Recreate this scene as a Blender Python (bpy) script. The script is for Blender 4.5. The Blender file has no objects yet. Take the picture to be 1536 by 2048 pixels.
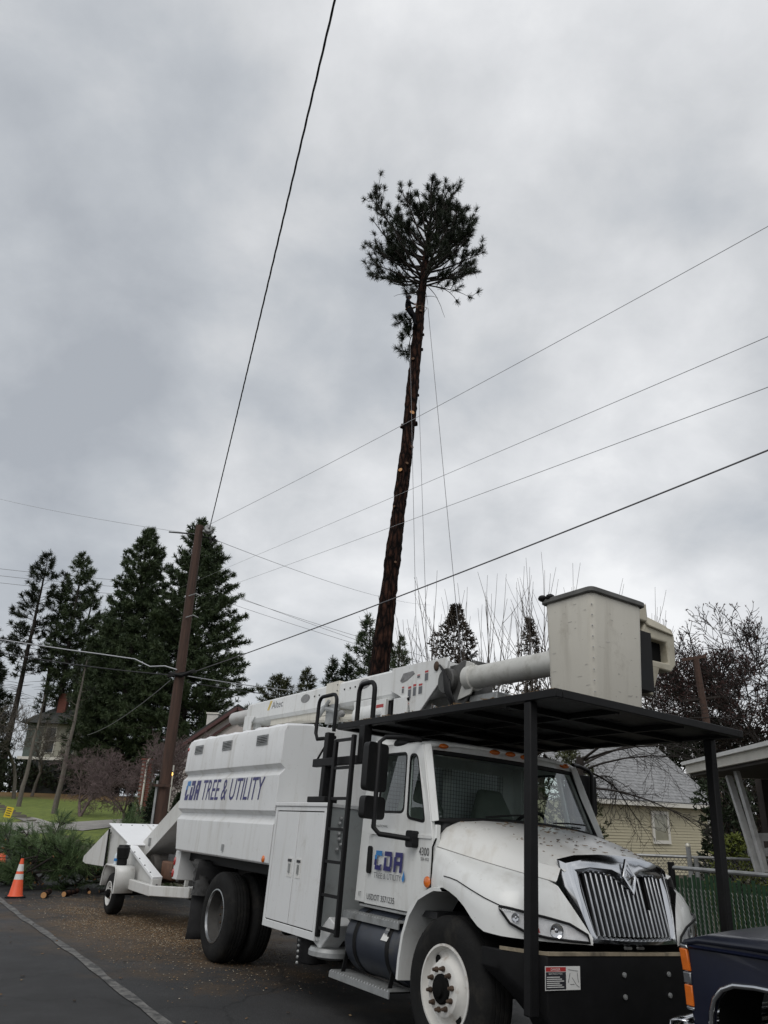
import bpy, bmesh, math, random
import numpy as np
from mathutils import Vector, Matrix
from mathutils.geometry import tessellate_polygon
R = math.radians
sc = bpy.context.scene
COL = sc.collection

# ---------------------------------------------------------------- camera
PITCH, ROLL, CAMH, FPX = R(22.25), R(2.0), 1.7, 1500.0
fw = Vector((0, math.cos(PITCH), math.sin(PITCH)))
up0 = Vector((0, -math.sin(PITCH), math.cos(PITCH)))
rt0 = Vector((1, 0, 0))
rt = rt0*math.cos(ROLL) + up0*math.sin(ROLL)
upv = -rt0*math.sin(ROLL) + up0*math.cos(ROLL)
cd = bpy.data.cameras.new('camera'); cam = bpy.data.objects.new('camera', cd); COL.objects.link(cam)
cam.matrix_world = Matrix(((rt.x, upv.x, -fw.x, 0), (rt.y, upv.y, -fw.y, 0), (rt.z, upv.z, -fw.z, CAMH), (0, 0, 0, 1)))
cd.sensor_fit = 'VERTICAL'; cd.sensor_height = 36.0; cd.sensor_width = 27.0
cd.lens = FPX/2048*36.0
cd.clip_start = 0.05; cd.clip_end = 4000
sc.camera = cam

# ---------------------------------------------------------------- sky and sun
SUN_EL, SUN_AZ = R(50), R(-165)          # azimuth from +Y, clockwise
w = bpy.data.worlds.new('World'); sc.world = w; w.use_nodes = True
nt = w.node_tree; nt.nodes.clear(); N = nt.nodes; LK = nt.links
out = N.new('ShaderNodeOutputWorld'); bg = N.new('ShaderNodeBackground'); LK.new(bg.outputs[0], out.inputs[0])
sky = N.new('ShaderNodeTexSky'); sky.sky_type = 'NISHITA'; sky.sun_disc = False
sky.sun_elevation = SUN_EL; sky.sun_rotation = SUN_AZ; sky.dust_density = 3.0
tc = N.new('ShaderNodeTexCoord'); sep = N.new('ShaderNodeSeparateXYZ'); LK.new(tc.outputs['Generated'], sep.inputs[0])
def wm(op, a, b=None, clamp=False):
    n = N.new('ShaderNodeMath'); n.operation = op; n.use_clamp = clamp
    for i, v in enumerate((a, b)):
        if v is None: continue
        if isinstance(v, (int, float)): n.inputs[i].default_value = v
        else: LK.new(v, n.inputs[i])
    return n.outputs[0]
zz = wm('ADD', wm('MAXIMUM', sep.outputs[2], 0.0), 0.55)
cx = wm('DIVIDE', sep.outputs[0], zz); cy = wm('DIVIDE', sep.outputs[1], zz)
cmb = N.new('ShaderNodeCombineXYZ'); LK.new(cx, cmb.inputs[0]); LK.new(cy, cmb.inputs[1]); cmb.inputs[2].default_value = 3.7
def wnoise(scale, detail, rough, dist, off):
    mp = N.new('ShaderNodeMapping'); mp.inputs['Location'].default_value = off; LK.new(cmb.outputs[0], mp.inputs[0])
    n = N.new('ShaderNodeTexNoise'); n.inputs['Scale'].default_value = scale; n.inputs['Detail'].default_value = detail
    n.inputs['Roughness'].default_value = rough; n.inputs['Distortion'].default_value = dist
    LK.new(mp.outputs[0], n.inputs['Vector']); return n.outputs[0]
SKO = (0.703, -3.794)
n1 = wnoise(2.1, 3.5, 0.48, 0.12, (SKO[0], SKO[1], 0)); n2 = wnoise(6.5, 6.0, 0.58, 0.15, (SKO[0]+5.1, SKO[1]+2.2, 0))
mixn = wm('ADD', wm('MULTIPLY', n1, 0.77), wm('MULTIPLY', n2, 0.23))
cr = N.new('ShaderNodeValToRGB'); LK.new(mixn, cr.inputs[0])
e = cr.color_ramp.elements
e[0].position = 0.36; e[0].color = (0.415, 0.44, 0.475, 1)
e[1].position = 0.62; e[1].color = (0.93, 0.935, 0.94, 1)
m_ = e.new(0.44); m_.color = (0.525, 0.55, 0.58, 1)
m_ = e.new(0.50); m_.color = (0.645, 0.66, 0.678, 1)
m_ = e.new(0.57); m_.color = (0.79, 0.80, 0.815, 1)
mx = N.new('ShaderNodeMix'); mx.data_type = 'RGBA'; mx.inputs[0].default_value = 0.10
skm = N.new('ShaderNodeMix'); skm.data_type = 'RGBA'; skm.blend_type = 'MULTIPLY'; skm.inputs[0].default_value = 1.0
LK.new(sky.outputs[0], skm.inputs[6]); skm.inputs[7].default_value = (0.10, 0.10, 0.10, 1)
LK.new(cr.outputs[0], mx.inputs[6]); LK.new(skm.outputs[2], mx.inputs[7])
LK.new(mx.outputs[2], bg.inputs[0]); bg.inputs[1].default_value = 1.06
sd = bpy.data.lights.new('sun', 'SUN'); sd.energy = 1.25; sd.angle = R(40); sd.color = (1.0, 0.975, 0.94)
sun = bpy.data.objects.new('sun', sd); COL.objects.link(sun)
sdir = Vector((math.sin(SUN_AZ)*math.cos(SUN_EL), math.cos(SUN_AZ)*math.cos(SUN_EL), math.sin(SUN_EL)))
sun.rotation_euler = sdir.to_track_quat('Z', 'Y').to_euler()
vs = sc.view_settings; vs.view_transform = 'Standard'; vs.look = 'None'; vs.gamma = 1.0; vs.exposure = 0.0
vs.use_curve_mapping = False

# ---------------------------------------------------------------- helpers
def ray(x, y):
    d = rt*((x-768)/FPX) - upv*((y-1024)/FPX) + fw
    return d
def at(x, y, Y):                     # the point seen in direction (x, y), Y metres down the street
    d = ray(x, y); return Vector((0, 0, CAMH)) + d*(Y/d.y)
def atz(x, y, z):
    d = ray(x, y); return Vector((0, 0, CAMH)) + d*((z-CAMH)/d.z)

TO = Vector((-0.96446, 11.32055, -0.0628))                    # truck rear axle centre on the road
TF = Vector((0.52992, -0.84805, 0)); TLf = Vector((-0.84805, -0.52992, 0))
def smooth(a, b, x):
    t = min(1, max(0, (x-a)/(b-a))); return t*t*(3-2*t)
def hgt(x, y):
    d = -((x-TO.x)*TLf.x + (y-TO.y)*TLf.y)
    lat = -0.0524*min(max(d+1.2, 0), 3.6)*(1-smooth(22, 30, y))
    rise = 0.062*min(max(y-28, 0), 44)
    return lat + rise + (0.12*smooth(2.55, 2.9, d) if True else 0)
def gpt(x, y, dz=0.0): return Vector((x, y, hgt(x, y)+dz))
def gpix(px, py, dz=0.0):
    d = ray(px, py); o = Vector((0, 0, CAMH)); a = 3.0
    prev = a
    while a < 400:
        p = o + d*a
        if p.z < hgt(p.x, p.y): break
        prev = a; a += 0.25 + a*0.004
    lo, hi = prev, a
    for _ in range(24):
        m = (lo+hi)/2; p = o + d*m
        if p.z < hgt(p.x, p.y): hi = m
        else: lo = m
    p = o+d*hi
    return Vector((p.x, p.y, hgt(p.x, p.y)+dz))

# ---------------------------------------------------------------- materials
MATS = {}
def mat(name, col, rough=0.55, metal=0.0, var=0.12, scale=6.0, bump=0.0, bscale=None, dirt=None, spec=0.5, coat=0.0, detail=4.0, stretch=None, emit=None):
    if name in MATS: return MATS[name]
    m = bpy.data.materials.new(name); m.use_nodes = True; MATS[name] = m
    t = m.node_tree; b = t.nodes['Principled BSDF']; L = t.links
    b.inputs['Roughness'].default_value = rough; b.inputs['Metallic'].default_value = metal
    b.inputs['Specular IOR Level'].default_value = spec; b.inputs['Coat Weight'].default_value = coat
    c = t.nodes.new('ShaderNodeTexCoord'); src = c.outputs['Object']
    if stretch:
        mp = t.nodes.new('ShaderNodeMapping'); mp.inputs['Scale'].default_value = stretch; L.new(src, mp.inputs[0]); src = mp.outputs[0]
    n = t.nodes.new('ShaderNodeTexNoise'); n.inputs['Scale'].default_value = scale; n.inputs['Detail'].default_value = detail
    n.inputs['Roughness'].default_value = 0.6; L.new(src, n.inputs['Vector'])
    r = t.nodes.new('ShaderNodeValToRGB'); L.new(n.outputs[0], r.inputs[0])
    r.color_ramp.elements[0].position = 0.28; r.color_ramp.elements[1].position = 0.72
    r.color_ramp.elements[0].color = tuple(max(0, v*(1-var)) for v in col)+(1,)
    r.color_ramp.elements[1].color = tuple(min(1, v*(1+var)) for v in col)+(1,)
    colout = r.outputs[0]
    if dirt:
        dc, amt, dsc, thr = dirt
        n2 = t.nodes.new('ShaderNodeTexNoise'); n2.inputs['Scale'].default_value = dsc; n2.inputs['Detail'].default_value = 6
        n2.inputs['Roughness'].default_value = 0.68; L.new(src, n2.inputs['Vector'])
        rr = t.nodes.new('ShaderNodeValToRGB'); L.new(n2.outputs[0], rr.inputs[0])
        rr.color_ramp.elements[0].position = thr; rr.color_ramp.elements[0].color = (0, 0, 0, 1)
        rr.color_ramp.elements[1].position = min(1, thr+0.16); rr.color_ramp.elements[1].color = (amt, amt, amt, 1)
        mxn = t.nodes.new('ShaderNodeMix'); mxn.data_type = 'RGBA'; L.new(rr.outputs[0], mxn.inputs[0])
        L.new(colout, mxn.inputs[6]); mxn.inputs[7].default_value = tuple(dc)+(1,); colout = mxn.outputs[2]
    L.new(colout, b.inputs['Base Color'])
    if bump > 0:
        n3 = t.nodes.new('ShaderNodeTexNoise'); n3.inputs['Scale'].default_value = bscale or scale*4; n3.inputs['Detail'].default_value = 5
        L.new(src, n3.inputs['Vector'])
        bp = t.nodes.new('ShaderNodeBump'); bp.inputs['Strength'].default_value = bump; bp.inputs['Distance'].default_value = 0.02
        L.new(n3.outputs[0], bp.inputs['Height']); L.new(bp.outputs[0], b.inputs['Normal'])
    if emit:
        b.inputs['Emission Color'].default_value = tuple(emit[0])+(1,); b.inputs['Emission Strength'].default_value = emit[1]
    return m
def glass(name, tint, mixf=0.12, rough=0.02):
    if name in MATS: return MATS[name]
    m = bpy.data.materials.new(name); m.use_nodes = True; MATS[name] = m
    t = m.node_tree; t.nodes.clear(); L = t.links
    o = t.nodes.new('ShaderNodeOutputMaterial'); tr = t.nodes.new('ShaderNodeBsdfTransparent'); gl = t.nodes.new('ShaderNodeBsdfGlossy')
    tr.inputs[0].default_value = tuple(tint)+(1,); gl.inputs['Roughness'].default_value = rough; gl.inputs[0].default_value = (0.9, 0.93, 0.95, 1)
    lw0 = t.nodes.new('ShaderNodeLayerWeight'); lw0.inputs[0].default_value = 0.5; lw = t.nodes.new('ShaderNodeMath'); lw.operation = 'POWER'; lw.inputs[1].default_value = 4.0; L.new(lw0.outputs['Facing'], lw.inputs[0])
    ad = t.nodes.new('ShaderNodeMath'); ad.operation = 'ADD'; ad.use_clamp = True; ad.inputs[1].default_value = mixf; L.new(lw.outputs[0], ad.inputs[0])
    mx = t.nodes.new('ShaderNodeMixShader'); L.new(ad.outputs[0], mx.inputs[0]); L.new(tr.outputs[0], mx.inputs[1]); L.new(gl.outputs[0], mx.inputs[2])
    L.new(mx.outputs[0], o.inputs[0]); return m
def workpaint(name, col, rough=.4, grime=1.0, gcol=(.30, .27, .21), coat=.15):
    if name in MATS: return MATS[name]
    m = bpy.data.materials.new(name); m.use_nodes = True; MATS[name] = m
    t = m.node_tree; b = t.nodes['Principled BSDF']; L = t.links; c = t.nodes.new('ShaderNodeTexCoord')
    def noise(sc_, det, ro, stretch=None):
        src = c.outputs['Object']
        if stretch:
            mp = t.nodes.new('ShaderNodeMapping'); mp.inputs['Scale'].default_value = stretch; L.new(src, mp.inputs[0]); src = mp.outputs[0]
        n = t.nodes.new('ShaderNodeTexNoise'); n.inputs['Scale'].default_value = sc_; n.inputs['Detail'].default_value = det; n.inputs['Roughness'].default_value = ro
        L.new(src, n.inputs['Vector']); return n.outputs[0]
    def ramp(src, p0, v0, p1, v1):
        r = t.nodes.new('ShaderNodeValToRGB'); L.new(src, r.inputs[0]); e = r.color_ramp.elements; e[0].position = p0; e[0].color = (v0, v0, v0, 1); e[1].position = p1; e[1].color = (v1, v1, v1, 1); return r.outputs[0]
    def mix(f, a, bc, mode='MIX'):
        x = t.nodes.new('ShaderNodeMix'); x.data_type = 'RGBA'; x.blend_type = mode; L.new(f, x.inputs[0])
        if isinstance(a, tuple): x.inputs[6].default_value = a+(1,)
        else: L.new(a, x.inputs[6])
        x.inputs[7].default_value = tuple(bc)+(1,); return x.outputs[2]
    k = mix(ramp(noise(1.1, 5, .6), .35, 0, .7, .22*grime), tuple(col), tuple(v*.72 for v in col))
    k = mix(ramp(noise(7, 6, .62, (1.0, 1.0, .09)), .52, 0, .78, .42*grime), k, gcol)
    k = mix(ramp(noise(3.3, 8, .75), .57, 0, .72, .38*grime), k, gcol)
    k = mix(ramp(noise(38, 3, .6), .68, 0, .74, .35*grime), k, (.16, .14, .11))
    L.new(k, b.inputs['Base Color']); L.new(ramp(noise(2.2, 6, .7), .3, rough*.75, .7, min(1, rough*1.6)), b.inputs['Roughness']); b.inputs['Coat Weight'].default_value = coat; b.inputs['Coat Roughness'].default_value = .12
    return m
def barkmat(name, c0, c1, crack, sc_=(7, 7, 1.6)):
    if name in MATS: return MATS[name]
    m = bpy.data.materials.new(name); m.use_nodes = True; MATS[name] = m
    t = m.node_tree; b = t.nodes['Principled BSDF']; L = t.links; c = t.nodes.new('ShaderNodeTexCoord'); mp = t.nodes.new('ShaderNodeMapping'); mp.inputs['Scale'].default_value = sc_; L.new(c.outputs['Object'], mp.inputs[0])
    nz = t.nodes.new('ShaderNodeTexNoise'); nz.inputs['Scale'].default_value = 1.3; nz.inputs['Detail'].default_value = 4; L.new(mp.outputs[0], nz.inputs['Vector'])
    ad = t.nodes.new('ShaderNodeVectorMath'); ad.operation = 'MULTIPLY_ADD'; ad.inputs[1].default_value = (.7, .7, .7); L.new(nz.outputs['Color'], ad.inputs[0]); L.new(mp.outputs[0], ad.inputs[2])
    vo = t.nodes.new('ShaderNodeTexVoronoi'); vo.feature = 'DISTANCE_TO_EDGE'; vo.inputs['Scale'].default_value = 1.0; L.new(ad.outputs[0], vo.inputs['Vector'])
    r = t.nodes.new('ShaderNodeValToRGB'); L.new(vo.outputs['Distance'], r.inputs[0]); e = r.color_ramp.elements; e[0].position = .03; e[0].color = tuple(crack)+(1,); e[1].position = .35; e[1].color = tuple(c1)+(1,); q = e.new(.12); q.color = tuple(c0)+(1,)
    n2 = t.nodes.new('ShaderNodeTexNoise'); n2.inputs['Scale'].default_value = 6; n2.inputs['Detail'].default_value = 6; L.new(c.outputs['Object'], n2.inputs['Vector'])
    r2 = t.nodes.new('ShaderNodeValToRGB'); L.new(n2.outputs[0], r2.inputs[0]); r2.color_ramp.elements[0].position = .3; r2.color_ramp.elements[0].color = (.45, .45, .45, 1); r2.color_ramp.elements[1].position = .7; r2.color_ramp.elements[1].color = (1.4, 1.4, 1.4, 1)
    x = t.nodes.new('ShaderNodeMix'); x.data_type = 'RGBA'; x.blend_type = 'MULTIPLY'; x.inputs[0].default_value = 1; L.new(r.outputs[0], x.inputs[6]); L.new(r2.outputs[0], x.inputs[7]); L.new(x.outputs[2], b.inputs['Base Color'])
    b.inputs['Roughness'].default_value = .95; b.inputs['Specular IOR Level'].default_value = .1
    bp = t.nodes.new('ShaderNodeBump'); bp.inputs['Strength'].default_value = 1.0; bp.inputs['Distance'].default_value = .05; L.new(vo.outputs['Distance'], bp.inputs['Height']); L.new(bp.outputs[0], b.inputs['Normal'])
    return m
def leafmat(name, a, b_, rough=0.6, trans=0.15):
    if name in MATS: return MATS[name]
    m = bpy.data.materials.new(name); m.use_nodes = True; MATS[name] = m
    t = m.node_tree; b = t.nodes['Principled BSDF']; L = t.links
    c = t.nodes.new('ShaderNodeTexCoord'); n = t.nodes.new('ShaderNodeTexNoise'); n.inputs['Scale'].default_value = 0.9; n.inputs['Detail'].default_value = 5
    n.inputs['Roughness'].default_value = 0.75
    L.new(c.outputs['Object'], n.inputs['Vector'])
    r = t.nodes.new('ShaderNodeValToRGB'); L.new(n.outputs[0], r.inputs[0])
    r.color_ramp.elements[0].position = 0.32; r.color_ramp.elements[1].position = 0.68
    r.color_ramp.elements[0].color = tuple(a)+(1,); r.color_ramp.elements[1].color = tuple(b_)+(1,)
    L.new(r.outputs[0], b.inputs['Base Color']); b.inputs['Roughness'].default_value = rough; b.inputs['Specular IOR Level'].default_value = 0.25
    return m

# ---------------------------------------------------------------- mesh building
class MB:
    def __init__(s, flip=False): s.v = []; s.f = []; s.mi = []; s.flip = flip; s.cur = 0
    def mat(s, i): s.cur = i; return s
    def face(s, idx): s.f.append(tuple(idx)); s.mi.append(s.cur)
    def add(s, pts):
        b = len(s.v); s.v.extend([tuple(p) for p in pts]); return b
    def quad(s, *p): b = s.add(p); s.face(range(b, b+len(p))); return s
    def hexa(s, p):
        b = s.add(p)
        for q in ((0, 3, 2, 1), (4, 5, 6, 7), (0, 1, 5, 4), (1, 2, 6, 5), (2, 3, 7, 6), (3, 0, 4, 7)): s.face([b+i for i in q])
        return s
    def box(s, x0, x1, y0, y1, z0, z1):
        return s.hexa([(x0, y0, z0), (x1, y0, z0), (x1, y1, z0), (x0, y1, z0), (x0, y0, z1), (x1, y0, z1), (x1, y1, z1), (x0, y1, z1)])
    def bar(s, a, b, w, h, up=(0, 0, 1)):
        a = Vector(a); b = Vector(b); d = (b-a).normalized(); u = Vector(up)
        if abs(d.dot(u)) > 0.98: u = Vector((1, 0, 0))
        sd_ = d.cross(u).normalized(); u = sd_.cross(d).normalized()
        sd_ *= w/2; u *= h/2
        return s.hexa([a-sd_-u, a+sd_-u, a+sd_+u, a-sd_+u, b-sd_-u, b+sd_-u, b+sd_+u, b-sd_+u])
    def loft(s, rings, closed=True, cap=False):
        n = len(rings[0]); b = s.add([p for r_ in rings for p in r_])
        for i in range(len(rings)-1):
            for j in range(n if closed else n-1):
                k = (j+1) % n
                s.face((b+i*n+j, b+i*n+k, b+(i+1)*n+k, b+(i+1)*n+j))
        if cap:
            s.face([b+j for j in range(n)][::-1]); s.face([b+(len(rings)-1)*n+j for j in range(n)])
        return s
    def tube(s, pts, rad, n=8, cap=True):
        pts = [Vector(p) for p in pts]
        if isinstance(rad, (int, float)): rad = [rad]*len(pts)
        rings = []; u = None
        for i, p in enumerate(pts):
            d = (pts[min(i+1, len(pts)-1)]-pts[max(i-1, 0)])
            d = d.normalized() if d.length > 1e-9 else Vector((0, 0, 1))
            if u is None:
                u = d.orthogonal().normalized()
            else:
                u = (u - d*u.dot(d)); u = u.normalized() if u.length > 1e-6 else d.orthogonal().normalized()
            v = d.cross(u)
            rings.append([p + (u*math.cos(2*math.pi*k/n) + v*math.sin(2*math.pi*k/n))*rad[i] for k in range(n)])
        return s.loft(rings, True, cap)
    def lathe(s, prof, c, axis=(0, 1, 0), n=32):
        c = Vector(c); a = Vector(axis).normalized(); u = a.orthogonal().normalized(); v = a.cross(u)
        rings = [[c + a*h + (u*math.cos(2*math.pi*k/n)+v*math.sin(2*math.pi*k/n))*max(r, 1e-4) for k in range(n)] for r, h in prof]
        return s.loft(rings, True, False)
    def plate(s, loops, fn, th):
        allp = [p for l in loops for p in l]
        tris = tessellate_polygon([[Vector((p[0], p[1], 0)) for p in l] for l in loops])
        b0 = s.add([fn(p[0], p[1], 0) for p in allp]); b1 = s.add([fn(p[0], p[1], th) for p in allp])
        for t_ in tris: s.face([b0+i for i in t_]); s.face([b1+i for i in reversed(t_)])
        o = 0
        for l in loops:
            n = len(l)
            for j in range(n):
                k = (j+1) % n; s.face((b0+o+j, b0+o+k, b1+o+k, b1+o+j))
            o += n
        return s
    def prism(s, poly, fn, a, b): return s.plate([poly], lambda u, v, t_: fn(u, v, a if t_ == 0 else b), 1)
    def flat(s, loop, fn):
        tris = tessellate_polygon([[Vector((p[0], p[1], 0)) for p in loop]]); b0 = s.add([fn(p[0], p[1], 0) for p in loop])
        for t_ in tris: s.face([b0+i for i in t_])
        return s
    def sphere(s, c, r, n=12, m=8, sc_=(1, 1, 1)):
        rings = []
        for i in range(m+1):
            th = math.pi*i/m; rr = max(math.sin(th), 1e-3)
            rings.append([(c[0]+r*sc_[0]*rr*math.cos(2*math.pi*k/n), c[1]+r*sc_[1]*rr*math.sin(2*math.pi*k/n), c[2]+r*sc_[2]*math.cos(th)) for k in range(n)])
        return s.loft(rings, True, False)
    def mesh(s, name, mats, smooth=None, merge=0.0):
        me = bpy.data.meshes.new(name)
        vv = [(p[0], -p[1], p[2]) for p in s.v] if s.flip else s.v
        me.from_pydata(vv, [], s.f)
        for m in (mats if isinstance(mats, (list, tuple)) else [mats]): me.materials.append(m)
        me.polygons.foreach_set('material_index', s.mi)
        bm = bmesh.new(); bm.from_mesh(me)
        if merge: bmesh.ops.remove_doubles(bm, verts=bm.verts, dist=merge)
        bmesh.ops.recalc_face_normals(bm, faces=bm.faces); bm.to_mesh(me); bm.free()
        if smooth is not None:
            me.shade_smooth(); me.set_sharp_from_angle(angle=R(smooth))
        me.update(); return me
    def build(s, name, mats, parent=None, bevel=0.0, smooth=30, merge=0.0, seg=2):
        me = s.mesh(name, mats, smooth, merge); o = bpy.data.objects.new(name, me); COL.objects.link(o)
        if parent is not None: o.parent = parent
        if bevel:
            b = o.modifiers.new('bevel', 'BEVEL'); b.width = bevel; b.segments = seg; b.limit_method = 'ANGLE'; b.angle_limit = R(35); b.harden_normals = False
        return o
def tag(o, label=None, cat=None, group=None, kind=None):
    if label: o['label'] = label
    if cat: o['category'] = cat
    if group: o['group'] = group
    if kind: o['kind'] = kind
    return o
def empty(name, loc=(0, 0, 0), mtx=None):
    o = bpy.data.objects.new(name, None); COL.objects.link(o); o.empty_display_size = 0.2
    if mtx is not None: o.matrix_world = mtx
    else: o.location = loc
    return o
def link_mesh(name, me, parent=None, mtx=None):
    o = bpy.data.objects.new(name, me); COL.objects.link(o)
    if parent is not None: o.parent = parent
    if mtx is not None: o.matrix_local = mtx
    return o
def fast(name, V, T, mats, parent=None, mi=None, smooth=False):
    V = np.asarray(V, np.float32); T = np.asarray(T, np.int32); k = T.shape[1]
    me = bpy.data.meshes.new(name); me.vertices.add(len(V)); me.vertices.foreach_set('co', V.ravel())
    me.loops.add(T.size); me.loops.foreach_set('vertex_index', T.ravel())
    me.polygons.add(len(T)); me.polygons.foreach_set('loop_start', np.arange(0, T.size, k, dtype=np.int32))
    if mi is not None: me.polygons.foreach_set('material_index', np.asarray(mi, np.int32))
    for m in (mats if isinstance(mats, (list, tuple)) else [mats]): me.materials.append(m)
    me.update(calc_edges=True); me.validate()
    if smooth: me.shade_smooth()
    o = bpy.data.objects.new(name, me); COL.objects.link(o)
    if parent is not None: o.parent = parent
    return o
def seg_arrays(S, n=4):              # S: list of (p0, p1, r0, r1) -> tapered sticks
    A = np.array([list(s[0])+list(s[1])+[s[2], s[3]] for s in S], np.float64).reshape(-1, 8)
    p0, p1, r0, r1 = A[:, :3], A[:, 3:6], A[:, 6], A[:, 7]
    d = p1-p0; d /= np.maximum(np.linalg.norm(d, axis=1, keepdims=True), 1e-9)
    h = np.where(np.abs(d[:, 2:3]) > 0.9, np.array([[1., 0, 0]]), np.array([[0, 0, 1.]]))
    u = np.cross(d, h); u /= np.linalg.norm(u, axis=1, keepdims=True); v = np.cross(d, u)
    V = np.zeros((len(A), 2*n, 3))
    for k in range(n):
        c, s_ = math.cos(2*math.pi*k/n), math.sin(2*math.pi*k/n); o = u*c+v*s_
        V[:, k] = p0+o*r0[:, None]; V[:, n+k] = p1+o*r1[:, None]
    q = np.array([[k, (k+1) % n, n+(k+1) % n, n+k] for k in range(n)])
    F = (np.arange(len(A))*2*n)[:, None, None] + q[None]
    return V.reshape(-1, 3), F.reshape(-1, 4)
def blade_arrays(P, D, Lh, W, rng):  # thin two-triangle needles: quads tapered
    n = len(P); r = rng.normal(size=(n, 3)); s_ = np.cross(D, r); s_ /= np.maximum(np.linalg.norm(s_, axis=1, keepdims=True), 1e-6)
    tip = P + D*Lh[:, None]
    V = np.stack([P - s_*W[:, None]*0.5, P + s_*W[:, None]*0.5, tip + s_*W[:, None]*0.22, tip - s_*W[:, None]*0.22], 1).reshape(-1, 3)
    F = (np.arange(n)*4)[:, None] + np.arange(4)[None]
    return V, F
def text2d(s, font_shear=0.0, bold=0.0):
    c = bpy.data.curves.new('txt', 'FONT'); c.body = s; c.shear = font_shear; c.offset = bold; c.resolution_u = 3
    o = bpy.data.objects.new('txt', c); COL.objects.link(o)
    dg = bpy.context.evaluated_depsgraph_get(); me = bpy.data.meshes.new_from_object(o.evaluated_get(dg))
    V = [tuple(v.co) for v in me.vertices]; F = [tuple(p.vertices) for p in me.polygons]
    bpy.data.objects.remove(o); bpy.data.curves.remove(c); bpy.data.meshes.remove(me)
    xs = [v[0] for v in V]; ys = [v[1] for v in V]
    x0, x1, y0, y1 = min(xs), max(xs), min(ys), max(ys)
    return [((v[0]-x0)/(x1-x0), (v[1]-y0)/(y1-y0)) for v in V], F
def put_text(mb, s, fn, w, h, shear=0.0, bold=0.0):   # fn(u, v) -> point, u in 0..w, v in 0..h
    V, F = text2d(s, 0, bold); b = mb.add([fn(v[0]*w + shear*v[1]*h, v[1]*h) for v in V])
    for f in F: mb.face([b+i for i in f])
    return mb

# ================================================================ SETTING
random.seed(7); rng = np.random.default_rng(7)
def loc(k, d, dz=0.0):               # k metres behind the rear axle, d metres towards the kerb
    p = TO - TF*k - TLf*d
    return Vector((p.x, p.y, hgt(p.x, p.y)+dz))

def ground_material():
    m = bpy.data.materials.new('ground'); m.use_nodes = True; t = m.node_tree; b = t.nodes['Principled BSDF']; L = t.links
    c = t.nodes.new('ShaderNodeTexCoord')
    def noise(sc_, det, ro=0.6):
        n = t.nodes.new('ShaderNodeTexNoise'); n.inputs['Scale'].default_value = sc_; n.inputs['Detail'].default_value = det; n.inputs['Roughness'].default_value = ro
        L.new(c.outputs['Object'], n.inputs['Vector']); return n.outputs[0]
    r = t.nodes.new('ShaderNodeValToRGB'); L.new(noise(1.3, 8), r.inputs[0])
    e = r.color_ramp.elements; e[0].position = .3; e[0].color = (.035, .03, .022, 1); e[1].position = .7; e[1].color = (.09, .075, .05, 1)
    L.new(r.outputs[0], b.inputs['Base Color']); b.inputs['Roughness'].default_value = .95
    return m
def lawn_material():
    m = bpy.data.materials.new('lawn'); m.use_nodes = True; t = m.node_tree; b = t.nodes['Principled BSDF']; L = t.links
    c = t.nodes.new('ShaderNodeTexCoord')
    def noise(sc_, det, ro=0.6):
        n = t.nodes.new('ShaderNodeTexNoise'); n.inputs['Scale'].default_value = sc_; n.inputs['Detail'].default_value = det; n.inputs['Roughness'].default_value = ro
        L.new(c.outputs['Object'], n.inputs['Vector']); return n.outputs[0]
    r = t.nodes.new('ShaderNodeValToRGB'); L.new(noise(2.2, 8, .7), r.inputs[0])
    e = r.color_ramp.elements; e[0].position = .3; e[0].color = (.065, .10, .016, 1); e[1].position = .7; e[1].color = (.17, .21, .032, 1)
    r2 = t.nodes.new('ShaderNodeValToRGB'); L.new(noise(6, 6, .75), r2.inputs[0])
    e = r2.color_ramp.elements; e[0].position = .3; e[0].color = (.09, .055, .02, 1); e[1].position = .7; e[1].color = (.22, .13, .04, 1)
    sp = t.nodes.new('ShaderNodeSeparateXYZ'); L.new(c.outputs['Object'], sp.inputs[0])
    mr = t.nodes.new('ShaderNodeMapRange'); L.new(sp.outputs[1], mr.inputs[0]); mr.inputs[1].default_value = 60; mr.inputs[2].default_value = 72
    n = noise(.35, 6, .7)
    ad = t.nodes.new('ShaderNodeMath'); ad.operation = 'ADD'; L.new(mr.outputs[0], ad.inputs[0]); L.new(n, ad.inputs[1])
    rr = t.nodes.new('ShaderNodeValToRGB'); L.new(ad.outputs[0], rr.inputs[0]); rr.color_ramp.elements[0].position = .66; rr.color_ramp.elements[1].position = 1.0
    mx = t.nodes.new('ShaderNodeMix'); mx.data_type = 'RGBA'; L.new(rr.outputs[0], mx.inputs[0]); L.new(r.outputs[0], mx.inputs[6]); L.new(r2.outputs[0], mx.inputs[7])
    L.new(mx.outputs[2], b.inputs['Base Color']); b.inputs['Roughness'].default_value = .9
    bp = t.nodes.new('ShaderNodeBump'); bp.inputs['Strength'].default_value = .7; bp.inputs['Distance'].default_value = .06; L.new(noise(9, 5), bp.inputs['Height']); L.new(bp.outputs[0], b.inputs['Normal'])
    return m
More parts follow.
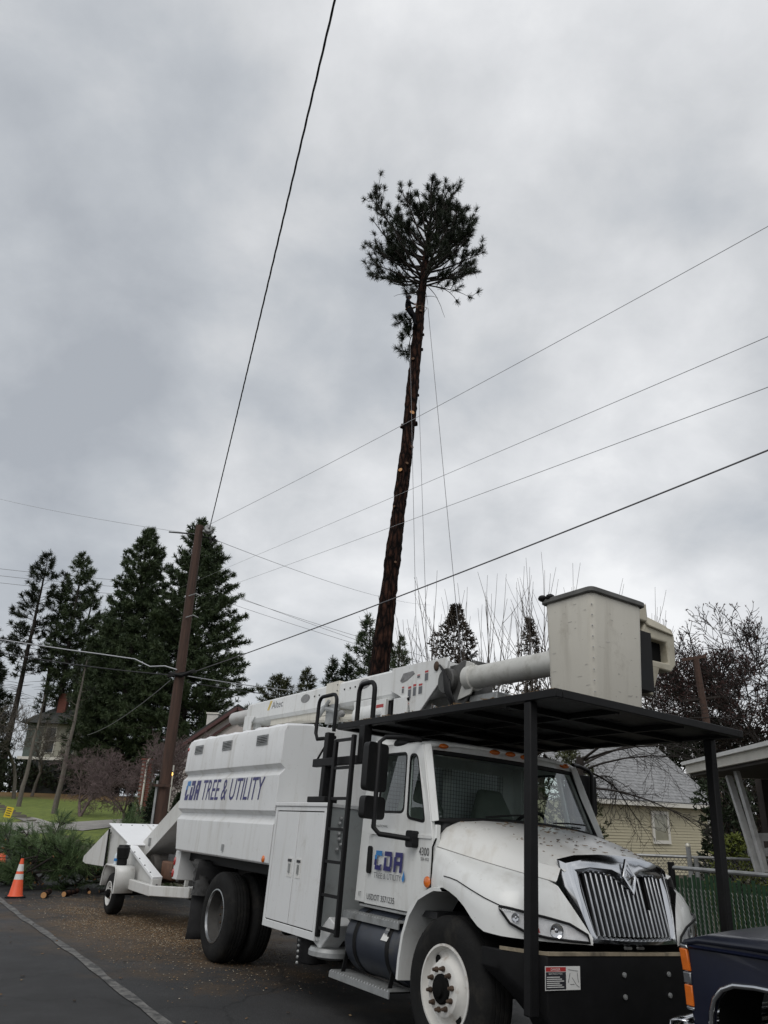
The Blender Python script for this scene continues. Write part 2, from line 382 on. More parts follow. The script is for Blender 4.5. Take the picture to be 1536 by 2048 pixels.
def asphalt_material():
    m = bpy.data.materials.new('asphalt'); m.use_nodes = True; t = m.node_tree; b = t.nodes['Principled BSDF']; L = t.links
    c = t.nodes.new('ShaderNodeTexCoord')
    def noise(sc_, det, ro=0.6):
        n = t.nodes.new('ShaderNodeTexNoise'); n.inputs['Scale'].default_value = sc_; n.inputs['Detail'].default_value = det; n.inputs['Roughness'].default_value = ro
        L.new(c.outputs['Object'], n.inputs['Vector']); return n.outputs[0]
    def ramp(src, p0, c0, p1, c1):
        r = t.nodes.new('ShaderNodeValToRGB'); L.new(src, r.inputs[0]); e = r.color_ramp.elements
        e[0].position = p0; e[0].color = c0+(1,); e[1].position = p1; e[1].color = c1+(1,); return r.outputs[0]
    def mix(f, a, b_):
        x = t.nodes.new('ShaderNodeMix'); x.data_type = 'RGBA'; L.new(f, x.inputs[0]); L.new(a, x.inputs[6]); L.new(b_, x.inputs[7]); return x.outputs[2]
    base = ramp(noise(.55, 6), .3, (.026, .026, .0265), .7, (.046, .046, .0465))
    grit = ramp(noise(150, 3, .8), .45, (.5, .5, .5), .75, (1.9, 1.9, 1.9))
    mu = t.nodes.new('ShaderNodeMix'); mu.data_type = 'RGBA'; mu.blend_type = 'MULTIPLY'; mu.inputs[0].default_value = 1; L.new(base, mu.inputs[6]); L.new(grit, mu.inputs[7])
    # wood dust trodden into the parking lane around the chipper
    dust = ramp(noise(24, 7, .75), .35, (.035, .022, .012), .7, (.155, .10, .05))
    mp = t.nodes.new('ShaderNodeMapping'); L.new(c.outputs['Object'], mp.inputs[0]); mp.vector_type = 'TEXTURE'
    cc = TO - TF*3.4 + TLf*0.7
    mp.inputs['Location'].default_value = (cc.x, cc.y, 0); mp.inputs['Rotation'].default_value = (0, 0, math.atan2(-TF.y, -TF.x)); mp.inputs['Scale'].default_value = (5.2, 2.4, 50)
    ln = t.nodes.new('ShaderNodeVectorMath'); ln.operation = 'LENGTH'; L.new(mp.outputs[0], ln.inputs[0])
    sub = t.nodes.new('ShaderNodeMath'); sub.operation = 'SUBTRACT'; L.new(noise(.9, 7, .72), sub.inputs[0]); 
    ml = t.nodes.new('ShaderNodeMath'); ml.operation = 'MULTIPLY'; ml.inputs[1].default_value = .42; L.new(ln.outputs['Value'], ml.inputs[0]); L.new(ml.outputs[0], sub.inputs[1])
    msk = ramp(sub.outputs[0], .05, (0, 0, 0), .36, (.9, .9, .9))
    col = mix(msk, mu.outputs[2], dust)
    # cracks and dark damp stains
    wv = t.nodes.new('ShaderNodeTexNoise'); wv.inputs['Scale'].default_value = 1.6; wv.inputs['Detail'].default_value = 5; L.new(c.outputs['Object'], wv.inputs['Vector'])
    av = t.nodes.new('ShaderNodeVectorMath'); av.operation = 'MULTIPLY_ADD'; av.inputs[1].default_value = (.8, .8, .8); L.new(wv.outputs['Color'], av.inputs[0]); L.new(c.outputs['Object'], av.inputs[2])
    vo = t.nodes.new('ShaderNodeTexVoronoi'); vo.feature = 'DISTANCE_TO_EDGE'; vo.inputs['Scale'].default_value = .42; L.new(av.outputs[0], vo.inputs['Vector'])
    ck = ramp(vo.outputs['Distance'], .004, (.75, .75, .75), .010, (0, 0, 0)); cm_ = t.nodes.new('ShaderNodeMix'); cm_.data_type = 'RGBA'; L.new(ck, cm_.inputs[0]); L.new(col, cm_.inputs[6]); cm_.inputs[7].default_value = (.012, .012, .012, 1)
    stn = ramp(noise(.33, 7, .7), .52, (0, 0, 0), .66, (.55, .55, .55)); cs_ = t.nodes.new('ShaderNodeMix'); cs_.data_type = 'RGBA'; L.new(stn, cs_.inputs[0]); L.new(cm_.outputs[2], cs_.inputs[6]); cs_.inputs[7].default_value = (.018, .018, .018, 1)
    col = cs_.outputs[2]
    L.new(col, b.inputs['Base Color'])
    rg = ramp(noise(.8, 5), .35, (.55,)*3, .7, (.85,)*3); L.new(rg, b.inputs['Roughness']); b.inputs['Specular IOR Level'].default_value = .35
    bp = t.nodes.new('ShaderNodeBump'); bp.inputs['Strength'].default_value = .5; bp.inputs['Distance'].default_value = .006; L.new(noise(120, 3), bp.inputs['Height']); L.new(bp.outputs[0], b.inputs['Normal'])
    return m

def grid_sheet(name, xs, ys, m, dz=0.0):
    V = [(x, y, hgt(x, y)+dz) for y in ys for x in xs]; n = len(xs)
    T = [(j*n+i, j*n+i+1, (j+1)*n+i+1, (j+1)*n+i) for j in range(len(ys)-1) for i in range(n-1)]
    return tag(fast(name, V, T, m), kind='structure')
xs = sorted(set([-900, -400, -200, -120, -90, -70, -60] + list(np.arange(-50, 40.1, 1.0)) + [50, 70, 90, 120, 200, 400, 900]))
ys = sorted(set([-900, -300, -100, -50] + list(np.arange(-30, 80.1, 1.0)) + [90, 110, 140, 200, 400, 900]))
grid_sheet('ground', xs, ys, ground_material(), -0.012)

def sheet(name, pts, m, dz, ystep=1.0, dsplit=True):
    bm = bmesh.new(); bm.faces.new([bm.verts.new((p[0], p[1], 0)) for p in pts])
    ylo = min(p[1] for p in pts); yhi = max(p[1] for p in pts)
    y = math.floor(ylo/ystep)*ystep
    while y < yhi:
        if y > ylo: bmesh.ops.bisect_plane(bm, geom=bm.verts[:]+bm.edges[:]+bm.faces[:], plane_co=(0, y, 0), plane_no=(0, 1, 0))
        y += ystep
    if dsplit:
        for d in (-1.2, 0, 1.2, 2.4, 2.55, 2.65, 2.75, 2.85, 2.9):
            q = TO - TLf*d; bmesh.ops.bisect_plane(bm, geom=bm.verts[:]+bm.edges[:]+bm.faces[:], plane_co=(q.x, q.y, 0), plane_no=(TLf.x, TLf.y, 0))
    for v in bm.verts: v.co.z = hgt(v.co.x, v.co.y)+dz
    bmesh.ops.recalc_face_normals(bm, faces=bm.faces)
    if sum(f.normal.z for f in bm.faces) < 0: bmesh.ops.reverse_faces(bm, faces=bm.faces)
    me = bpy.data.meshes.new(name); bm.to_mesh(me); bm.free(); me.materials.append(m)
    o = bpy.data.objects.new(name, me); COL.objects.link(o); return o
tag(sheet('lawn', [(-90, 33), (14, 33), (14, 150), (-90, 150)], lawn_material(), -0.004, 1.0, True), kind='structure')
AS = asphalt_material()
g = [gpix(x, y) for x, y in ((-120, 1640), (0, 1661), (50, 1681), (110, 1690))]
rp = [(-55, 30), (-40, 31)] + [(p.x, p.y) for p in g] + [tuple(loc(19, 1.0))[:2], tuple(loc(17, 2.5))[:2], tuple(loc(-30, 2.5))[:2], tuple(loc(-30, -20))[:2]]
tag(sheet('road', rp, AS, 0.0), kind='structure')
conc = mat('concrete', (.26, .25, .235), .85, var=.18, scale=1.2, bump=.25, bscale=14, dirt=((.12, .11, .09), .6, .7, .5))
def pixsheet(name, px, m, dz):
    return sheet(name, [tuple(gpix(x, y))[:2] for x, y in px], m, dz, 1.0, True)
tag(pixsheet('pavement', [(52, 1671), (0, 1650), (-60, 1640), (-60, 1637), (0, 1646), (57, 1646), (30, 1636.5), (64, 1635), (80, 1639), (105, 1647), (170, 1643.5), (250, 1638.5), (330, 1636), (335, 1646), (225, 1655), (165, 1662.5), (112, 1664)], conc, 0.03), kind='structure')
kb = MB()
kp = [gpix(x, y) for x, y in ((-60, 1645), (0, 1662), (30, 1673), (50, 1681), (58, 1683))]
for a, b in zip(kp[:-1], kp[1:]): kb.bar(a+Vector((0, 0, .06)), b+Vector((0, 0, .06)), .25, .16)
tag(kb.build('kerb', conc, bevel=.02), kind='structure')
kb = MB()
q = [loc(k, 2.6, .02) for k in range(17, -31, -2)]
for a, b in zip(q[:-1], q[1:]): kb.bar(a, b, .18, .16)
tag(kb.build('kerb', conc), kind='structure')
# worn painted lane line
line = mat('worn_line_paint', (.135, .132, .125), .85, var=.35, scale=9, dirt=((.04, .04, .04), .95, 7, .44))
ln = MB()
lp = [loc(k, -2.56+0.02*math.sin(k*.75+.6)+.008*math.sin(k*2.3), .008) for k in np.arange(9.5, -9, -.5)]
side = TLf
for i in range(len(lp)-1):
    wa = .055+.012*math.sin(i*2.1); wb = .055+.012*math.sin((i+1)*2.1)
    ln.quad(lp[i]-side*wa, lp[i+1]-side*wb, lp[i+1]+side*wb, lp[i]+side*wa)
tag(ln.build('road_line', line), kind='structure')

# wood chips and leaf bits scattered on the parking lane
def chips(name, n, fn, smin, smax, mats_, label, cat):
    P = []; F = []; mi = []
    for i in range(n):
        k, d = fn(); p = loc(k, d, .006); s = random.uniform(smin, smax); a = random.uniform(0, 6.28); th = random.uniform(.2, .5)*s
        ca, sa = math.cos(a)*s, math.sin(a)*s; wv = random.uniform(.3, .8); tl = random.uniform(-.3, .3)*s
        b = len(P)
        for (u, v) in ((-1, -wv), (1, -wv*.8), (.9, wv), (-1, wv*.7)):
            P.append((p.x+u*ca-v*sa, p.y+u*sa+v*ca, p.z+th*.3+tl*u*.5+abs(tl)*.5))
        for (u, v) in ((-.9, -wv*.8), (.9, -wv*.7), (.8, wv*.8), (-.9, wv*.6)):
            P.append((p.x+u*ca-v*sa, p.y+u*sa+v*ca, p.z+th+tl*u*.5+abs(tl)*.5))
        m = random.randrange(len(mats_))
        for q in ((4, 5, 6, 7), (0, 1, 5, 4), (1, 2, 6, 5), (2, 3, 7, 6), (3, 0, 4, 7)): F.append([b+j for j in q]); mi.append(m)
    o = fast(name, P, F, mats_, mi=mi); return tag(o, label, cat, kind='stuff')
chm = [mat('chip_pale', (.27, .18, .09), .8, var=.3), mat('chip_tan', (.17, .095, .042), .85, var=.3), mat('chip_white', (.38, .33, .25), .8, var=.2), mat('chip_brown', (.09, .05, .025), .9, var=.3)]
def cf():
    while True:
        k = random.gauss(3.4, 2.6); d = random.gauss(-.9, .9)
        if -2.3 < d < 1.6 and -2 < k < 9.5: return k, d
chips('wood_chips', 9000, cf, .003, .0105, chm, 'wood chips scattered on the asphalt around the chipper and rear wheels', 'wood chips')
def cf3():
    a = random.choice(((1.6, -1.0), (2.6, -.7), (5.6, -1.5), (.9, -.2), (3.6, -1.7))); return random.gauss(a[0], .45), random.gauss(a[1], .22)
chips('sawdust_drift', 5200, cf3, .003, .009, chm, 'drifts of orange sawdust beside the chipper wheel and truck mud flap', 'sawdust')
def cf2(): return random.uniform(-6, 12), random.uniform(-6, 1.5)
chips('leaf_litter', 420, cf2, .006, .024, [chm[1], chm[3], mat('leaf_dark', (.03, .022, .016), .8), chm[0]], 'sparse bark and leaf bits strewn over the dark asphalt', 'litter')

# ================================================================ BUCKET TRUCK
white = workpaint('white_truck_paint', (.71, .72, .705), .30, .75, coat=.35)
white2 = workpaint('white_body_paint', (.66, .67, .67), .42, 1.0)
boomw = workpaint('white_boom_paint', (.68, .69, .68), .4, 1.15)
fiber = workpaint('cream_fibreglass', (.61, .585, .515), .5, 1.1, (.27, .24, .19), coat=0)
tube_m = mat('grey_boom_tube', (.50, .50, .47), .45, var=.12, scale=4, dirt=((.22, .21, .18), .6, 4, .5))
greyp = mat('grey_panel_tone', (.33, .35, .35), .5, var=.08, scale=3, dirt=((.15, .14, .12), .5, 4, .55))
black = mat('black_steel', (.006, .006, .0065), .55, var=.3, scale=8, spec=.22)
blackp = mat('black_plastic', (.008, .008, .0085), .55, var=.2, scale=10, spec=.25)
rubber = mat('tyre_rubber', (.010, .010, .010), .85, var=.3, scale=9, bump=.15, bscale=60, dirt=((.035, .032, .027), .55, 5, .52), spec=.2)
rubflap = mat('rubber_flap', (.016, .016, .017), .85, var=.3, scale=6)
rimw = mat('white_rim_paint', (.60, .59, .56), .5, var=.1, scale=5, dirt=((.22, .15, .09), .7, 6, .54))
rimd = mat('dark_rim_dish', (.045, .043, .04), .7, var=.35, scale=7)  # darker tone for the deep dish inside the rear rims
chrome = mat('chrome', (.58, .59, .61), .14, 1.0, var=.08, scale=4)
chromed = mat('dull_chrome', (.40, .41, .42), .30, 1.0, var=.2, scale=8)
rust = mat('rusty_nut', (.07, .045, .03), .7, .3, var=.4, scale=20)
amber = mat('amber_lens', (.58, .13, .010), .25, var=.15, scale=12, coat=.5)
redl = mat('red_lens', (.35, .02, .015), .25, var=.1, coat=.5)
navy = mat('navy_vinyl', (.018, .016, .13), .45, var=.1)
cyan = mat('blue_vinyl', (.03, .20, .50), .45, var=.1)
inkb = mat('black_vinyl', (.02, .02, .025), .5, var=.1)
inkg = mat('grey_ink', (.10, .105, .115), .5, var=.1)
labw = mat('label_white', (.62, .62, .60), .5, var=.06)
labr = mat('label_red', (.38, .03, .03), .5, var=.1)
yel = mat('label_yellow', (.60, .45, .12), .5, var=.15)
dash = mat('dark_interior', (.03, .031, .033), .7, var=.2)
seatm = mat('grey_green_seat', (.17, .19, .165), .8, var=.15)
darkgap = mat('dark_recess', (.006, .006, .006), .8, var=.2, spec=.1)
wglass = glass('cab_glass', (.80, .87, .85), .09)
lens_g = glass('headlight_lens', (.97, .97, .97), .05)
tank_m = mat('dark_blue_tank', (.025, .030, .042), .38, var=.2, scale=4, dirt=((.08, .075, .06), .5, 5, .55))
tanw = mat('worn_tan_edge', (.22, .185, .13), .8, var=.45, scale=5, dirt=((.02, .02, .02), .95, 3, .52))
galv = mat('galvanised', (.33, .34, .34), .5, .5, var=.2, scale=12, dirt=((.1, .1, .09), .6, 6, .5))

rl = R(3); TL = TLf*math.cos(rl) + Vector((0, 0, 1))*math.sin(rl); TU = Vector((0, 0, 1))*math.cos(rl) - TLf*math.sin(rl)
tm = Matrix(((TF.x, -TL.x, TU.x, TO.x), (TF.y, -TL.y, TU.y, TO.y), (TF.z, -TL.z, TU.z, TO.z), (0, 0, 0, 1)))
truck = empty('bucket_truck', mtx=tm)
tag(truck, 'white tree service bucket truck with chip box, black canopy frame and folded boom', 'truck')
def M(): return MB(flip=True)

# ---- frame
for y in (-.42, .42):
    M().box(-2.3, 5.2, y-.04, y+.04, .78, 1.02).build('frame_rail', black, truck)
ax = M(); ax.tube([(0, -1.0, .5), (0, -.2, .5), (0, -.19, .5), (0, .19, .5), (0, .2, .5), (0, 1.0, .5)], [.07, .07, .2, .2, .07, .07], 14)
ax.build('rear_axle', black, truck)
M().tube([(4.7, -.9, .48), (4.7, .9, .48)], .06, 10).build('front_axle', black, truck)
mp = M(); mp.box(1.5, 3.2, -.5, .5, .62, .95); mp.tube([(-.2, .0, .62), (4.2, 0, .75)], .06, 10); mp.build('transmission', darkgap, truck)

# ---- chip box
side = [(1.20, 1.17), (1.22, 1.19), (1.22, 1.60), (1.155, 1.672), (1.155, 1.70), (1.22, 1.748), (1.22, 2.155), (1.16, 2.218), (1.16, 2.24), (1.22, 2.285), (1.22, 2.665), (1.19, 2.74), (.9, 2.775), (0, 2.80)]
prof = [(-y, z) for y, z in side[:-1]] + [(y, z) for y, z in side[::-1]]
def rearx(z): return -2.05 if z > 1.67 else -2.05 + .20*(1.67-z)/.5
cb = M()
cb.loft([[(rearx(z), y, z) for y, z in prof], [(1.43, y, z) for y, z in prof]], True, True)
chipbox = cb.build('chip_box', white2, truck, bevel=.006)
rb = M()       # wavy roof sheet edge
for i in range(24):
    a = -2.03+i*.142; h = .012*math.sin(i*1.9)+.010*random.random()
    rb.hexa([(a, .80, 2.76), (a+.142, .80, 2.76), (a+.142, 1.185, 2.735), (a, 1.185, 2.735), (a, .80, 2.81+h), (a+.142, .80, 2.80+h), (a+.142, 1.16, 2.765+h), (a, 1.16, 2.765+h*.4)])
rb.build('roof_edge', mat('roof_white', (.78, .79, .80), .5, var=.05), chipbox)
for x in (-1.71, -.57, .63):
    v = M(); v.mat(0).plate([[(x, 2.53), (x+.34, 2.53), (x+.34, 2.655), (x, 2.655)], [(x+.012, 2.542), (x+.012, 2.643), (x+.328, 2.643), (x+.328, 2.542)]], lambda a, b, t_: (a, 1.223+t_, b), .008)
    v.mat(1).quad((x+.01, 1.2225, 2.54), (x+.33, 1.2225, 2.54), (x+.33, 1.2225, 2.645), (x+.01, 1.2225, 2.645))
    vo = v.build('vent', [galv, darkgap], chipbox)
    for k in range(5):
        z = 2.545+k*.0205
        M().hexa([(x+.012, 1.2235, z), (x+.328, 1.2235, z), (x+.328, 1.236, z), (x+.012, 1.236, z), (x+.012, 1.2235, z+.015), (x+.328, 1.2235, z+.015), (x+.328, 1.227, z+.012), (x+.012, 1.227, z+.012)]).build('slat', galv, vo)
def cda(mbs, x, z, w, h, fn, sh=.10):
    """three squared letters C D A; mbs[0] blue, mbs[1] navy"""
    t_ = .24; lw = .29; gp = .065
    def bx(mb, u0, u1, v0, v1):
        mb.quad(*[fn(x+w*u+sh*v*h, z+h*v) for u, v in ((u0, v0), (u1, v0), (u1, v1), (u0, v1))])
    s = t_*h/w
    # C
    u = 0; bx(mbs[0], u+.03, u+lw-.03, 1-t_, 1); bx(mbs[0], u, u+s, .55, 1-t_); bx(mbs[0], u+lw-s, u+lw, .74, 1-t_)
    bx(mbs[1], u, u+s, t_, .55); bx(mbs[1], u+.03, u+lw-.03, 0, t_); bx(mbs[1], u+lw-s, u+lw, t_, .30)
    # D
    u = lw+gp; bx(mbs[1], u, u+lw-.03, 1-t_, 1); bx(mbs[1], u+lw-s, u+lw, t_, 1-t_); bx(mbs[1], u, u+lw-.03, 0, t_); bx(mbs[1], u, u+s, t_, .68)
    # A
    u = 2*(lw+gp); bx(mbs[1], u+.03, u+lw, 1-t_, 1); bx(mbs[1], u, u+s, 0, 1-t_); bx(mbs[1], u+lw-s, u+lw, 0, 1-t_); bx(mbs[1], u+s, u+lw-s, .34, .34+t_*.85)
fs = lambda u, v: (u, 1.2245, v)
a, b = M(), M(); cda((a, b), -1.86, 1.87, .60, .27, fs, .18)
a.build('lettering', cyan, chipbox); b.build('lettering', navy, chipbox)
tx = M(); V, F = text2d('TREE & UTILITY'); 
bb = tx.add([(-1.14 + 2.14*u + .05*v, 1.2245, 1.87+.27*v) for u, v in V])
for f in F: tx.face([bb+i for i in f])
tx.build('lettering', navy, chipbox)
M().sphere((1.29, 1.225, 1.225), .035, 12, 8, (1, .5, 1.1)).build('marker_light', amber, chipbox)
M().sphere((-2.03, 1.20, 2.62), .035, 10, 8).build('marker_light', redl, chipbox)
M().box(-.02, .03, 1.222, 1.24, 1.25, 1.33).build('latch', galv, chipbox)
rp = M(); rp.box(-2.02, -1.80, .55, 1.15, .78, 1.165); rp.build('rear_bolster', white2, truck, bevel=.01)
for z in (.86, 1.02): M().sphere((-1.99, 1.152, z), .05, 10, 6, (.8, .4, 1.2)).build('tail_light', redl, truck)
M().box(-1.86, 1.43, -1.0, 1.0, 1.05, 1.168).build('sub_frame', black, truck)

# ---- side cabinet
cab_ = M(); cab_.box(1.47, 2.70, .62, 1.20, .57, 1.80); cabi = cab_.build('side_cabinet', white2, truck, bevel=.008)
M().box(1.45, 2.72, .60, 1.235, 1.80, 1.842).build('ledge', white2, cabi, bevel=.008)
fr = M(); fr.plate([[(1.47, .57), (2.70, .57), (2.70, 1.80), (1.47, 1.80)], [(1.52, .64), (1.52, 1.755), (2.655, 1.755), (2.655, .64)]], lambda u, v, t_: (u, 1.20+t_, v), .022)
fr.build('door_frame', white2, cabi, bevel=.004)
M().box(1.52, 2.655, 1.2005, 1.206, .64, 1.755).build('door_gap', darkgap, cabi)
for x0, x1, lx in ((1.53, 2.082, 1.99), (2.094, 2.645, 2.20)):
    dr = M().box(x0, x1, 1.207, 1.219, .65, 1.745).build('cabinet_door', white2, cabi, bevel=.004)
    lt = M(); lt.mat(0).box(lx-.055, lx+.055, 1.219, 1.224, 1.09, 1.28); lt.mat(1).box(lx-.04, lx+.04, 1.224, 1.232, 1.24, 1.265); lt.mat(2).box(lx-.012, lx+.02, 1.224, 1.236, 1.13, 1.22)
    lt.build('latch', [labw, inkb, galv], dr)
M().quad((2.7025, 1.19, .6), (2.7025, .64, .6), (2.7025, .64, 1.79), (2.7025, 1.19, 1.79)).build('front_face', greyp, cabi)  # grey panel; shade of the gap behind the cab is also in its colour
hk = M()
for k in range(7): hk.sphere((2.73, 1.05+.02*math.sin(k*2.3), 1.70-.05*k), .022, 8, 6)
hk.build('hanging_chain', galv, cabi)
M().box(1.50, 2.70, -1.20, -.62, .57, 1.80).build('side_cabinet', white2, truck, bevel=.008)
# outrigger foot and hanging pad below the cabinet
og = M(); og.hexa([(2.55, .95, .56), (2.72, .95, .50), (2.72, 1.16, .50), (2.55, 1.16, .56), (2.85, .95, .80), (3.0, .95, .74), (3.0, 1.16, .74), (2.85, 1.16, .80)])
og.build('outrigger_leg', white2, truck, bevel=.01)
M().lathe([(0, .05), (.20, .05), (.22, .02), (.22, -.02), (.12, -.05), (0, -.05)], (2.70, 1.02, .47), (0, 0, 1), 20).build('outrigger_pad', galv, truck)
M().lathe([(0, .14), (.15, .14), (.17, .10), (.16, -.12), (.08, -.14), (0, -.14)], (2.25, .98, .45), (0, 0, 1), 18).build('hanging_bucket', black, truck)
ch = M()
for k in range(6): ch.sphere((2.30, 1.17, .58-.05*k), .016, 6, 5)
ch.build('chain', galv, truck)
# ---- ladder
ladder = M().bar((2.79, 1.235, .62), (2.79, 1.235, 2.47), .045, .045).build('ladder_rail', black, truck, bevel=.008)
M().bar((3.16, 1.235, .66), (3.16, 1.235, 2.50), .045, .045).build('ladder_rail', black, truck, bevel=.008)
for z in (.70, .99, 1.29, 1.59, 1.88, 2.18, 2.46):
    M().bar((2.8, 1.235, z), (3.15, 1.235, z), .028, .028).build('ladder_rung', black, truck)
# canopy rear leg, standing on the cabinet
leg = M(); leg.bar((2.45, 1.14, 1.86), (2.45, 1.14, 2.58), .085, .085); leg.box(2.22, 2.62, 1.06, 1.22, 1.845, 1.905); leg.build('canopy_leg', black, truck, bevel=.008)
lb = M(); lb.bar((2.20, 1.16, 2.26), (3.22, 1.16, 2.26), .06, .085); lb.bar((2.24, 1.16, 2.29), (2.42, 1.15, 2.47), .02, .02); lb.build('canopy_brace', black, truck, bevel=.006)
M().bar((3.22, 1.14, 2.22), (3.22, 1.14, 2.60), .10, .10).build('canopy_leg', black, truck, bevel=.008)
M().bar((2.9, -1.14, 1.5), (2.9, -1.14, 2.60), .085, .085).build('canopy_leg', black, truck, bevel=.008)

# ---- canopy
can = M()
for (x0, x1, y0, y1) in ((2.62, 5.97, 1.08, 1.15), (2.62, 5.97, -1.15, -1.08)): can.box(x0, x1, y0, y1, 2.60, 2.665)
can.box(5.90, 5.972, -1.078, 1.078, 2.60, 2.665); can.box(2.62, 2.69, -1.078, 1.078, 2.60, 2.665)
canopy = can.build('canopy_frame', black, truck, bevel=.006)
for x in (3.15, 3.70, 4.25, 4.80, 5.35): M().box(x-.025, x+.025, -1.078, 1.078, 2.585, 2.63).build('canopy_beam', black, canopy)
for y in (-.4, .4): M().box(2.69, 5.90, y-.02, y+.02, 2.588, 2.628).build('canopy_beam', black, canopy)
xsx = [2.64, 3.15, 3.70, 4.25, 4.80, 5.35, 5.96]
deckm = mat('black_deck_plate', (.014, .014, .0145), .5, var=.5, scale=14, dirt=((.03, .025, .018), .5, 6, .56), spec=.2)
hl = {(4, 0): [(5.05, .78), (5.32, .95)], (3, 1): [(4.35, -.05), (4.62, .06)], (5, 1): [(5.4, -.1), (5.52, .06)], (2, 0): [(3.9, .85), (4.0, .93)]}
for i in range(6):
    for j, (y0, y1) in enumerate(((.402, 1.13), (-.398, .398), (-1.13, -.402))):
        x0, x1 = xsx[i]+.002, xsx[i+1]-.002
        loops = [[(x0, y0), (x1, y0), (x1, y1), (x0, y1)]]
        if (i, j) in hl:
            (a0, b0), (a1, b1) = hl[(i, j)]; nn = 5
            for k in range(nn):
                for q in range(3):
                    ua = a0+(a1-a0)*k/nn; ub = ua+(a1-a0)/nn*.7; va = b0+(b1-b0)*q/3; vb = va+(b1-b0)/3*.6
                    if va > y0+.01 and vb < y1-.01: loops.append([(ua, va), (ub, va), (ub, vb), (ua, vb)])
        M().plate(loops, lambda u, v, t_: (u, v, 2.634+t_), .026).build('deck_panel', deckm, canopy)
for y in (1.10, -1.12):
    M().bar((5.64, y, .50 if y > 0 else .45), (5.64, y, 2.602), .078, .078).build('canopy_post', black, truck, bevel=.01)
# ---- grab rails
def arc_rail(x0, x1, zb, zt, y, kick=None):
    r_ = .09; pts = [(x0, y, zb)]
    if kick: pts = [(x0+kick, y-.08, zb-.02), (x0+.05, y, zb-.03), (x0, y, zb+.04)]
    pts += [(x0, y, zt-r_)]
    for k in range(1, 6): a = math.pi/2*k/5; pts.append((x0+r_-r_*math.cos(a), y, zt-r_+r_*math.sin(a)))
    for k in range(0, 6): a = math.pi/2*k/5; pts.append((x1-r_+r_*math.sin(a), y, zt-r_+r_*math.cos(a)))
    pts.append((x1, y, 2.6)); return pts
M().tube(arc_rail(2.03, 2.46, 2.57, 3.02, 1.1, .33), .022, 8).build('grab_rail', black, truck, smooth=50)
M().tube(arc_rail(2.95, 3.27, 2.60, 3.06, 1.1), .026, 8).build('grab_rail', black, truck, smooth=50)

# ---- wheels
def wheel(x, yf, z, out, kind, width=.28, r=.505):
    w_ = width; o = out
    P = [(.30, -.02), (.31, 0), (.36, .012), (.43, .008), (.475, -.01), (.497, -.035), (r, -.055)]
    P = [(a*r/.505, b) for a, b in P]
    for k in range(4):
        c0 = -.055-(w_-.11)*k/4; c1 = -.055-(w_-.11)*(k+1)/4
        P += [(r, c0-.006), (r, c1+.008), (r-.014, c1+.006), (r-.014, c1-.002)]
    P += [(r, -(w_-.055)), (r*.96, -w_+.01), (r*.8, -w_), (r*.6, -w_+.02)]
    ty = M().lathe([(a, b*o) for a, b in P], (x, yf, z), (0, 1, 0), 48).build('tyre', rubber, truck, smooth=40)
    s_ = r/.505
    if kind == 'front':
        rp_ = [(.305, -.03), (.305, .004), (.288, .006), (.28, -.03), (.268, -.055), (.25, -.06), (.225, -.05), (.20, -.015), (.185, .015), (.172, .022), (.10, .022), (.10, -.1)]
        rm = M().lathe([(a*s_, b*o) for a, b in rp_], (x, yf, z), (0, 1, 0), 48).build('rim', rimw, ty, smooth=35)
        M().lathe([(.102, .0), (.102, .035), (.092, .045), (.06, .048), (.055, .072), (.03, .08), (0, .08)], (x, yf, z), (0, o, 0), 24).build('hub', darkgap, ty)
        for k in range(10):
            a = 2*math.pi*(k+.3)/10; c = (x+.138*math.cos(a), yf+.02*o, z+.138*math.sin(a))
            M().lathe([(.020, 0), (.020, .018), (.015, .02), (.012, .045), (0, .05)], c, (0, o, 0), 8).build('lug_nut', rust, ty)
        for k in range(2):
            a = -.9+math.pi*k; M().lathe([(.037, .004), (0, .004)], (x+.225*math.cos(a), yf-.043*o, z+.225*math.sin(a)), (0, o, 0), 14).build('hand_hole', darkgap, ty)
    else:
        rp_ = [(.305, -.03), (.305, .004), (.29, .006), (.283, -.02), (.272, -.10), (.255, -.15), (.18, -.17), (.12, -.165), (.10, -.13), (.07, -.125), (0, -.12)]
        rm = M().mat(0).lathe([(a*s_, b*o) for a, b in rp_[:4]], (x, yf, z), (0, 1, 0), 40).mat(1).lathe([(a*s_, b*o) for a, b in rp_[3:]], (x, yf, z), (0, 1, 0), 40).build('rim', [chromed, rimd], ty, smooth=35)
        if kind == 'rear':
            for k in range(10):
                a = 2*math.pi*k/10; c = (x+.142*math.cos(a), yf-.155*o, z+.142*math.sin(a))
                M().lathe([(.016, 0), (.016, .02), (.010, .03), (0, .03)], c, (0, o, 0), 6).build('lug_nut', rust, ty)
wheel(4.70, 1.13, .505, 1, 'front'); wheel(4.70, -1.13, .505, -1, 'front')
wheel(0, 1.20, .505, 1, 'rear', .27); wheel(0, .87, .505, 1, 'inner', .27)
wheel(0, -1.20, .505, -1, 'rear', .27); wheel(0, -.87, .505, -1, 'inner', .27)
fl = M()
n = 9
fl.loft([[(-.88+.03*math.sin(i*.9)-.05*(i/n), .60, 1.08-.95*i/n), (-.88+.02*math.sin(i*1.3+1)-.05*(i/n), .9, 1.08-.95*i/n), (-.88+.03*math.sin(i*.8+2)-.05*(i/n), 1.2, 1.08-.95*i/n)] for i in range(n+1)], False)
o = fl.build('mud_flap', rubflap, truck, smooth=60); sm = o.modifiers.new('s', 'SOLIDIFY'); sm.thickness = .012
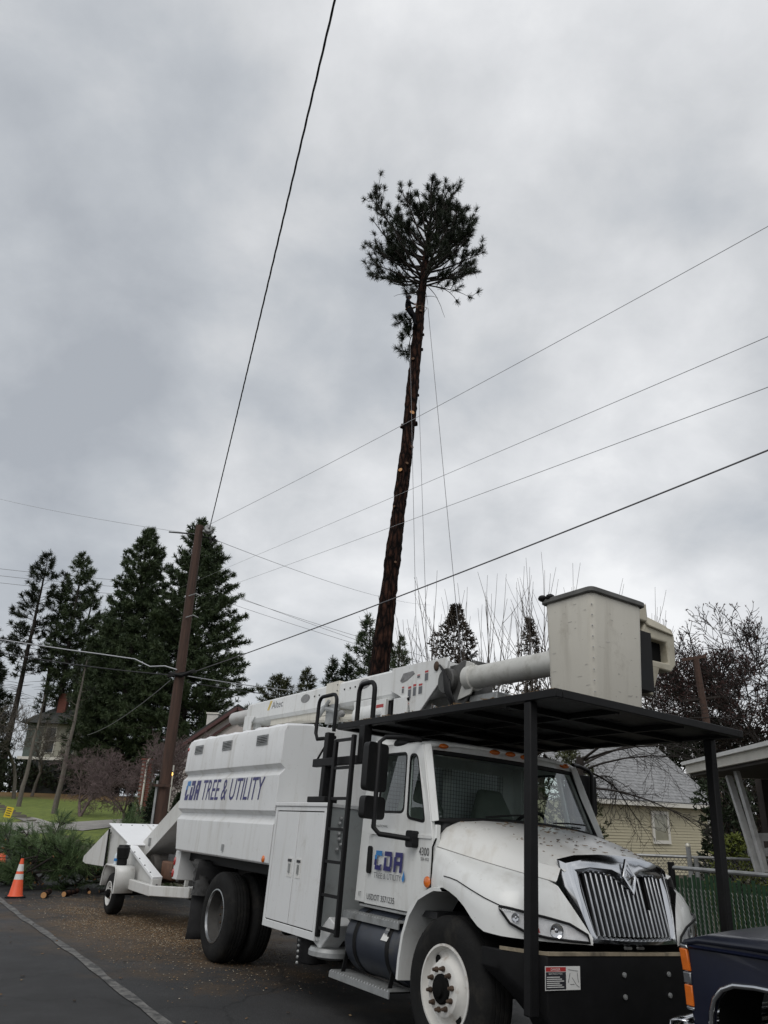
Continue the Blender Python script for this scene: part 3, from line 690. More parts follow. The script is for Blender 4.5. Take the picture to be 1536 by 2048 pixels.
# bunched dark tarp tucked behind the wheel
tp = M(); rings = []
for i in range(9):
    rr = []
    for k in range(12):
        a = 2*math.pi*k/12; w_ = .13+.05*math.sin(i*1.7+k*2.1)+.03*random.random()
        rr.append((-1.02+.5*w_*math.cos(a)+.02*i, 1.08+.8*w_*math.sin(a), 1.10-.055*i))
    rings.append(rr)
tp.loft(rings, True, True); tp.build('tarp_bundle', mat('dark_tarp', (.045, .045, .045), .9, var=.5, scale=12), truck, smooth=50)
# ---- fuel tank and steps
tk = M(); tk.lathe([(0, 0), (.24, 0), (.275, .03), (.28, .06), (.28, .86), (.275, .89), (.24, .92), (0, .92)], (3.12, .86, .66), (1, 0, 0), 32)
tank = tk.build('fuel_tank', tank_m, truck, smooth=35)
for x in (3.30, 3.85): M().lathe([(.283, 0), (.287, .004), (.287, .056), (.283, .06)], (x, .86, .66), (1, 0, 0), 32).build('tank_strap', black, tank, smooth=35)
M().mat(0).plate([[(3.78, .72), (3.88, .72), (3.88, .86), (3.78, .86)]], lambda u, v, t_: (u+.02*(v-.72)/.14, .86+math.sqrt(max(0, .292**2-(v-.66)**2))+t_, v), .002).mat(1).plate([[(3.80, .775), (3.86, .775), (3.86, .80), (3.80, .80)]], lambda u, v, t_: (u+.02*(v-.72)/.14, .863+math.sqrt(max(0, .292**2-(v-.66)**2))+t_, v), .002).build('sticker', [labw, inkg], tank)
def step(x0, x1, y0, y1, z):
    s_ = M().plate([[(x0, z-.05), (x1, z-.05), (x1, z), (x0, z)]], lambda u, v, t_: (u, y1-t_, v), .012); so = s_.build('step', galv, truck)
    M().box(x0, x1, y0, y1-.013, z-.012, z-.002).build('tread_plate', darkgap, so)
    n_ = int((x1-x0)/.045)
    for k in range(n_):
        x = x0+(k+.5)*(x1-x0)/n_; M().hexa([(x-.012, y0, z-.001), (x+.012, y0, z-.001), (x+.012, y1, z-.001), (x-.012, y1, z-.001), (x-.006, y0+.01, z+.014), (x+.006, y0+.01, z+.014), (x+.006, y1-.01, z+.014), (x-.006, y1-.01, z+.014)]).build('tread_tooth', galv, so)
step(3.06, 4.02, .85, 1.13, .875); step(2.95, 3.98, .93, 1.16, .36)
for x in (3.1, 3.9): M().bar((x, 1.1, .35), (x, 1.05, .62), .04, .012).build('step_hanger', black, truck)

# ---- cab
def yz(z, s=1): return s*(1.07 - (.08*(z-1.72)/.7 if z > 1.72 else 0) - (.03*(1.15-z)/.2 if z < 1.15 else 0))
def rrect(pts, r_=.05, n_=4):
    """round the corners of a polygon"""
    out_ = []; m = len(pts)
    for i in range(m):
        p = Vector(pts[i]).to_2d() if len(pts[i]) > 2 else Vector(pts[i]); a = Vector(pts[i-1]); b = Vector(pts[(i+1) % m])
        da = (a-p); db = (b-p); ra = min(r_, da.length*.45); rb_ = min(r_, db.length*.45)
        p0 = p+da.normalized()*ra; p1 = p+db.normalized()*rb_
        for k in range(n_+1):
            t_ = k/n_; out_.append(tuple((1-t_)**2*p0+2*t_*(1-t_)*p+t_*t_*p1))
    return out_
win = rrect([(3.43, 1.765), (3.905, 1.765), (3.815, 2.325), (3.41, 2.325)], .06)
vent = rrect([(3.962, 1.72), (4.265, 1.685), (3.99, 2.30), (3.865, 2.31)], .06)
door_out = [(3.29, .965), (4.08, .965), (4.36, 1.20), (4.385, 1.55), (4.345, 1.70), (4.06, 2.385), (3.30, 2.385), (3.27, 2.2)]
cabd = []
for s in (1, -1):
    d_ = M().plate([door_out, win, vent], lambda u, v, t_: (u, yz(v, s)-s*t_, v), .04).build('door', white, truck, bevel=.006)
    cabd.append(d_)
    g_ = M()
    for lp_ in (win, vent): g_.flat(lp_, lambda u, v, t_: (u, yz(v, s)-s*.02, v))
    g_.build('window_glass', wglass, d_)
    gk = M()
    for lp_ in (win, vent):
        c = Vector((sum(p[0] for p in lp_)/len(lp_), sum(p[1] for p in lp_)/len(lp_)))
        inn = [tuple(c+(Vector(p)-c)*.93) for p in lp_]
        gk.plate([lp_, inn], lambda u, v, t_: (u, yz(v, s)+s*(.003-t_), v), .018)
    gk.build('window_seal', blackp, d_)
    # door handle
    hnd = rrect([(3.335, 1.225), (3.40, 1.225), (3.40, 1.465), (3.335, 1.465)], .03)
    M().plate([hnd], lambda u, v, t_: (u, 1.064*s+s*(.012-t_), v), .02).build('door_handle', blackp, d_, bevel=.004)
    M().plate([rrect([(3.30, 1.572), (4.37, 1.562), (4.37, 1.592), (3.30, 1.602)], .01)], lambda u, v, t_: (u, 1.07*s+s*(.008-t_), v), .01).build('body_crease', white, d_, bevel=.006)
D0 = cabd[0]
fd = lambda u, v: (u, 1.0735, v)
a, b = M(), M(); cda((a, b), 3.465, 1.265, .47, .165, fd, 0.06)
a.build('lettering', cyan, D0); b.build('lettering', navy, D0)
q = M(); put_text(q, 'TREE & UTILITY', lambda u, v: (3.475+u, 1.0735, 1.195+v), .46, .048); q.build('lettering', inkg, D0)
M().quad((3.945, 1.0737, 1.215), (3.965, 1.0737, 1.19), (3.99, 1.0737, 1.215), (3.975, 1.0737, 1.29)).build('water_drop_emblem', cyan, D0)
q = M(); put_text(q, 'USDOT 3571235', lambda u, v: (3.35+u, yz(1.03)+.0045, 1.005+v), .47, .05); put_text(q, 'WT', lambda u, v: (3.19+u, yz(1.03)+.0045, 1.015+v), .05, .045)
put_text(q, 'INTERNATIONAL', lambda u, v: (3.36+u, 1.0735, 1.635+v), .30, .022); q.build('lettering', inkb, D0)
q = M(); put_text(q, '4300', lambda u, v: (4.19+u, 1.0735, 1.425+v), .15, .065); put_text(q, 'SBA 4X2', lambda u, v: (4.22+u, 1.0735, 1.385+v), .12, .026); q.build('lettering', inkb, D0)
# shell: corner pillars, rear wall, floor, roof
sh = M(); sh.box(3.14, 4.1, -1.0, 1.0, .93, .96)
for s in (1, -1):
    sh.plate([[(3.12, .97), (3.285, .97), (3.265, 2.2), (3.295, 2.39), (3.10, 2.39)]], lambda u, v, t_: (u, yz(v, s)-s*t_, v), .05)
    sh.plate([[(4.10, .98), (4.40, 1.20), (4.40, 1.68), (4.37, 1.68), (4.355, 1.20), (4.07, .97)]], lambda u, v, t_: (u, yz(v, s)-s*(.02+t_), v), .05)
shell = sh.build('cab_shell', white, truck, bevel=.006)
for s in (1, -1):
    M().hexa([(4.35, s*1.068, 1.70), (4.41, s*1.03, 1.715), (4.30, s*.985, 1.72), (4.27, s*1.03, 1.70), (4.065, s*.99, 2.385), (4.13, s*.95, 2.395), (4.09, s*.91, 2.395), (4.03, s*.94, 2.385)]).build('windshield_pillar', white, shell, bevel=.006)
M().plate([[(-1.0, .97), (1.0, .97), (1.02, 1.7), (.93, 2.42), (-.93, 2.42), (-1.02, 1.7)], [(-.78, 1.60), (-.74, 2.30), (-.06, 2.30), (-.06, 1.60)], [(.06, 1.60), (.06, 2.30), (.74, 2.30), (.78, 1.60)]], lambda u, v, t_: (3.12+t_, u, v), .03).build('rear_wall', white, shell)
gr = M()     # window guard mesh behind the seats
for k in range(40): gr.bar((3.17, -.77+.039*k, 1.6), (3.17, -.77+.039*k, 2.3), .003, .003)
for k in range(18): gr.bar((3.17, -.77, 1.61+.039*k), (3.17, .77, 1.61+.039*k), .003, .003)
gr.build('window_guard', inkg, shell)
M().box(3.13, 4.40, -1.0, 1.0, .95, 1.0).build('cab_floor', dash, shell)
M().box(3.05, 3.07, -.85, .85, 1.55, 2.33).build('added_backing_panel', mat('added_backing_pale', (.80, .83, .84), .5, var=.08, scale=3), shell)  # added pale panel outside the rear window, so the cab glass reads brighter
rf = M(); rings = []
for i in range(9):
    x = 3.08+(4.085-3.08)*i/8; e_ = 0 if 0 < i < 8 else 1
    rr = []
    for k in range(13):
        t_ = -1+2*k/12; yy = .99*math.sin(t_*math.pi/2); bow = .09*(1-t_*t_) if i > 4 else 0
        zz_ = 2.385+.075*(1-abs(t_)**3) - (.03 if i == 8 else 0) - (.01 if i == 0 else 0)
        rr.append((x+bow*(i-4)/4*.9, yy, zz_))
    rings.append(rr)
rf.loft(rings, False); o = rf.build('roof', white, shell, smooth=50); m_ = o.modifiers.new('s', 'SOLIDIFY'); m_.thickness = .03; m_.offset = -1
for y in (.80, .20, .0, -.20, -.80):
    xx = 4.115+.08*(1-(y/.99)**2)
    M().sphere((xx-.03, y, 2.405-.022*abs(y)), .05, 12, 8, (.75, 1.25, .5)).build('marker_light', amber, shell)
M().sphere((3.62, .93, 2.42), .1, 14, 8, (1.4, .7, .55)).build('roof_horn', blackp, shell)
# windshield
def wsx(t_, u): # t_ height 0..1, u -1..1
    yb, yt = 1.005, .935; xb = 4.33+.16*(1-u*u); xt = 4.07+.10*(1-u*u)
    return (xb+(xt-xb)*t_, u*(yb+(yt-yb)*t_), 1.715+.05*(1-u*u)*(1-t_) + (2.325-1.715)*t_)
M().loft([[wsx(1, -1+2*k/14) for k in range(15)], [(wsx(1, -1+2*k/14)[0]-.006, wsx(1, -1+2*k/14)[1]*1.0, 2.37) for k in range(15)], [(wsx(1, -1+2*k/14)[0]-.035, wsx(1, -1+2*k/14)[1]*1.01, 2.405+.03*(1-(-1+2*k/14)**2)) for k in range(15)], [(wsx(1, -1+2*k/14)[0]-.10, wsx(1, -1+2*k/14)[1]*1.01, 2.42+.035*(1-(-1+2*k/14)**2)) for k in range(15)]], False).build('windshield_header', white, truck, smooth=50)
wsd = M().loft([[wsx(i/6, -1+2*k/14) for k in range(15)] for i in range(7)], False).build('windshield', wglass, truck, smooth=60)
ed = M()
path = [wsx(0, -1+2*k/14) for k in range(15)] + [wsx(i/6, 1) for i in range(1, 7)] + [wsx(1, 1-2*k/14) for k in range(1, 15)] + [wsx(1-i/6, -1) for i in range(1, 7)]
ed.tube(path, .022, 6); ed.build('windshield_seal', blackp, wsd)
for y0 in (.55, -.25):
    a_ = Vector(wsx(.02, y0/1.0)); b_ = Vector(wsx(.10, (y0-.55)/1.0)); off = Vector((.03, 0, .02))
    M().tube([a_+off, (a_+b_)/2+off*1.3, b_+off], .008, 6).build('wiper', blackp, truck)
# interior
for y in (.5, -.45):
    st = M(); st.loft([[(3.35+.1*t_, y-.24, 1.2+.1*0) for t_ in (0, 1)] + [(3.45, y+.24, 1.2), (3.35, y+.24, 1.2)], [(3.30, y-.26, 1.85), (3.44, y-.26, 1.85), (3.44, y+.26, 1.85), (3.30, y+.26, 1.85)], [(3.27, y-.15, 2.12), (3.36, y-.15, 2.12), (3.36, y+.15, 2.12), (3.27, y+.15, 2.12)]], True, True)
    st.box(3.38, 3.9, y-.25, y+.25, 1.18, 1.32); st.build('seat', seatm, truck, bevel=.04, seg=3)
M().hexa([(3.98, -.98, 1.35), (4.30, -.98, 1.35), (4.30, .98, 1.35), (3.98, .98, 1.35), (3.95, -.98, 1.66), (4.36, -.93, 1.725), (4.36, .93, 1.725), (3.95, .98, 1.66)]).build('dashboard', dash, truck, bevel=.03)
sw = M(); c = Vector((3.92, -.45, 1.72)); ax_ = Vector((-.8, 0, .6)).normalized(); u_ = Vector((0, 1, 0)); v_ = ax_.cross(u_)
sw.tube([c+(u_*math.cos(2*math.pi*k/24)+v_*math.sin(2*math.pi*k/24))*.22 for k in range(25)], .016, 6, False); sw.bar(c-u_*.2, c+u_*.2, .03, .03); sw.tube([c, c-ax_*.3], .03, 8); sw.build('steering_wheel', blackp, truck)

# ---- hood and fenders
HX = [4.36, 4.40, 4.55, 4.70, 4.85, 5.00, 5.12, 5.22, 5.32, 5.42, 5.48]
def lerp(x, X, Y): return float(np.interp(x, X, Y))
def hood_sec(x):
    zt = lerp(x, [4.36, 4.4, 4.7, 5.0, 5.25, 5.48], [1.77, 1.775, 1.735, 1.665, 1.585, 1.505]); shd = lerp(x, [4.4, 4.8, 5.2, 5.48], [.97, .90, .77, .64]); zc = lerp(x, [4.4, 5.48], [1.505, 1.325])
    return [(x, 0, zt), (x, shd*.3, zt-.004), (x, shd*.6, zt-.018), (x, shd*.82, zt-.05), (x, shd*.94, zt-.105), (x, shd+.005, zc+.10), (x, shd+.045, zc+.015), (x, shd+.06, zc)]
def fen_sec(x):
    shd = lerp(x, [4.4, 4.8, 5.2, 5.48, 5.56, 5.63], [.97, .90, .77, .64, .53, .475])+.06*(1 if x < 5.49 else max(0, (5.63-x)/.14)); zc = lerp(x, [4.4, 5.48, 5.56, 5.63], [1.505, 1.325, 1.12, .97])
    w_ = lerp(x, [4.4, 4.55, 4.75, 5.0, 5.2, 5.31, 5.40, 5.48, 5.55, 5.60, 5.63], [1.085, 1.12, 1.15, 1.155, 1.14, 1.09, 1.01, .88, .72, .57, .48])
    zl = lerp(x, [4.4, 4.5, 4.62, 4.80, 4.95, 5.05, 5.14, 5.3, 5.63], [1.165, 1.20, 1.205, 1.17, 1.09, 1.01, .955, .94, .925])
    zm = min(zc-.03, lerp(x, [4.4, 4.8, 5.3, 5.63], [1.30, 1.28, 1.14, .95])); 
    p = [(x, shd, zc), (x, shd+(w_-shd)*.16, zc-.012), (x, shd+(w_-shd)*.55, zc-.25*(zc-zm)), (x, shd+(w_-shd)*.85, zc-.6*(zc-zm)), (x, w_-.006, zm), (x, w_, zm-(zm-zl)*.5), (x, w_-.004, zl)]
    return p
def fseam(x): 
    q_ = fen_sec(x); return q_[4]
mirp = lambda ps: [(p[0], -p[1], p[2]) for p in ps]
hd = M(); hd.loft([mirp(hood_sec(x))[::-1]+hood_sec(x)[1:] for x in HX], False)
hood = hd.build('hood', workpaint('hood_paint', (.70, .70, .675), .32, .85, (.34, .28, .18), coat=.3), truck, smooth=40)
def litter(name, parent, n, fn, m_, lo, hi, wd, seed):
    rr_ = random.Random(seed); mb = M()
    for _ in range(n):
        x, y, z = fn(rr_); a_ = rr_.uniform(0, 3.14); l_ = rr_.uniform(lo, hi); dx, dy = math.cos(a_)*l_, math.sin(a_)*l_; w_ = rr_.uniform(.5, 1)*wd
        mb.hexa([(x-dx-dy*.0, y-dy-w_, z), (x+dx, y+dy-w_, z), (x+dx, y+dy+w_, z), (x-dx, y-dy+w_, z), (x-dx, y-dy-w_, z+.004), (x+dx, y+dy-w_, z+.006), (x+dx, y+dy+w_, z+.006), (x-dx, y-dy+w_, z+.004)])
    return tag(mb.build(name, m_, parent, smooth=None), kind='stuff')
def on_hood(rr_):
    x = rr_.choice((rr_.uniform(4.42, 5.4), rr_.gauss(5.15, .2), rr_.gauss(4.6, .12))); x = min(5.44, max(4.4, x)); y = rr_.gauss(0, .33); s_ = hood_sec(x); y = max(-s_[3][1], min(s_[3][1], y))
    return x, y, float(np.interp(abs(y), [q_[1] for q_ in s_[:5]], [q_[2] for q_ in s_[:5]]))+.002
litter('needle_debris', hood, 120, on_hood, mat('brown_needles', (.17, .11, .055), .9, var=.4), .006, .026, .0022, 3)
litter('leaf_debris', hood, 16, on_hood, mat('dead_leaf', (.05, .04, .03), .9, var=.4), .008, .02, .008, 4)
litter('needle_debris', canopy, 700, lambda r_: (r_.uniform(2.7, 5.94), r_.choice((r_.uniform(-1.13, 1.13), r_.uniform(.9, 1.14))), 2.666), mat('brown_needles', (.12, .075, .035), .9), .012, .06, .004, 5)
FX = [4.40, 4.47, 4.55, 4.64, 4.74, 4.84, 4.94, 5.03, 5.10, 5.17, 5.24, 5.31, 5.37, 5.43, 5.49, 5.54, 5.59, 5.63]
for s in (1, -1):
    fe = M(); secs = [fen_sec(x) for x in FX]
    if s < 0: secs = [mirp(q_) for q_ in secs]
    fe.loft(secs, False); fo = fe.build('fender', white, truck, smooth=40)
    # arch flare running down behind the wheel
    A = [(4.015, .47), (4.03, .62), (4.07, .80), (4.15, .98), (4.27, 1.11), (4.40, 1.165), (4.5, 1.20), (4.62, 1.205)]
    fl_ = M(); fl_.loft([[(x, s*(1.09+.03*i/7), z), (x+.004, s*(1.125+.03*i/7), z-.006), (x+.035, s*(1.125+.03*i/7), z-.03*(1-.6*(i < 3))), (x+.03, s*.7, z-.02)] for i, (x, z) in enumerate(A)], False)
    fl_.build('fender_flare', white, fo, smooth=30)
    sm_ = M(); sm_.tube([(fen_sec(x)[4][0], s*(fen_sec(x)[4][1]+.002), fen_sec(x)[4][2]) for x in FX if 4.6 < x < 5.35], .004, 5); sm_.build('panel_seam', darkgap, fo)
    sm_ = M(); sm_.tube([(x, s*(hood_sec(x)[7][1]+.001), hood_sec(x)[7][2]) for x in HX], .0045, 5); sm_.build('panel_seam', mat('grey_seam', (.22, .22, .21), .6), fo)
    sm_ = M(); sm_.tube([(4.405, s*1.082, z) for z in (1.18, 1.3, 1.42, 1.5)]+[(4.395, s*1.045, 1.56), (4.38, s*1.02, 1.66)], .008, 5); sm_.build('door_gap', darkgap, fo)
    # wheel well
    ww = M(); WA = [(4.03, .5), (4.08, .8), (4.25, 1.08), (4.45, 1.18), (4.70, 1.19), (4.95, 1.07), (5.12, .95), (5.2, .7)]
    ww.loft([[(x, s*1.10, z), (x, s*.45, z)] for x, z in WA], False); ww.loft([[(x, s*.5, z), (x, s*.5, .45)] for x, z in WA], False); ww.build('wheel_well', darkgap, fo)
    M().sphere((4.37, s*1.10, 1.225), .05, 12, 8, (.9, .4, .9)).build('marker_light', amber, fo)
    # headlight
    def hp(x, z, off): 
        y_ = lerp(x, [5.2, 5.31, 5.40, 5.48, 5.55, 5.60, 5.65], [1.14, 1.09, 1.01, .88, .72, .57, .42]); 
        nx = lerp(x, [5.2, 5.36, 5.52, 5.63], [.1, .5, .85, 1]); ny = math.sqrt(1-nx*nx)
        return (x+nx*off, s*(y_+ny*off), z)
    top = [(5.30, 1.135), (5.36, 1.128), (5.44, 1.108), (5.51, 1.085), (5.57, 1.055), (5.615, .99)]
    bot = [(5.305, 1.115), (5.36, 1.03), (5.44, .975), (5.51, .955), (5.57, .945), (5.62, .94)]
    hb = M(); hb.loft([[hp(a[0], a[1], .008), hp((a[0]+b[0])/2, (a[1]+b[1])/2, .004), hp(b[0], b[1], .008)] for a, b in zip(top, bot)], False); hbo = hb.build('headlight', mat('headlight_silver', (.80, .81, .82), .3, .15, var=.2, scale=14), truck, smooth=60)
    hl_ = M(); hl_.loft([[hp(a[0], a[1], .014), hp((a[0]+b[0])/2, (a[1]+b[1])/2, .035), hp(b[0], b[1], .014)] for a, b in zip(top, bot)], False); hl_.build('headlight_lens', lens_g, hbo, smooth=60)
    he = M(); he.tube([hp(a[0], a[1], .016) for a in top]+[hp(b[0], b[1], .016) for b in bot[::-1]]+[hp(top[0][0], top[0][1], .016)], .010, 5, False); he.build('headlight_rim', blackp, hbo)
    M().quad(hp(5.445, 1.085, .02), hp(5.47, 1.075, .02), hp(5.485, .985, .02), hp(5.46, .985, .02)).build('reflector', redl, hbo)
    for xx_, zz_, r_ in ((5.39, 1.07, .03), (5.535, 1.005, .05)):
        c = Vector(hp(xx_, zz_, .004)); M().lathe([(r_, .012), (r_*.8, .004), (r_*.3, .0), (0, .016)], c, (Vector(hp(xx_, zz_, 1))-Vector(hp(xx_, zz_, 0))), 16).build('lamp_bowl', chrome, hbo)

# ---- grille with chrome surround
def gx(y, z): return 5.525 + (1.42-z)*.27 - .16*y*y
NO = 40
outer, inner, mid = [], [], []
def outl(t_):      # t_ 0..1 around: top right to ...
    pass
oc = [(-.62, 1.485), (-.45, 1.525), (-.2, 1.545), (0, 1.55), (.2, 1.545), (.45, 1.525), (.62, 1.485), (.60, 1.30), (.545, 1.12), (.50, .99), (.49, .925), (.25, .925), (0, .925), (-.25, .925), (-.49, .925), (-.50, .99), (-.545, 1.12), (-.60, 1.30)]
ic = [(-.475, 1.395), (-.36, 1.415), (-.15, 1.40), (0, 1.315), (.15, 1.40), (.36, 1.415), (.475, 1.395), (.465, 1.30), (.445, 1.12), (.43, 1.02), (.42, .985), (.22, .978), (0, .975), (-.22, .978), (-.42, .985), (-.43, 1.02), (-.445, 1.12), (-.465, 1.30)]
cs = M(); r0, r1, r2, r3 = [], [], [], []
for (oy, oz), (iy, iz) in zip(oc, ic):
    r0.append((gx(oy, oz)-.035, oy, oz)); my, mz = oy*.75+iy*.25, oz*.75+iz*.25; r1.append((gx(my, mz)+(.03 if abs(oy) < .46 else .012), my, mz))
    my, mz = oy*.3+iy*.7, oz*.3+iz*.7; r2.append((gx(my, mz)+(.045 if abs(oy) < .46 else .016), my, mz)); r3.append((gx(iy, iz)+.0, iy, iz))
cs.loft([r0, r1, r2, r3], True); surround = cs.build('grille_surround', chrome, truck, smooth=45)
gb = M(); gb.plate([[(y, z) for y, z in ic]], lambda u, v, t_: (gx(u, v)-.03-t_, u, v), .01); gb.build('grille_back', darkgap, surround)
def topz(y): return lerp(abs(y), [0, .15, .36, .475], [1.315, 1.40, 1.415, 1.395])-.005
NB = 17
for k in range(NB):
    y = .415-.83*k/(NB-1); yb = y*.965
    z1 = topz(y); z0 = .985
    if k == 12: z1 = 1.17
    M().hexa([(gx(yb, z0)-.02, yb-.013, z0), (gx(yb, z0)+.012, yb-.008, z0), (gx(yb, z0)+.012, yb+.008, z0), (gx(yb, z0)-.02, yb+.013, z0), (gx(y, z1)-.02, y-.013, z1), (gx(y, z1)+.012, y-.008, z1), (gx(y, z1)+.012, y+.008, z1), (gx(y, z1)-.02, y+.013, z1)]).build('grille_bar', chromed, surround, bevel=.003)
em = M(); fe_ = lambda u, v, t_: (gx(u, v+1.40)+.065-t_, u, v+1.40)
em.mat(0).plate([[(0, -.13), (.08, 0), (0, .13), (-.08, 0)], [(0, -.09), (-.055, 0), (0, .09), (.055, 0)]], fe_, .02); em.mat(1).plate([[(0, -.09), (.055, 0), (0, .09), (-.055, 0)]], lambda u, v, t_: (gx(u, v+1.4)+.035-t_, u, v+1.4), .012)
em.mat(0).plate([[(-.03, -.004), (.0, .05), (.03, -.004), (.018, -.004), (0, .03), (-.018, -.004)]], lambda u, v, t_: (gx(u, v+1.4)+.045-t_, u, v+1.4), .01)
em.build('diamond_emblem', [chrome, greyp], surround, bevel=.003)
# ---- bumper
def bmx(y): return 5.66-.30*max(0, (abs(y)-.93)/.22)**1.6
bp = M(); secs = []
for k in range(25):
    y = -1.15+2.3*k/24; x = bmx(y); zl = .32 if abs(y) < .85 else .32+.42*(abs(y)-.85)/.3
    secs.append([(x-.20, y, .86), (x, y, .86), (x+.004, y, .80), (x, y, zl+.03), (x-.02, y, zl), (x-.2, y, zl)])
bp.loft(secs, True, True); bumper = bp.build('bumper', black, truck, smooth=30, bevel=.006)
te = M(); te.loft([[(bmx(y)-.03, y, .862), (bmx(y)+.008, y, .862), (bmx(y)+.008, y, .884), (bmx(y)-.03, y, .884)] for y in np.linspace(-1.14, 1.14, 25)], True, True)
te.build('bumper_edge', tanw, bumper)
for y in (.14, .20): pass
for z in (.60, .74):
    for y in (.20, -.3): M().lathe([(.018, 0), (.018, .012), (0, .016)], (5.664, y, z), (1, 0, 0), 8).build('bolt', galv, bumper)
for y in (.08, -.06): M().tube([(5.60, y-.03, .905), (5.64, y, .91), (5.60, y+.03, .905)], .012, 6).build('tow_hook', galv, bumper)
# warning label on the bumper
sx = 5.669
def lab(y0, y1, z0, z1, off): return [(sx+off, y0, z0), (sx+off, y1, z0), (sx+off, y1, z1), (sx+off, y0, z1)]
st = M(); st.mat(0).quad(*lab(1.0, .66, .655, .80, 0)); st.mat(1).quad(*lab(.993, .80, .66, .765, .0006)); st.mat(2).quad(*lab(.993, .80, .768, .795, .0006))
for k in range(6): st.mat(0).quad(*lab(.985, .82+.02*(k % 3), .672+.012*k, .677+.012*k, .0012))
st.mat(0); put_text(st, 'DANGER', lambda u, v: (sx+.0012, .945-u, .773+v), .09, .016)
put_text(st, 'ELECTROCUTION', lambda u, v: (sx+.0012, .965-u, .75+v), .13, .010)
st.mat(1)
for a_, b_ in (((.78, .78), (.68, .77)), ((.74, .73), (.70, .685)), ((.78, .70), (.76, .76)), ((.70, .685), (.67, .67)), ((.76, .69), (.72, .69)), ((.69, .76), (.68, .70))):
    st.bar((sx+.001, a_[0], a_[1]), (sx+.001, b_[0], b_[1]), .0015, .003, (1, 0, 0))
st.build('warning_label', [labw, inkb, labr], bumper)

# ---- mirrors
for s in (1, -1):
    hx = 3.86; yy = 1.42
    bx_ = rrect([(hx-.18, 1.935), (hx+.19, 1.935), (hx+.20, 2.33), (hx-.17, 2.33)], .05)
    # heads: flat housings facing rearwards, slightly toed in
    h1 = M(); yc = s*1.37
    def hd_(u, v, t_): # u across, v up
        return (hx - .10 + t_ + .35*(u)*1.0, yc + s*u, v)
    up_ = rrect([(-.16, 1.93), (.13, 1.93), (.13, 2.36), (-.16, 2.36)], .05); lo_ = rrect([(-.16, 1.69), (.13, 1.69), (.13, 1.885), (-.16, 1.885)], .05)
    m1 = M().plate([up_], hd_, .10).build('mirror', blackp, truck, bevel=.02, seg=3); M().plate([rrect([(-.13, 1.96), (.10, 1.96), (.10, 2.33), (-.13, 2.33)], .04)], lambda u, v, t_: hd_(u, v, -.004-t_), .002).build('mirror_glass', chrome, m1)
    m2 = M().plate([lo_], hd_, .10).build('mirror', blackp, truck, bevel=.02, seg=3); M().plate([rrect([(-.13, 1.72), (.10, 1.72), (.10, 1.86), (-.13, 1.86)], .04)], lambda u, v, t_: hd_(u, v, -.004-t_), .002).build('mirror_glass', chrome, m2)
    ar = M(); xr = hx+.07
    ar.tube([(4.04, s*1.0, 2.42), (3.98, s*1.15, 2.43), (xr, s*1.34, 2.41), (xr, s*1.40, 2.36), (xr, s*1.40, 1.75), (xr, s*1.40, 1.62), (xr+.04, s*1.36, 1.57), (4.12, s*1.12, 1.55)], .022, 8)
    ar.build('mirror_arm', blackp, truck, smooth=50)
    M().plate([rrect([(4.06, 1.48), (4.17, 1.48), (4.17, 1.62), (4.06, 1.62)], .03)], lambda u, v, t_: (u, s*(1.068+t_), v), .07).build('mirror_bracket', blackp, truck, bevel=.015)

# ---- boom
YB0, YB1 = -.06, .35
lbm = M(); lbm.loft([[(x, y, z) for y, z in ((YB0+.03, zb), (YB1-.03, zb), (YB1, zb+.05), (YB1, zt_-.03), (YB1-.03, zt_), (YB0+.03, zt_), (YB0, zt_-.03), (YB0, zb+.05))] for x, zb, zt_ in ((-2.0, 3.15, 3.455), (.74, 3.11, 3.45), (2.5, 3.09, 3.435), (3.40, 3.12, 3.41))], True, True)
boom = lbm.build('lower_boom', boomw, truck, smooth=25, bevel=.004)
sl = M(); sl.loft([[(x, y, z) for y, z in ((YB0-.012, 3.095), (YB1+.012, 3.095), (YB1+.012, 3.465), (YB0-.012, 3.465))] for x in (.76, 1.12)], True, True); sl.build('boom_sleeve', fiber, boom, bevel=.008)
for z in (3.17, 3.25, 3.33, 3.41): M().sphere((1.09, YB1+.014, z), .010, 6, 4).build('rivet', black, boom)
pl = [(2.46, 3.436), (3.56, 3.412), (3.58, 3.37), (3.545, 3.24), (3.04, 2.83), (2.90, 2.83), (2.87, 2.98), (2.60, 3.11), (2.46, 3.16)]
M().plate([pl], lambda u, v, t_: (u, YB1+.004+t_, v), .03).build('boom_side_plate', boomw, boom, bevel=.006)
M().plate([pl], lambda u, v, t_: (u, YB0-.034+t_, v), .03).build('boom_side_plate', boomw, boom, bevel=.006)
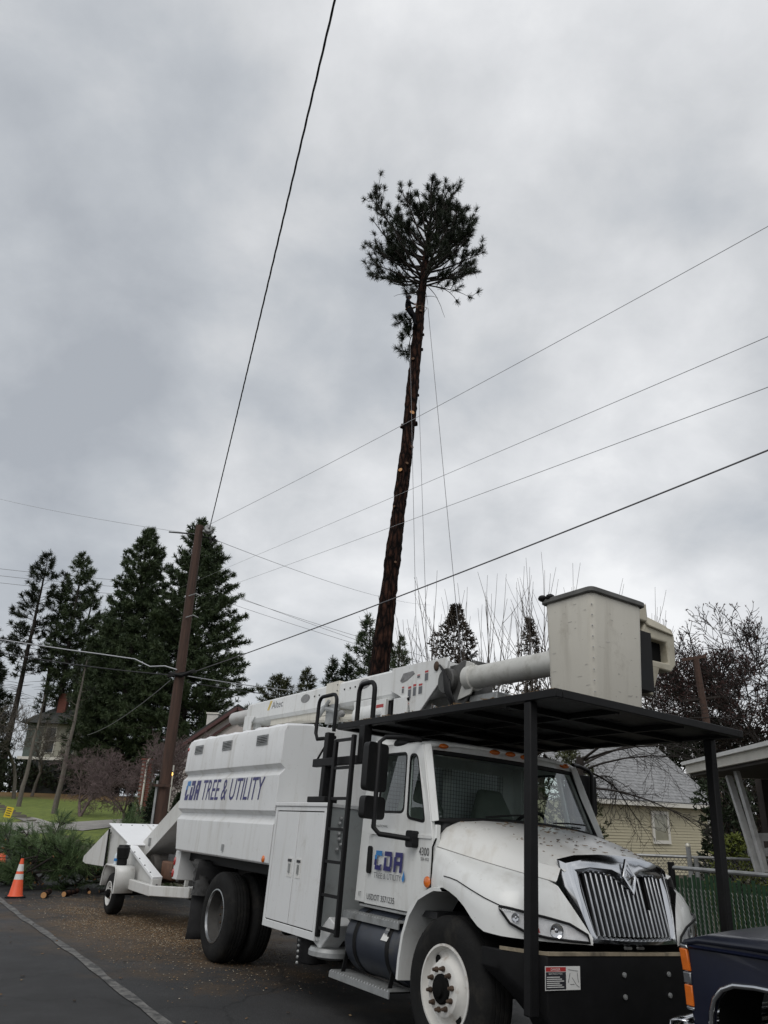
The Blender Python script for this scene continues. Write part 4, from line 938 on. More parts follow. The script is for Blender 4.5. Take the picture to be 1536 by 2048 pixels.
# bolts, patches, labels
def oval(cx_, cz, a_, b_, n_=16): return [(cx_+a_*math.cos(2*math.pi*k/n_), cz+b_*math.sin(2*math.pi*k/n_)) for k in range(n_)]
grime = mat('worn_grey_patch', (.20, .20, .20), .6, var=.4, scale=14)
for cx_, cz in ((.13, 3.33), (1.78, 3.34)): M().plate([oval(cx_, cz, .14, .06)], lambda u, v, t_: (u, YB1+.001+t_, v), .004).build('access_cover', grime, boom)
M().plate([[(2.66, 3.26), (2.72, 3.34), (2.92, 3.345), (2.95, 3.31), (2.80, 3.25), (2.70, 3.235)]], lambda u, v, t_: (u, YB1+.035+t_, v), .004).build('access_cover', grime, boom)
for x in (.42, .56, 1.27, 1.42, 1.55): M().sphere((x, YB1+.002, 3.33), .013, 6, 4).build('bolt', black, boom)
lbl = M()
for (x, z, w_, h_) in ((2.70, 3.10, .055, .09), (2.83, 3.03, .075, .15), (2.93, 3.045, .075, .15), (3.04, 3.055, .085, .13), (3.15, 3.19, .08, .13), (3.00, 3.24, .07, .05), (2.83, 2.90, .05, .09)):
    lbl.mat(0).plate([[(x, z), (x+w_, z), (x+w_, z+h_), (x, z+h_)]], lambda u, v, t_: (u, YB1+.0355+t_, v), .001)
    lbl.mat(1).plate([[(x+.008, z+.01), (x+w_-.008, z+.01), (x+w_-.008, z+h_*.72), (x+.008, z+h_*.72)]], lambda u, v, t_: (u, YB1+.037+t_, v), .001)
    lbl.mat(2).plate([[(x+.008, z+h_*.78), (x+w_-.008, z+h_*.78), (x+w_-.008, z+h_*.95), (x+.008, z+h_*.95)]], lambda u, v, t_: (u, YB1+.037+t_, v), .001)
lbl.build('warning_labels', [labw, inkg, labr], boom)
M().sphere((3.38, YB1+.045, 3.335), .042, 10, 8, (1, .5, 1.3)).build('pivot_boss', rust, boom)
M().sphere((2.86, YB1+.04, 3.03), .022, 8, 6).build('bolt', black, boom)
q = M(); put_text(q, 'Altec', lambda u, v: (-1.02+u, YB1+.002, 3.29+v), .40, .105); q.build('lettering', inkg, boom)
lg = M()
for k in range(3): lg.quad(*[(-1.18+.03*k+a_, YB1+.002, 3.28+.045*k+b_) for a_, b_ in ((0, 0), (.075, .0), (.10, .05), (.025, .05))])
lg.build('yellow_logo', yel, boom)
M().lathe([(0, 0), (.10, 0), (.11, .02), (.11, .85), (.12, .87), (.12, .92)], (-2.92, .20, 3.315), (1, 0, 0), 20).build('tail_cylinder', mat('stained_cylinder', (.58, .57, .55), .4, var=.1, scale=3, dirt=((.25, .13, .1), .6, 4, .56)), boom)
M().box(-2.9, -2.0, -.04, .12, 3.2, 3.44).build('boom_tail', boomw, boom, bevel=.01)
bk = M(); bk.plate([[(-2.02, 3.02), (-1.72, 3.02), (-1.72, 3.14), (-1.60, 3.22), (-2.02, 3.26)]], lambda u, v, t_: (u, YB1+.003+t_, v), .02); bk.build('boom_bracket', boomw, boom, bevel=.005)
M().bar((-1.85, .2, 2.78), (-1.85, .2, 3.18), .10, .10).build('boom_rest', boomw, truck)
# linkage under the boom
lk = M(); lk.tube([(-.9, .25, 3.12), (1.6, .25, 2.95)], .05, 10); lk.box(-1.1, .75, .12, .30, 3.05, 3.15); lk.build('lift_link', fiber, boom)
cy = M(); cy.tube([(.85, .42, 3.12), (1.3, .42, 3.02)], .03, 8); cy.tube([(.8, .45, 3.0), (1.0, .42, 3.2)], .025, 8); cy.box(.9, 1.15, .33, .40, 2.9, 3.15); cy.build('knuckle', galv, boom)
# pedestal and control boxes
pd = M(); pd.lathe([(.42, 1.2), (.42, 2.55), (.34, 2.62), (.34, 2.72), (.40, 2.74), (.40, 2.82)], (2.25, 0, 0), (0, 0, 1), 28); pd.build('pedestal', boomw, truck, smooth=35)
tu = M(); tu.tube([(1.65, .28, 2.94), (2.35, .28, 2.94)], .15, 16); tu.box(1.75, 2.7, YB0, .12, 2.8, 3.14); tu.plate([[(1.7, 2.82), (2.0, 2.82), (2.1, 3.12), (1.6, 3.12)]], lambda u, v, t_: (u, .36+t_, v), .03); tu.build('turret', boomw, truck, bevel=.01)
cbx = M(); cbx.mat(0).box(2.16, 2.42, .12, .42, 2.72, 3.08); cbx.mat(0).box(2.58, 2.86, .12, .41, 2.72, 3.06); cbx.mat(1).box(2.42, 2.58, .12, .38, 2.72, 3.06); cbx.build('control_box', [boomw, darkgap], truck, bevel=.006)
M().mat(0).box(2.20, 2.33, .4205, .4225, 2.76, 2.90).mat(1).box(2.22, 2.38, .4205, .4225, 2.98, 3.02).build('control_label', [inkg, labr], truck)
hs = M()
for k in range(6):
    y0 = .05+.05*k; hs.tube([(2.48+.012*k, .39, 2.75), (2.47+.01*k, .395, 2.9), (2.5, .39, 3.02)], .010, 5)
hs.build('hydraulic_hose', black, truck)
for (x, y, z, r_) in ((1.45, .46, 2.98, .045),): M().sphere((x, y, z), r_, 10, 8).build('pin', grime, truck)
# elbow with hoses
eb = M(); eb.box(3.42, 3.86, -.02, .24, 2.86, 3.36); eb.tube([(3.56, -.1, 3.15), (3.56, .40, 3.15)], .14, 18); eb.plate([[(3.60, 2.84), (3.80, 2.86), (3.92, 3.02), (3.92, 3.30), (3.78, 3.36), (3.60, 3.30)]], lambda u, v, t_: (u, .30+t_, v), .03)
elbow = eb.build('boom_elbow', mat('grimy_dark_steel', (.06, .06, .058), .6, var=.5, scale=8), truck, bevel=.012)
M().plate([[(3.72, 2.93), (3.94, 2.97), (3.98, 3.05), (3.98, 3.29), (3.86, 3.33), (3.80, 3.10)]], lambda u, v, t_: (u, .335+t_, v), .02).build('elbow_cover', tube_m, elbow, bevel=.006)
for k in range(5):
    M().tube([(3.45+.02*k, .40, 3.33-.02*k), (3.62+.015*k, .47-.01*k, 3.24-.03*k), (3.64+.02*k, .45, 3.02), (3.70+.02*k, .40, 2.87-.01*k), (3.60, .35, 2.80)], .014, 6).build('hose', blackp, elbow, smooth=60)
M().box(3.86, 4.30, .10, .30, 2.84, 2.97).build('elbow_box', galv, elbow, bevel=.01)
# upper boom
ub = M(); ub.lathe([(.0, 0), (.135, 0), (.135, .10), (.117, .11), (.117, 1.55), (0, 1.55)], (3.86, .30, 3.15), (1, 0, -.01), 24); upb = ub.build('upper_boom', tube_m, truck, smooth=35)
# ---- bucket
def rsq(x0, x1, y0, y1, z, r_=.06, n_=4): return [(p[0], p[1], z) for p in rrect([(x0, y0), (x1, y0), (x1, y1), (x0, y1)], r_, n_)]
bu = M(); bu.loft([rsq(5.16, 5.66, -.19, .40, 2.715, .05), rsq(5.145, 5.675, -.205, .415, 2.75), rsq(5.115, 5.70, -.225, .435, 3.66), rsq(5.115, 5.70, -.225, .435, 3.69), rsq(5.145, 5.67, -.195, .405, 3.69), rsq(5.17, 5.64, -.17, .38, 2.78)], True, True)
bucket = bu.build('bucket', fiber, truck, smooth=35)
scm = mat('scuff_grey', (.38, .365, .33), .8, var=.4); sr = random.Random(12); sc_ = M()
for _ in range(24):
    z_ = sr.uniform(2.8, 3.6); l_ = sr.uniform(.004, .03); h_ = sr.uniform(.002, .009)
    if sr.random() < .5:
        x_ = sr.uniform(5.22, 5.62); y_ = .417+.018*(z_-2.75)/.91+.0015; sc_.quad((x_-l_, y_, z_), (x_+l_, y_, z_+sr.gauss(0, .01)), (x_+l_, y_, z_+h_), (x_-l_*.6, y_, z_+h_))
    else:
        y_ = sr.uniform(-.13, .35); x_ = 5.677+.023*(z_-2.75)/.91+.0015; sc_.quad((x_, y_-l_, z_), (x_, y_+l_, z_+sr.gauss(0, .01)), (x_, y_+l_, z_+h_), (x_, y_-l_*.6, z_+h_))
tag(sc_.build('scuff_marks', scm, bucket), kind='stuff')
lp_ = M(); lp_.loft([rsq(5.10, 5.715, -.24, .45, 3.655), rsq(5.085, 5.73, -.255, .465, 3.665), rsq(5.085, 5.73, -.255, .465, 3.70), rsq(5.10, 5.715, -.24, .45, 3.71), rsq(5.15, 5.665, -.19, .40, 3.71), rsq(5.15, 5.665, -.19, .40, 3.655)], True); lp_.build('bucket_lip', mat('grey_rubber_lip', (.10, .10, .095), .7, var=.3), bucket, smooth=35)
for k, x in enumerate((5.10, 5.18)): M().sphere((x+.02, .46-.02*k, 3.715), .045, 10, 6, (1, 1, .7)).build('lip_hook', black, bucket)
rv = M()
for k in range(9): rv.sphere((5.69-.004*k*.3, .425-.0015*k, 3.55-.095*k), .007, 5, 4)
rv.build('rivets', galv, bucket)
bkt = M(); bkt.box(5.24, 5.56, -.50, -.215, 2.95, 3.50); bkt.build('bucket_mount', black, bucket)
cr_ = mat('cream_bracket', (.40, .37, .29), .55, var=.12, dirt=((.2, .17, .11), .6, 4, .52))
b2 = M()
b2.plate([[(-.50, 3.20), (-.84, 3.20), (-.92, 3.28), (-.93, 3.56), (-.90, 3.63), (-.52, 3.66), (-.46, 3.52)], [(-.58, 3.27), (-.56, 3.48), (-.80, 3.48), (-.82, 3.28)]], lambda u, v, t_: (5.50-t_, u, v), .28)
b2.build('bucket_bracket', cr_, bucket, bevel=.015)
M().hexa([(5.24, -.52, 3.60), (5.53, -.52, 3.585), (5.53, -.90, 3.56), (5.24, -.90, 3.58), (5.24, -.44, 3.70), (5.50, -.44, 3.70), (5.48, -.84, 3.66), (5.24, -.84, 3.66)]).build('bracket_cap', cr_, bucket, bevel=.015)
M().hexa([(5.30, -.52, 2.96), (5.46, -.52, 2.96), (5.46, -.60, 2.94), (5.30, -.60, 2.94), (5.25, -.50, 3.22), (5.50, -.50, 3.22), (5.50, -.68, 3.22), (5.25, -.68, 3.22)]).build('bracket_leg', cr_, bucket, bevel=.012)
M().box(5.28, 5.52, -.52, -.225, 3.62, 3.80).build('bracket_block', cr_, bucket, bevel=.015)
M().box(5.26, 5.42, -.80, -.58, 3.26, 3.48).build('bracket_recess', darkgap, bucket)

# ================================================================ WOOD CHIPPER
cmx = Matrix(((TF.x, -TLf.x, 0, TO.x), (TF.y, -TLf.y, 0, TO.y), (0, 0, 1, 0.0), (0, 0, 0, 1)))
chipper = empty('wood_chipper', mtx=cmx)
tag(chipper, 'white towed wood chipper hitched behind the bucket truck', 'wood chipper')
cw = workpaint('chipper_white', (.64, .64, .62), .42, 1.3)
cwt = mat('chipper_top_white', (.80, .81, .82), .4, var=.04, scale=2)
for s, yf in ((1, 1.22), (-1, -.62)):
    ty = M().lathe([(a, b*s) for a, b in ((.19, -.02), (.20, .0), (.25, .01), (.30, -.005), (.325, -.03), (.33, -.05), (.33, -.17), (.31, -.21), (.2, -.22))], (-4.97, yf, .33), (0, 1, 0), 36).build('tyre', rubber, chipper, smooth=40)
    M().lathe([(a, b*s) for a, b in ((.195, -.02), (.195, .006), (.18, .006), (.17, -.05), (.15, -.06), (.12, -.03), (.07, -.02), (.06, -.02))], (-4.97, yf, .33), (0, 1, 0), 32).build('rim', mat('trailer_rim_white', (.68, .68, .66), .4, var=.05), ty, smooth=40)
    M().lathe([(.065, -.03), (.065, .03), (.05, .045), (0, .045)], (-4.97, yf, .33), (0, s, 0), 16).build('hub', darkgap, ty)
    for k in range(5):
        a = 2*math.pi*k/5+.3; M().lathe([(.014, 0), (.014, .02), (0, .025)], (-4.97+.09*math.cos(a), yf-.022*s, .33+.09*math.sin(a)), (0, s, 0), 6).build('lug_nut', rust, ty)
    fd = M(); pr = [(-5.50, .42), (-5.46, .60), (-5.36, .74), (-5.28, .775), (-4.66, .775), (-4.60, .74), (-4.575, .68), (-4.575, .36)]
    y0, y1 = (yf-.30, yf+.03) if s > 0 else (yf-.03, yf+.30)
    fd.loft([[(x, y0, z), (x, y1, z)] for x, z in pr], False)
    fo = fd.build('fender', cw, chipper, smooth=40); so = fo.modifiers.new('s', 'SOLIDIFY'); so.thickness = .02; so.offset = 0
    M().tube([(x, y1 if s > 0 else y0, z) for x, z in pr], .014, 6).build('fender_lip', cw, fo)
M().tube([(-4.97, -.6, .33), (-4.97, 1.2, .33)], .04, 10).build('axle', black, chipper)
# frame and tongue
for s in (1, -1):
    yb = .34+s*.62
    M().bar((-6.3, yb, .50), (-3.35, yb, .50), .09, .16).build('frame_rail', cw, chipper, bevel=.01)
    M().bar((-3.37, yb, .50), (-2.45, .34+s*.28, .54), .09, .15).build('tongue_arm', cw, chipper, bevel=.01)
M().bar((-2.5, .34, .56), (-1.75, .34, .60), .12, .12).build('tongue', cw, chipper, bevel=.01)
for y in (.62, .42): M().bar((-2.75, y, .55), (-2.62, y, 1.10), .05, .05).build('tongue_jack', cw, chipper)
M().box(-2.85, -2.45, .15, .55, .52, .60).build('tongue_plate', cw, chipper, bevel=.01)
M().tube([(-2.6, .62, .46), (-2.35, .5, .42), (-1.95, .45, .5)], .02, 6).build('safety_chain', black, chipper)
# infeed hopper
hop = M(); hop.hexa([(-6.65, -.42, .66), (-6.65, .90, .66), (-5.30, .86, .66), (-5.30, -.10, .66), (-6.72, -.45, 1.42), (-6.72, .92, 1.42), (-5.28, .86, 1.09), (-5.10, -.10, 1.09)])
hopper = hop.build('infeed_hopper', cw, chipper, bevel=.008)
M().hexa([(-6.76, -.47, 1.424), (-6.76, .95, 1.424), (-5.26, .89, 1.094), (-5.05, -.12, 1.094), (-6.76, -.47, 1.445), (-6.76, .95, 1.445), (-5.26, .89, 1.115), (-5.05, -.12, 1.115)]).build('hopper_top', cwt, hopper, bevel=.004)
for k in range(6): M().sphere((-6.60, .75-.22*k, 1.412), .018, 6, 4).build('bolt', galv, hopper)
M().bar((-6.7, .20, 1.44), (-5.2, .25, 1.12), .02, .02).build('top_seam', cw, hopper)
wg = M(); wg.plate([[(-6.60, 1.36), (-7.80, .78), (-7.82, .68), (-7.6, .645), (-6.60, .655)]], lambda u, v, t_: (u, .94+t_+.12*(-6.6-u), v), .02); wg.build('infeed_wing', cw, hopper, bevel=.006)
wg = M(); wg.plate([[(-6.60, 1.36), (-7.80, .78), (-7.82, .68), (-7.6, .645), (-6.60, .655)]], lambda u, v, t_: (u, -.46-t_-.12*(-6.6-u), v), .02); wg.build('infeed_wing', cw, hopper, bevel=.006)
M().bar((-6.60, .955, .64), (-6.60, .965, 1.34), .03, .03).build('hinge_rod', black, hopper)
M().bar((-6.62, .96, 1.26), (-6.40, .97, 1.27), .02, .02).build('hinge_pin', black, hopper)
# drum housing side wall and sloping flange bar
sw_ = M(); sw_.plate([[(-5.35, 1.08), (-3.62, .655), (-3.62, .49), (-4.3, .49), (-5.0, .58), (-5.35, .66)]], lambda u, v, t_: (u, .80+t_, v), .05); sw_.build('drum_housing_side', cw, chipper, bevel=.006)
sw_ = M(); sw_.plate([[(-5.35, 1.08), (-3.62, .655), (-3.62, .49), (-4.3, .49), (-5.0, .58), (-5.35, .66)]], lambda u, v, t_: (u, -.12-t_, v), .05); sw_.build('drum_housing_side', cw, chipper, bevel=.006)
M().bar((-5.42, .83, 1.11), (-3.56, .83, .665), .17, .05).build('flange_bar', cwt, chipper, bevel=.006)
M().box(-3.66, -3.56, .75, .91, .47, .655).build('flange_foot', cw, chipper, bevel=.006)
for k in range(5): M().sphere((-5.2+.36*k, .90, 1.085-.086*k), .014, 6, 4).build('bolt', black, chipper)
M().sphere((-3.555, .83, .56), .02, 6, 5).build('bolt', black, chipper)
dk = M(); dk.lathe([(0, -.1), (.22, -.1), (.24, -.05), (.24, .55), (.22, .6), (0, .6)], (-4.75, 0, .74), (0, 1, 0), 24); dk.build('drum', mat('dark_drum', (.05, .045, .04), .7, var=.5, scale=6), chipper, smooth=35)
en = M(); en.box(-4.3, -3.1, -.3, .45, .58, 1.0); en.lathe([(0, 0), (.2, 0), (.22, .05), (.22, .25), (.2, .3), (0, .3)], (-3.4, .25, .82), (0, 1, 0), 20); en.tube([(-3.6, .6, .75), (-3.1, .6, .78)], .02, 6); en.build('engine', mat('engine_grey', (.07, .07, .07), .6, var=.5, scale=9), chipper, bevel=.02)
M().box(-4.15, -3.6, .46, .60, .62, .90).build('belt_guard', mat('rusty_belt', (.12, .06, .035), .8, var=.4, scale=6), chipper, bevel=.02)
# discharge chute rising to the chip box
cu = M(); cu.hexa([(-5.40, .10, .80), (-5.40, .62, .80), (-5.62, .62, 1.06), (-5.62, .10, 1.06), (-2.75, .10, 1.86), (-2.75, .62, 1.86), (-2.95, .62, 2.14), (-2.95, .10, 2.14)]); chute = cu.build('discharge_chute', cw, chipper, bevel=.008)
M().box(-4.92, -4.88, .622, .66, 1.10, 1.24).build('latch', galv, chute)
M().bar((-5.38, .632, .81), (-2.8, .632, 1.86), .02, .03).build('chute_flange', cw, chute)

# black cup and water bottle on the chipper fender
cup = M(); cup.lathe([(0, 0), (.085, 0), (.09, .02), (.085, .09), (.10, .12), (.115, .26), (.118, .28), (.10, .30), (.09, .33), (0, .33)], (0, 0, 0), (0, 0, 1), 20)
cupo = cup.build('bucket', blackp, smooth=35); cupo.matrix_world = cmx @ Matrix.Translation((-4.85, -1.10, .787)); tag(cupo, 'small black plastic bucket standing on the white chipper fender', 'bucket')
M().lathe([(.092, .1), (.096, .105), (.096, .115), (.092, .12)], (0, 0, 0), (0, 0, 1), 20).build('band', darkgap, cupo)
bt = M(); bt.lathe([(0, 0), (.032, 0), (.034, .01), (.030, .05), (.034, .08), (.034, .13), (.028, .16), (.014, .185), (.013, .20)], (0, 0, 0), (0, 0, 1), 16)
bto = bt.build('water_bottle', mat('clear_bottle', (.62, .68, .72), .15, var=.1, scale=20), smooth=50); bto.matrix_world = cmx @ Matrix.Translation((-5.05, -1.16, .787)); tag(bto, 'clear plastic water bottle on the chipper fender beside the black bucket', 'bottle')
M().lathe([(.016, .195), (.016, .215), (0, .216)], (0, 0, 0), (0, 0, 1), 12).build('cap', labw, bto)
M().lathe([(.0345, .055), (.0345, .10)], (0, 0, 0), (0, 0, 1), 16).build('label', cyan, bto)

# ================================================================ TRAFFIC CONES
orange = mat('cone_orange', (.72, .09, .025), .5, var=.08, dirt=((.3, .06, .03), .4, 8, .55)); refl = mat('cone_reflective', (.62, .62, .60), .4, var=.12, scale=20)
def cone(p, label, rz):
    o = empty('traffic_cone', p); o.rotation_euler = (0, 0, rz); tag(o, label, 'traffic cone', 'traffic cones beside the road')
    MB().plate([rrect([(-.19, -.19), (.19, -.19), (.19, .19), (-.19, .19)], .06)], lambda u, v, t_: (u, v, t_), .03).build('base', black, o, bevel=.006)
    rr = lambda z: .135-.105*z/.70
    c = MB(); c.lathe([(.15, .03), (rr(.05)+.004, .05), (rr(.70), .70), (.028, .715), (.02, .715), (.02, .6)], (0, 0, 0), (0, 0, 1), 28); c.build('cone_body', orange, o, smooth=40)
    for z0, z1 in ((.33, .43), (.48, .61)): MB().lathe([(rr(z0)+.003, z0), (rr(z1)+.003, z1)], (0, 0, 0), (0, 0, 1), 28).build('reflective_band', refl, o, smooth=60)
c1 = gpix(30, 1795); cone(c1, 'orange traffic cone with two white bands in front of the cut brush', .4)
c2 = gpix(1, 1727); cone(c2, 'orange cone farther up the road, cut by the left photo edge', .9)

# ================================================================ UTILITY POLE AND WIRES
polem = mat('pole_wood', (.058, .029, .019), .8, var=.35, scale=3, stretch=(6, 6, .5), bump=.3, bscale=12, dirt=((.028, .017, .012), .7, 2.5, .48))
pb = at(362, 1330, 20); PX, PY = pb.x, 20.0; pz0 = hgt(PX, PY)-.3; PZ = at(402, 1052, 20).z
pole = empty('utility_pole', (PX, PY, pz0)); tag(pole, 'tall brown wooden utility pole standing behind the chip box', 'utility pole')
n = 14
MB().tube([(0.004*math.sin(i), 0, (PZ-pz0)*i/n) for i in range(n+1)], [.158-.045*i/n for i in range(n+1)], 16).build('shaft', polem, pole, smooth=50)
def loc_p(z): return z-pz0
hw = MB(); hw.lathe([(.02, -.10), (.10, -.10), (.12, -.07), (.12, -.03), (.07, -.02), (.07, .02), (.12, .03), (.12, .07), (.10, .10), (.02, .10)], (.27, -.05, loc_p(PZ-.12)), (.3, -1, .1), 18); hw.build('insulator_spool', galv, pole, smooth=40)
MB().bar((.10, 0, loc_p(PZ-.15)), (.30, -.02, loc_p(PZ-.15)), .05, .05).build('spool_bracket', galv, pole)
MB().tube([(.12, 0, loc_p(PZ-.32)), (.40, -.03, loc_p(PZ-.38)), (.52, -.05, loc_p(PZ-.42))], .02, 6).build('cable_clamp', black, pole)
x_ = MB(); x_.bar((.36, -.05, loc_p(PZ-.52)), (.50, -.05, loc_p(PZ-.30)), .05, .05); x_.bar((.33, -.05, loc_p(PZ-.38)), (.54, -.05, loc_p(PZ-.45)), .05, .05); x_.build('splice_clamp', black, pole)
for z in (6.55, 7.15): MB().tube([(0, -.16, loc_p(z)), (.2, -.2, loc_p(z+.06)), (.34, -.18, loc_p(z))], .016, 6).build('service_loop', galv, pole, smooth=60)
bx = MB(); bx.tube([(-.25, -.1, loc_p(5.05)), (.1, -.18, loc_p(5.0)), (.42, -.12, loc_p(5.15))], .05, 8); bx.bar((-.28, -.15, loc_p(4.98)), (.46, -.15, loc_p(5.12)), .06, .06); bx.build('cable_junction', black, pole, smooth=50)
gu = MB(); gu.bar((-.16, -.12, loc_p(.6)), (-.16, -.12, loc_p(2.4)), .05, .05); gu.build('conduit', galv, pole)
MB().box(-.22, .2, -.22, -.17, loc_p(2.26), loc_p(2.32)).build('pole_band', polem, pole)
wireg = mat('wire_grey', (.10, .10, .105), .5, var=.1); wirel = mat('wire_light', (.40, .41, .43), .5, .0, var=.1); wireb = mat('wire_black', (.02, .02, .022), .6, var=.1)
def wire(name, pts, rad, m, label, sag=0.0, grp=None, twist=False, cat='wire'):
    pts = [Vector(p) for p in pts]; out_ = []
    if len(pts) == 2:
        nn = 40; a, b = pts
        out_ = [a.lerp(b, k/nn) - Vector((0, 0, sag*4*(k/nn)*(1-k/nn))) for k in range(nn+1)]
    else: out_ = pts
    mb = MB()
    if twist:
        nn = 260; a, b = pts; d = (b-a).normalized(); u = d.cross(Vector((0, 0, 1))).normalized(); v = u.cross(d)
        for j in range(3):
            mb.tube([a.lerp(b, k/nn) - Vector((0, 0, sag*4*(k/nn)*(1-k/nn))) + (u*math.cos(k*.7+2.09*j)+v*math.sin(k*.7+2.09*j))*rad*1.1 for k in range(nn+1)], rad, 5)
    else: mb.tube(out_, rad, 5)
    return tag(mb.build(name, m, smooth=70), label, cat, grp)
ptop = Vector((PX, PY, PZ))
def far_end(a, b, s_, k=1.75): return Vector(a)+(Vector(b)-Vector(a))*k+Vector((0, 0, 4*s_*(1-1/k)))
e_ = atz(665, 0, 9.6); s0 = ptop+Vector((.30, -.06, -.12)); e2 = s0 + (e_-s0)*1.9
wire('service_cable', [s0, e2], .0068, wireb, 'thick twisted black cable rising from the pole top towards the upper left', .25, 'overhead cables', True)
G = 'overhead cables'
wire('power_line', [ptop+Vector((.1, 0, -.05)), far_end(ptop+Vector((.1, 0, -.05)), atz(1640, 395, 9.4), 0.30)], .0055, wirel, 'topmost thin grey line crossing the sky behind the pine trunk to the right', .30, G)
wire('power_line', [at(300, 1200, 75), far_end(at(300, 1200, 75), atz(1660, 620, 8.6), 0.12)], .0065, wirel, 'second grey line from the top crossing behind the trunk to the right', .12, G)
wire('power_line', [at(330, 1215, 75), far_end(at(330, 1215, 75), atz(1660, 728, 8.2), 0.40)], .0075, wirel, 'third grey line from the top crossing behind the trunk to the right', .40, G)
wire('telephone_cable', [Vector((PX+.4, PY-.1, 5.12)), far_end(Vector((PX+.4, PY-.1, 5.12)), atz(1680, 842, 6.3), 0.25)], .0125, wireg, 'heavy dark cable running from mid pole to the right, lowest over the bucket', .25, G)
wire('power_line', [ptop+Vector((-.1, 0, -.25)), at(-90, 975, 30)], .0065, wirel, 'single thin line running left from the pole top', .15, G)
wire('splice_sleeve', [at(338, 1064, 20.1), at(385, 1068, 20)], .022, wireb, 'dark splice sleeve on the line left of the pole top', 0, None, False, 'splice')
wire('power_line', [ptop+Vector((.5, -.05, -.42)), at(860, 1210, 60)], .008, wirel, 'faint line sagging right from the clamp near the pole top', .4, G)
for i, (ya, yb) in enumerate(((1138, 1172), (1152, 1185), (1166, 1200))):
    wire('power_line', [at(-80, ya-10, 90), at(420, yb, 90)], .024, wireg, ('upper', 'middle', 'lower')[i]+' of three parallel lines behind the left pines', .3, G)
for i, (a, b) in enumerate((((440, 1180), (1000, 1376)), ((440, 1184), (1000, 1356)), ((440, 1200), (1000, 1372)))):
    wire('power_line', [at(*a, 74), at(*b, 58)], .016, wireg, ('uppermost', 'middle', 'lowest')[i]+' of three lines between the dense pine and the trunk', .2, G)
lowp = Vector((PX-.1, PY-.15, 5.0))
wire('telephone_cable', [at(-60, 1270, 22), at(60, 1288, 21.5), at(140, 1300, 21), at(200, 1308, 20.8), at(270, 1318, 20.3), at(300, 1333, 20.1), at(330, 1332, 20), lowp+Vector((.05, 0, .15))], .016, wirel, 'pale cable with a kink running left from mid pole', 0, G)
wire('telephone_cable', [at(-60, 1292, 24), lowp], .016, wireb, 'black cable running left from mid pole below the pale one', .1, G)
wire('guy_wire', [at(175, 1470, 34), lowp+Vector((-.1, 0, -.15))], .012, wireg, 'slack drop wire slanting down left from the pole across dark pines', .2, G)
wire('telephone_cable', [Vector((PX+.25, PY-.1, 5.0)), at(700, 1388, 34)], .015, wirel, 'pale low cable running right from the pole towards the boom', .10, G)
wire('telephone_cable', [Vector((PX+.25, PY-.1, 4.85)), at(700, 1396, 34)], .015, wireb, 'black low cable just under the pale one towards the boom', .15, G)

# ================================================================ TREES
bark = barkmat('pine_bark', (.019, .010, .008), (.046, .022, .015), (.004, .003, .003))
barkd = mat('dark_bark', (.018, .013, .010), .9, var=.4, scale=5, stretch=(3, 3, .6), bump=.5)
barkg = mat('grey_bark', (.12, .105, .09), .9, var=.35, scale=5, stretch=(3, 3, .6), bump=.4)
barkp = mat('purple_twig', (.135, .098, .096), .9, var=.3, scale=3)
barkw = mat('whip_bark', (.075, .062, .052), .85, var=.3, scale=3)
needle = leafmat('pine_needles', (.020, .036, .017), (.082, .110, .052)); needled = leafmat('dark_pine_needles', (.008, .013, .007), (.030, .042, .020))
needlef = leafmat('fresh_cut_needles', (.038, .075, .028), (.12, .17, .07)); fol_ol = leafmat('olive_foliage', (.02, .026, .010), (.07, .075, .03))
fol_dk = leafmat('dark_foliage', (.010, .017, .009), (.035, .050, .022)); fol_br = leafmat('brown_foliage', (.022, .017, .012), (.060, .046, .030))
fol_yg = leafmat('yellow_green_foliage', (.06, .08, .012), (.20, .22, .04)); fol_rd = leafmat('reddish_leaves', (.028, .014, .012), (.075, .034, .030))
cutw = mat('fresh_cut_wood', (.46, .24, .10), .8, var=.15, scale=14)

def unit(v): return v/np.maximum(np.linalg.norm(v, axis=-1, keepdims=True), 1e-9)
def tufts(P, D, nb, ln, wd, rg, spread=1.0, flat=None):
    P = np.asarray(P, float); D = unit(np.asarray(D, float)); n = len(P)
    PP = np.repeat(P, nb, 0); DD = np.repeat(D, nb, 0)
    d = unit(DD + rg.normal(size=PP.shape)*spread*.75)
    L_ = ln*rg.uniform(.65, 1.15, len(PP)); W_ = np.full(len(PP), wd)*rg.uniform(.7, 1.3, len(PP))
    off = DD*(rg.uniform(-.35, .35, len(PP))*ln)[:, None]
    return blade_arrays(PP+off, d, L_, W_, rg)
def tube_np(path, rad, n=10, jit=0.0, rg=None):
    mb = MB(); mb.tube(path, rad, n)
    if jit:
        for i in range(len(mb.v)):
            p = mb.v[i]; mb.v[i] = (p[0]+rg.normal()*jit, p[1]+rg.normal()*jit, p[2])
    return mb
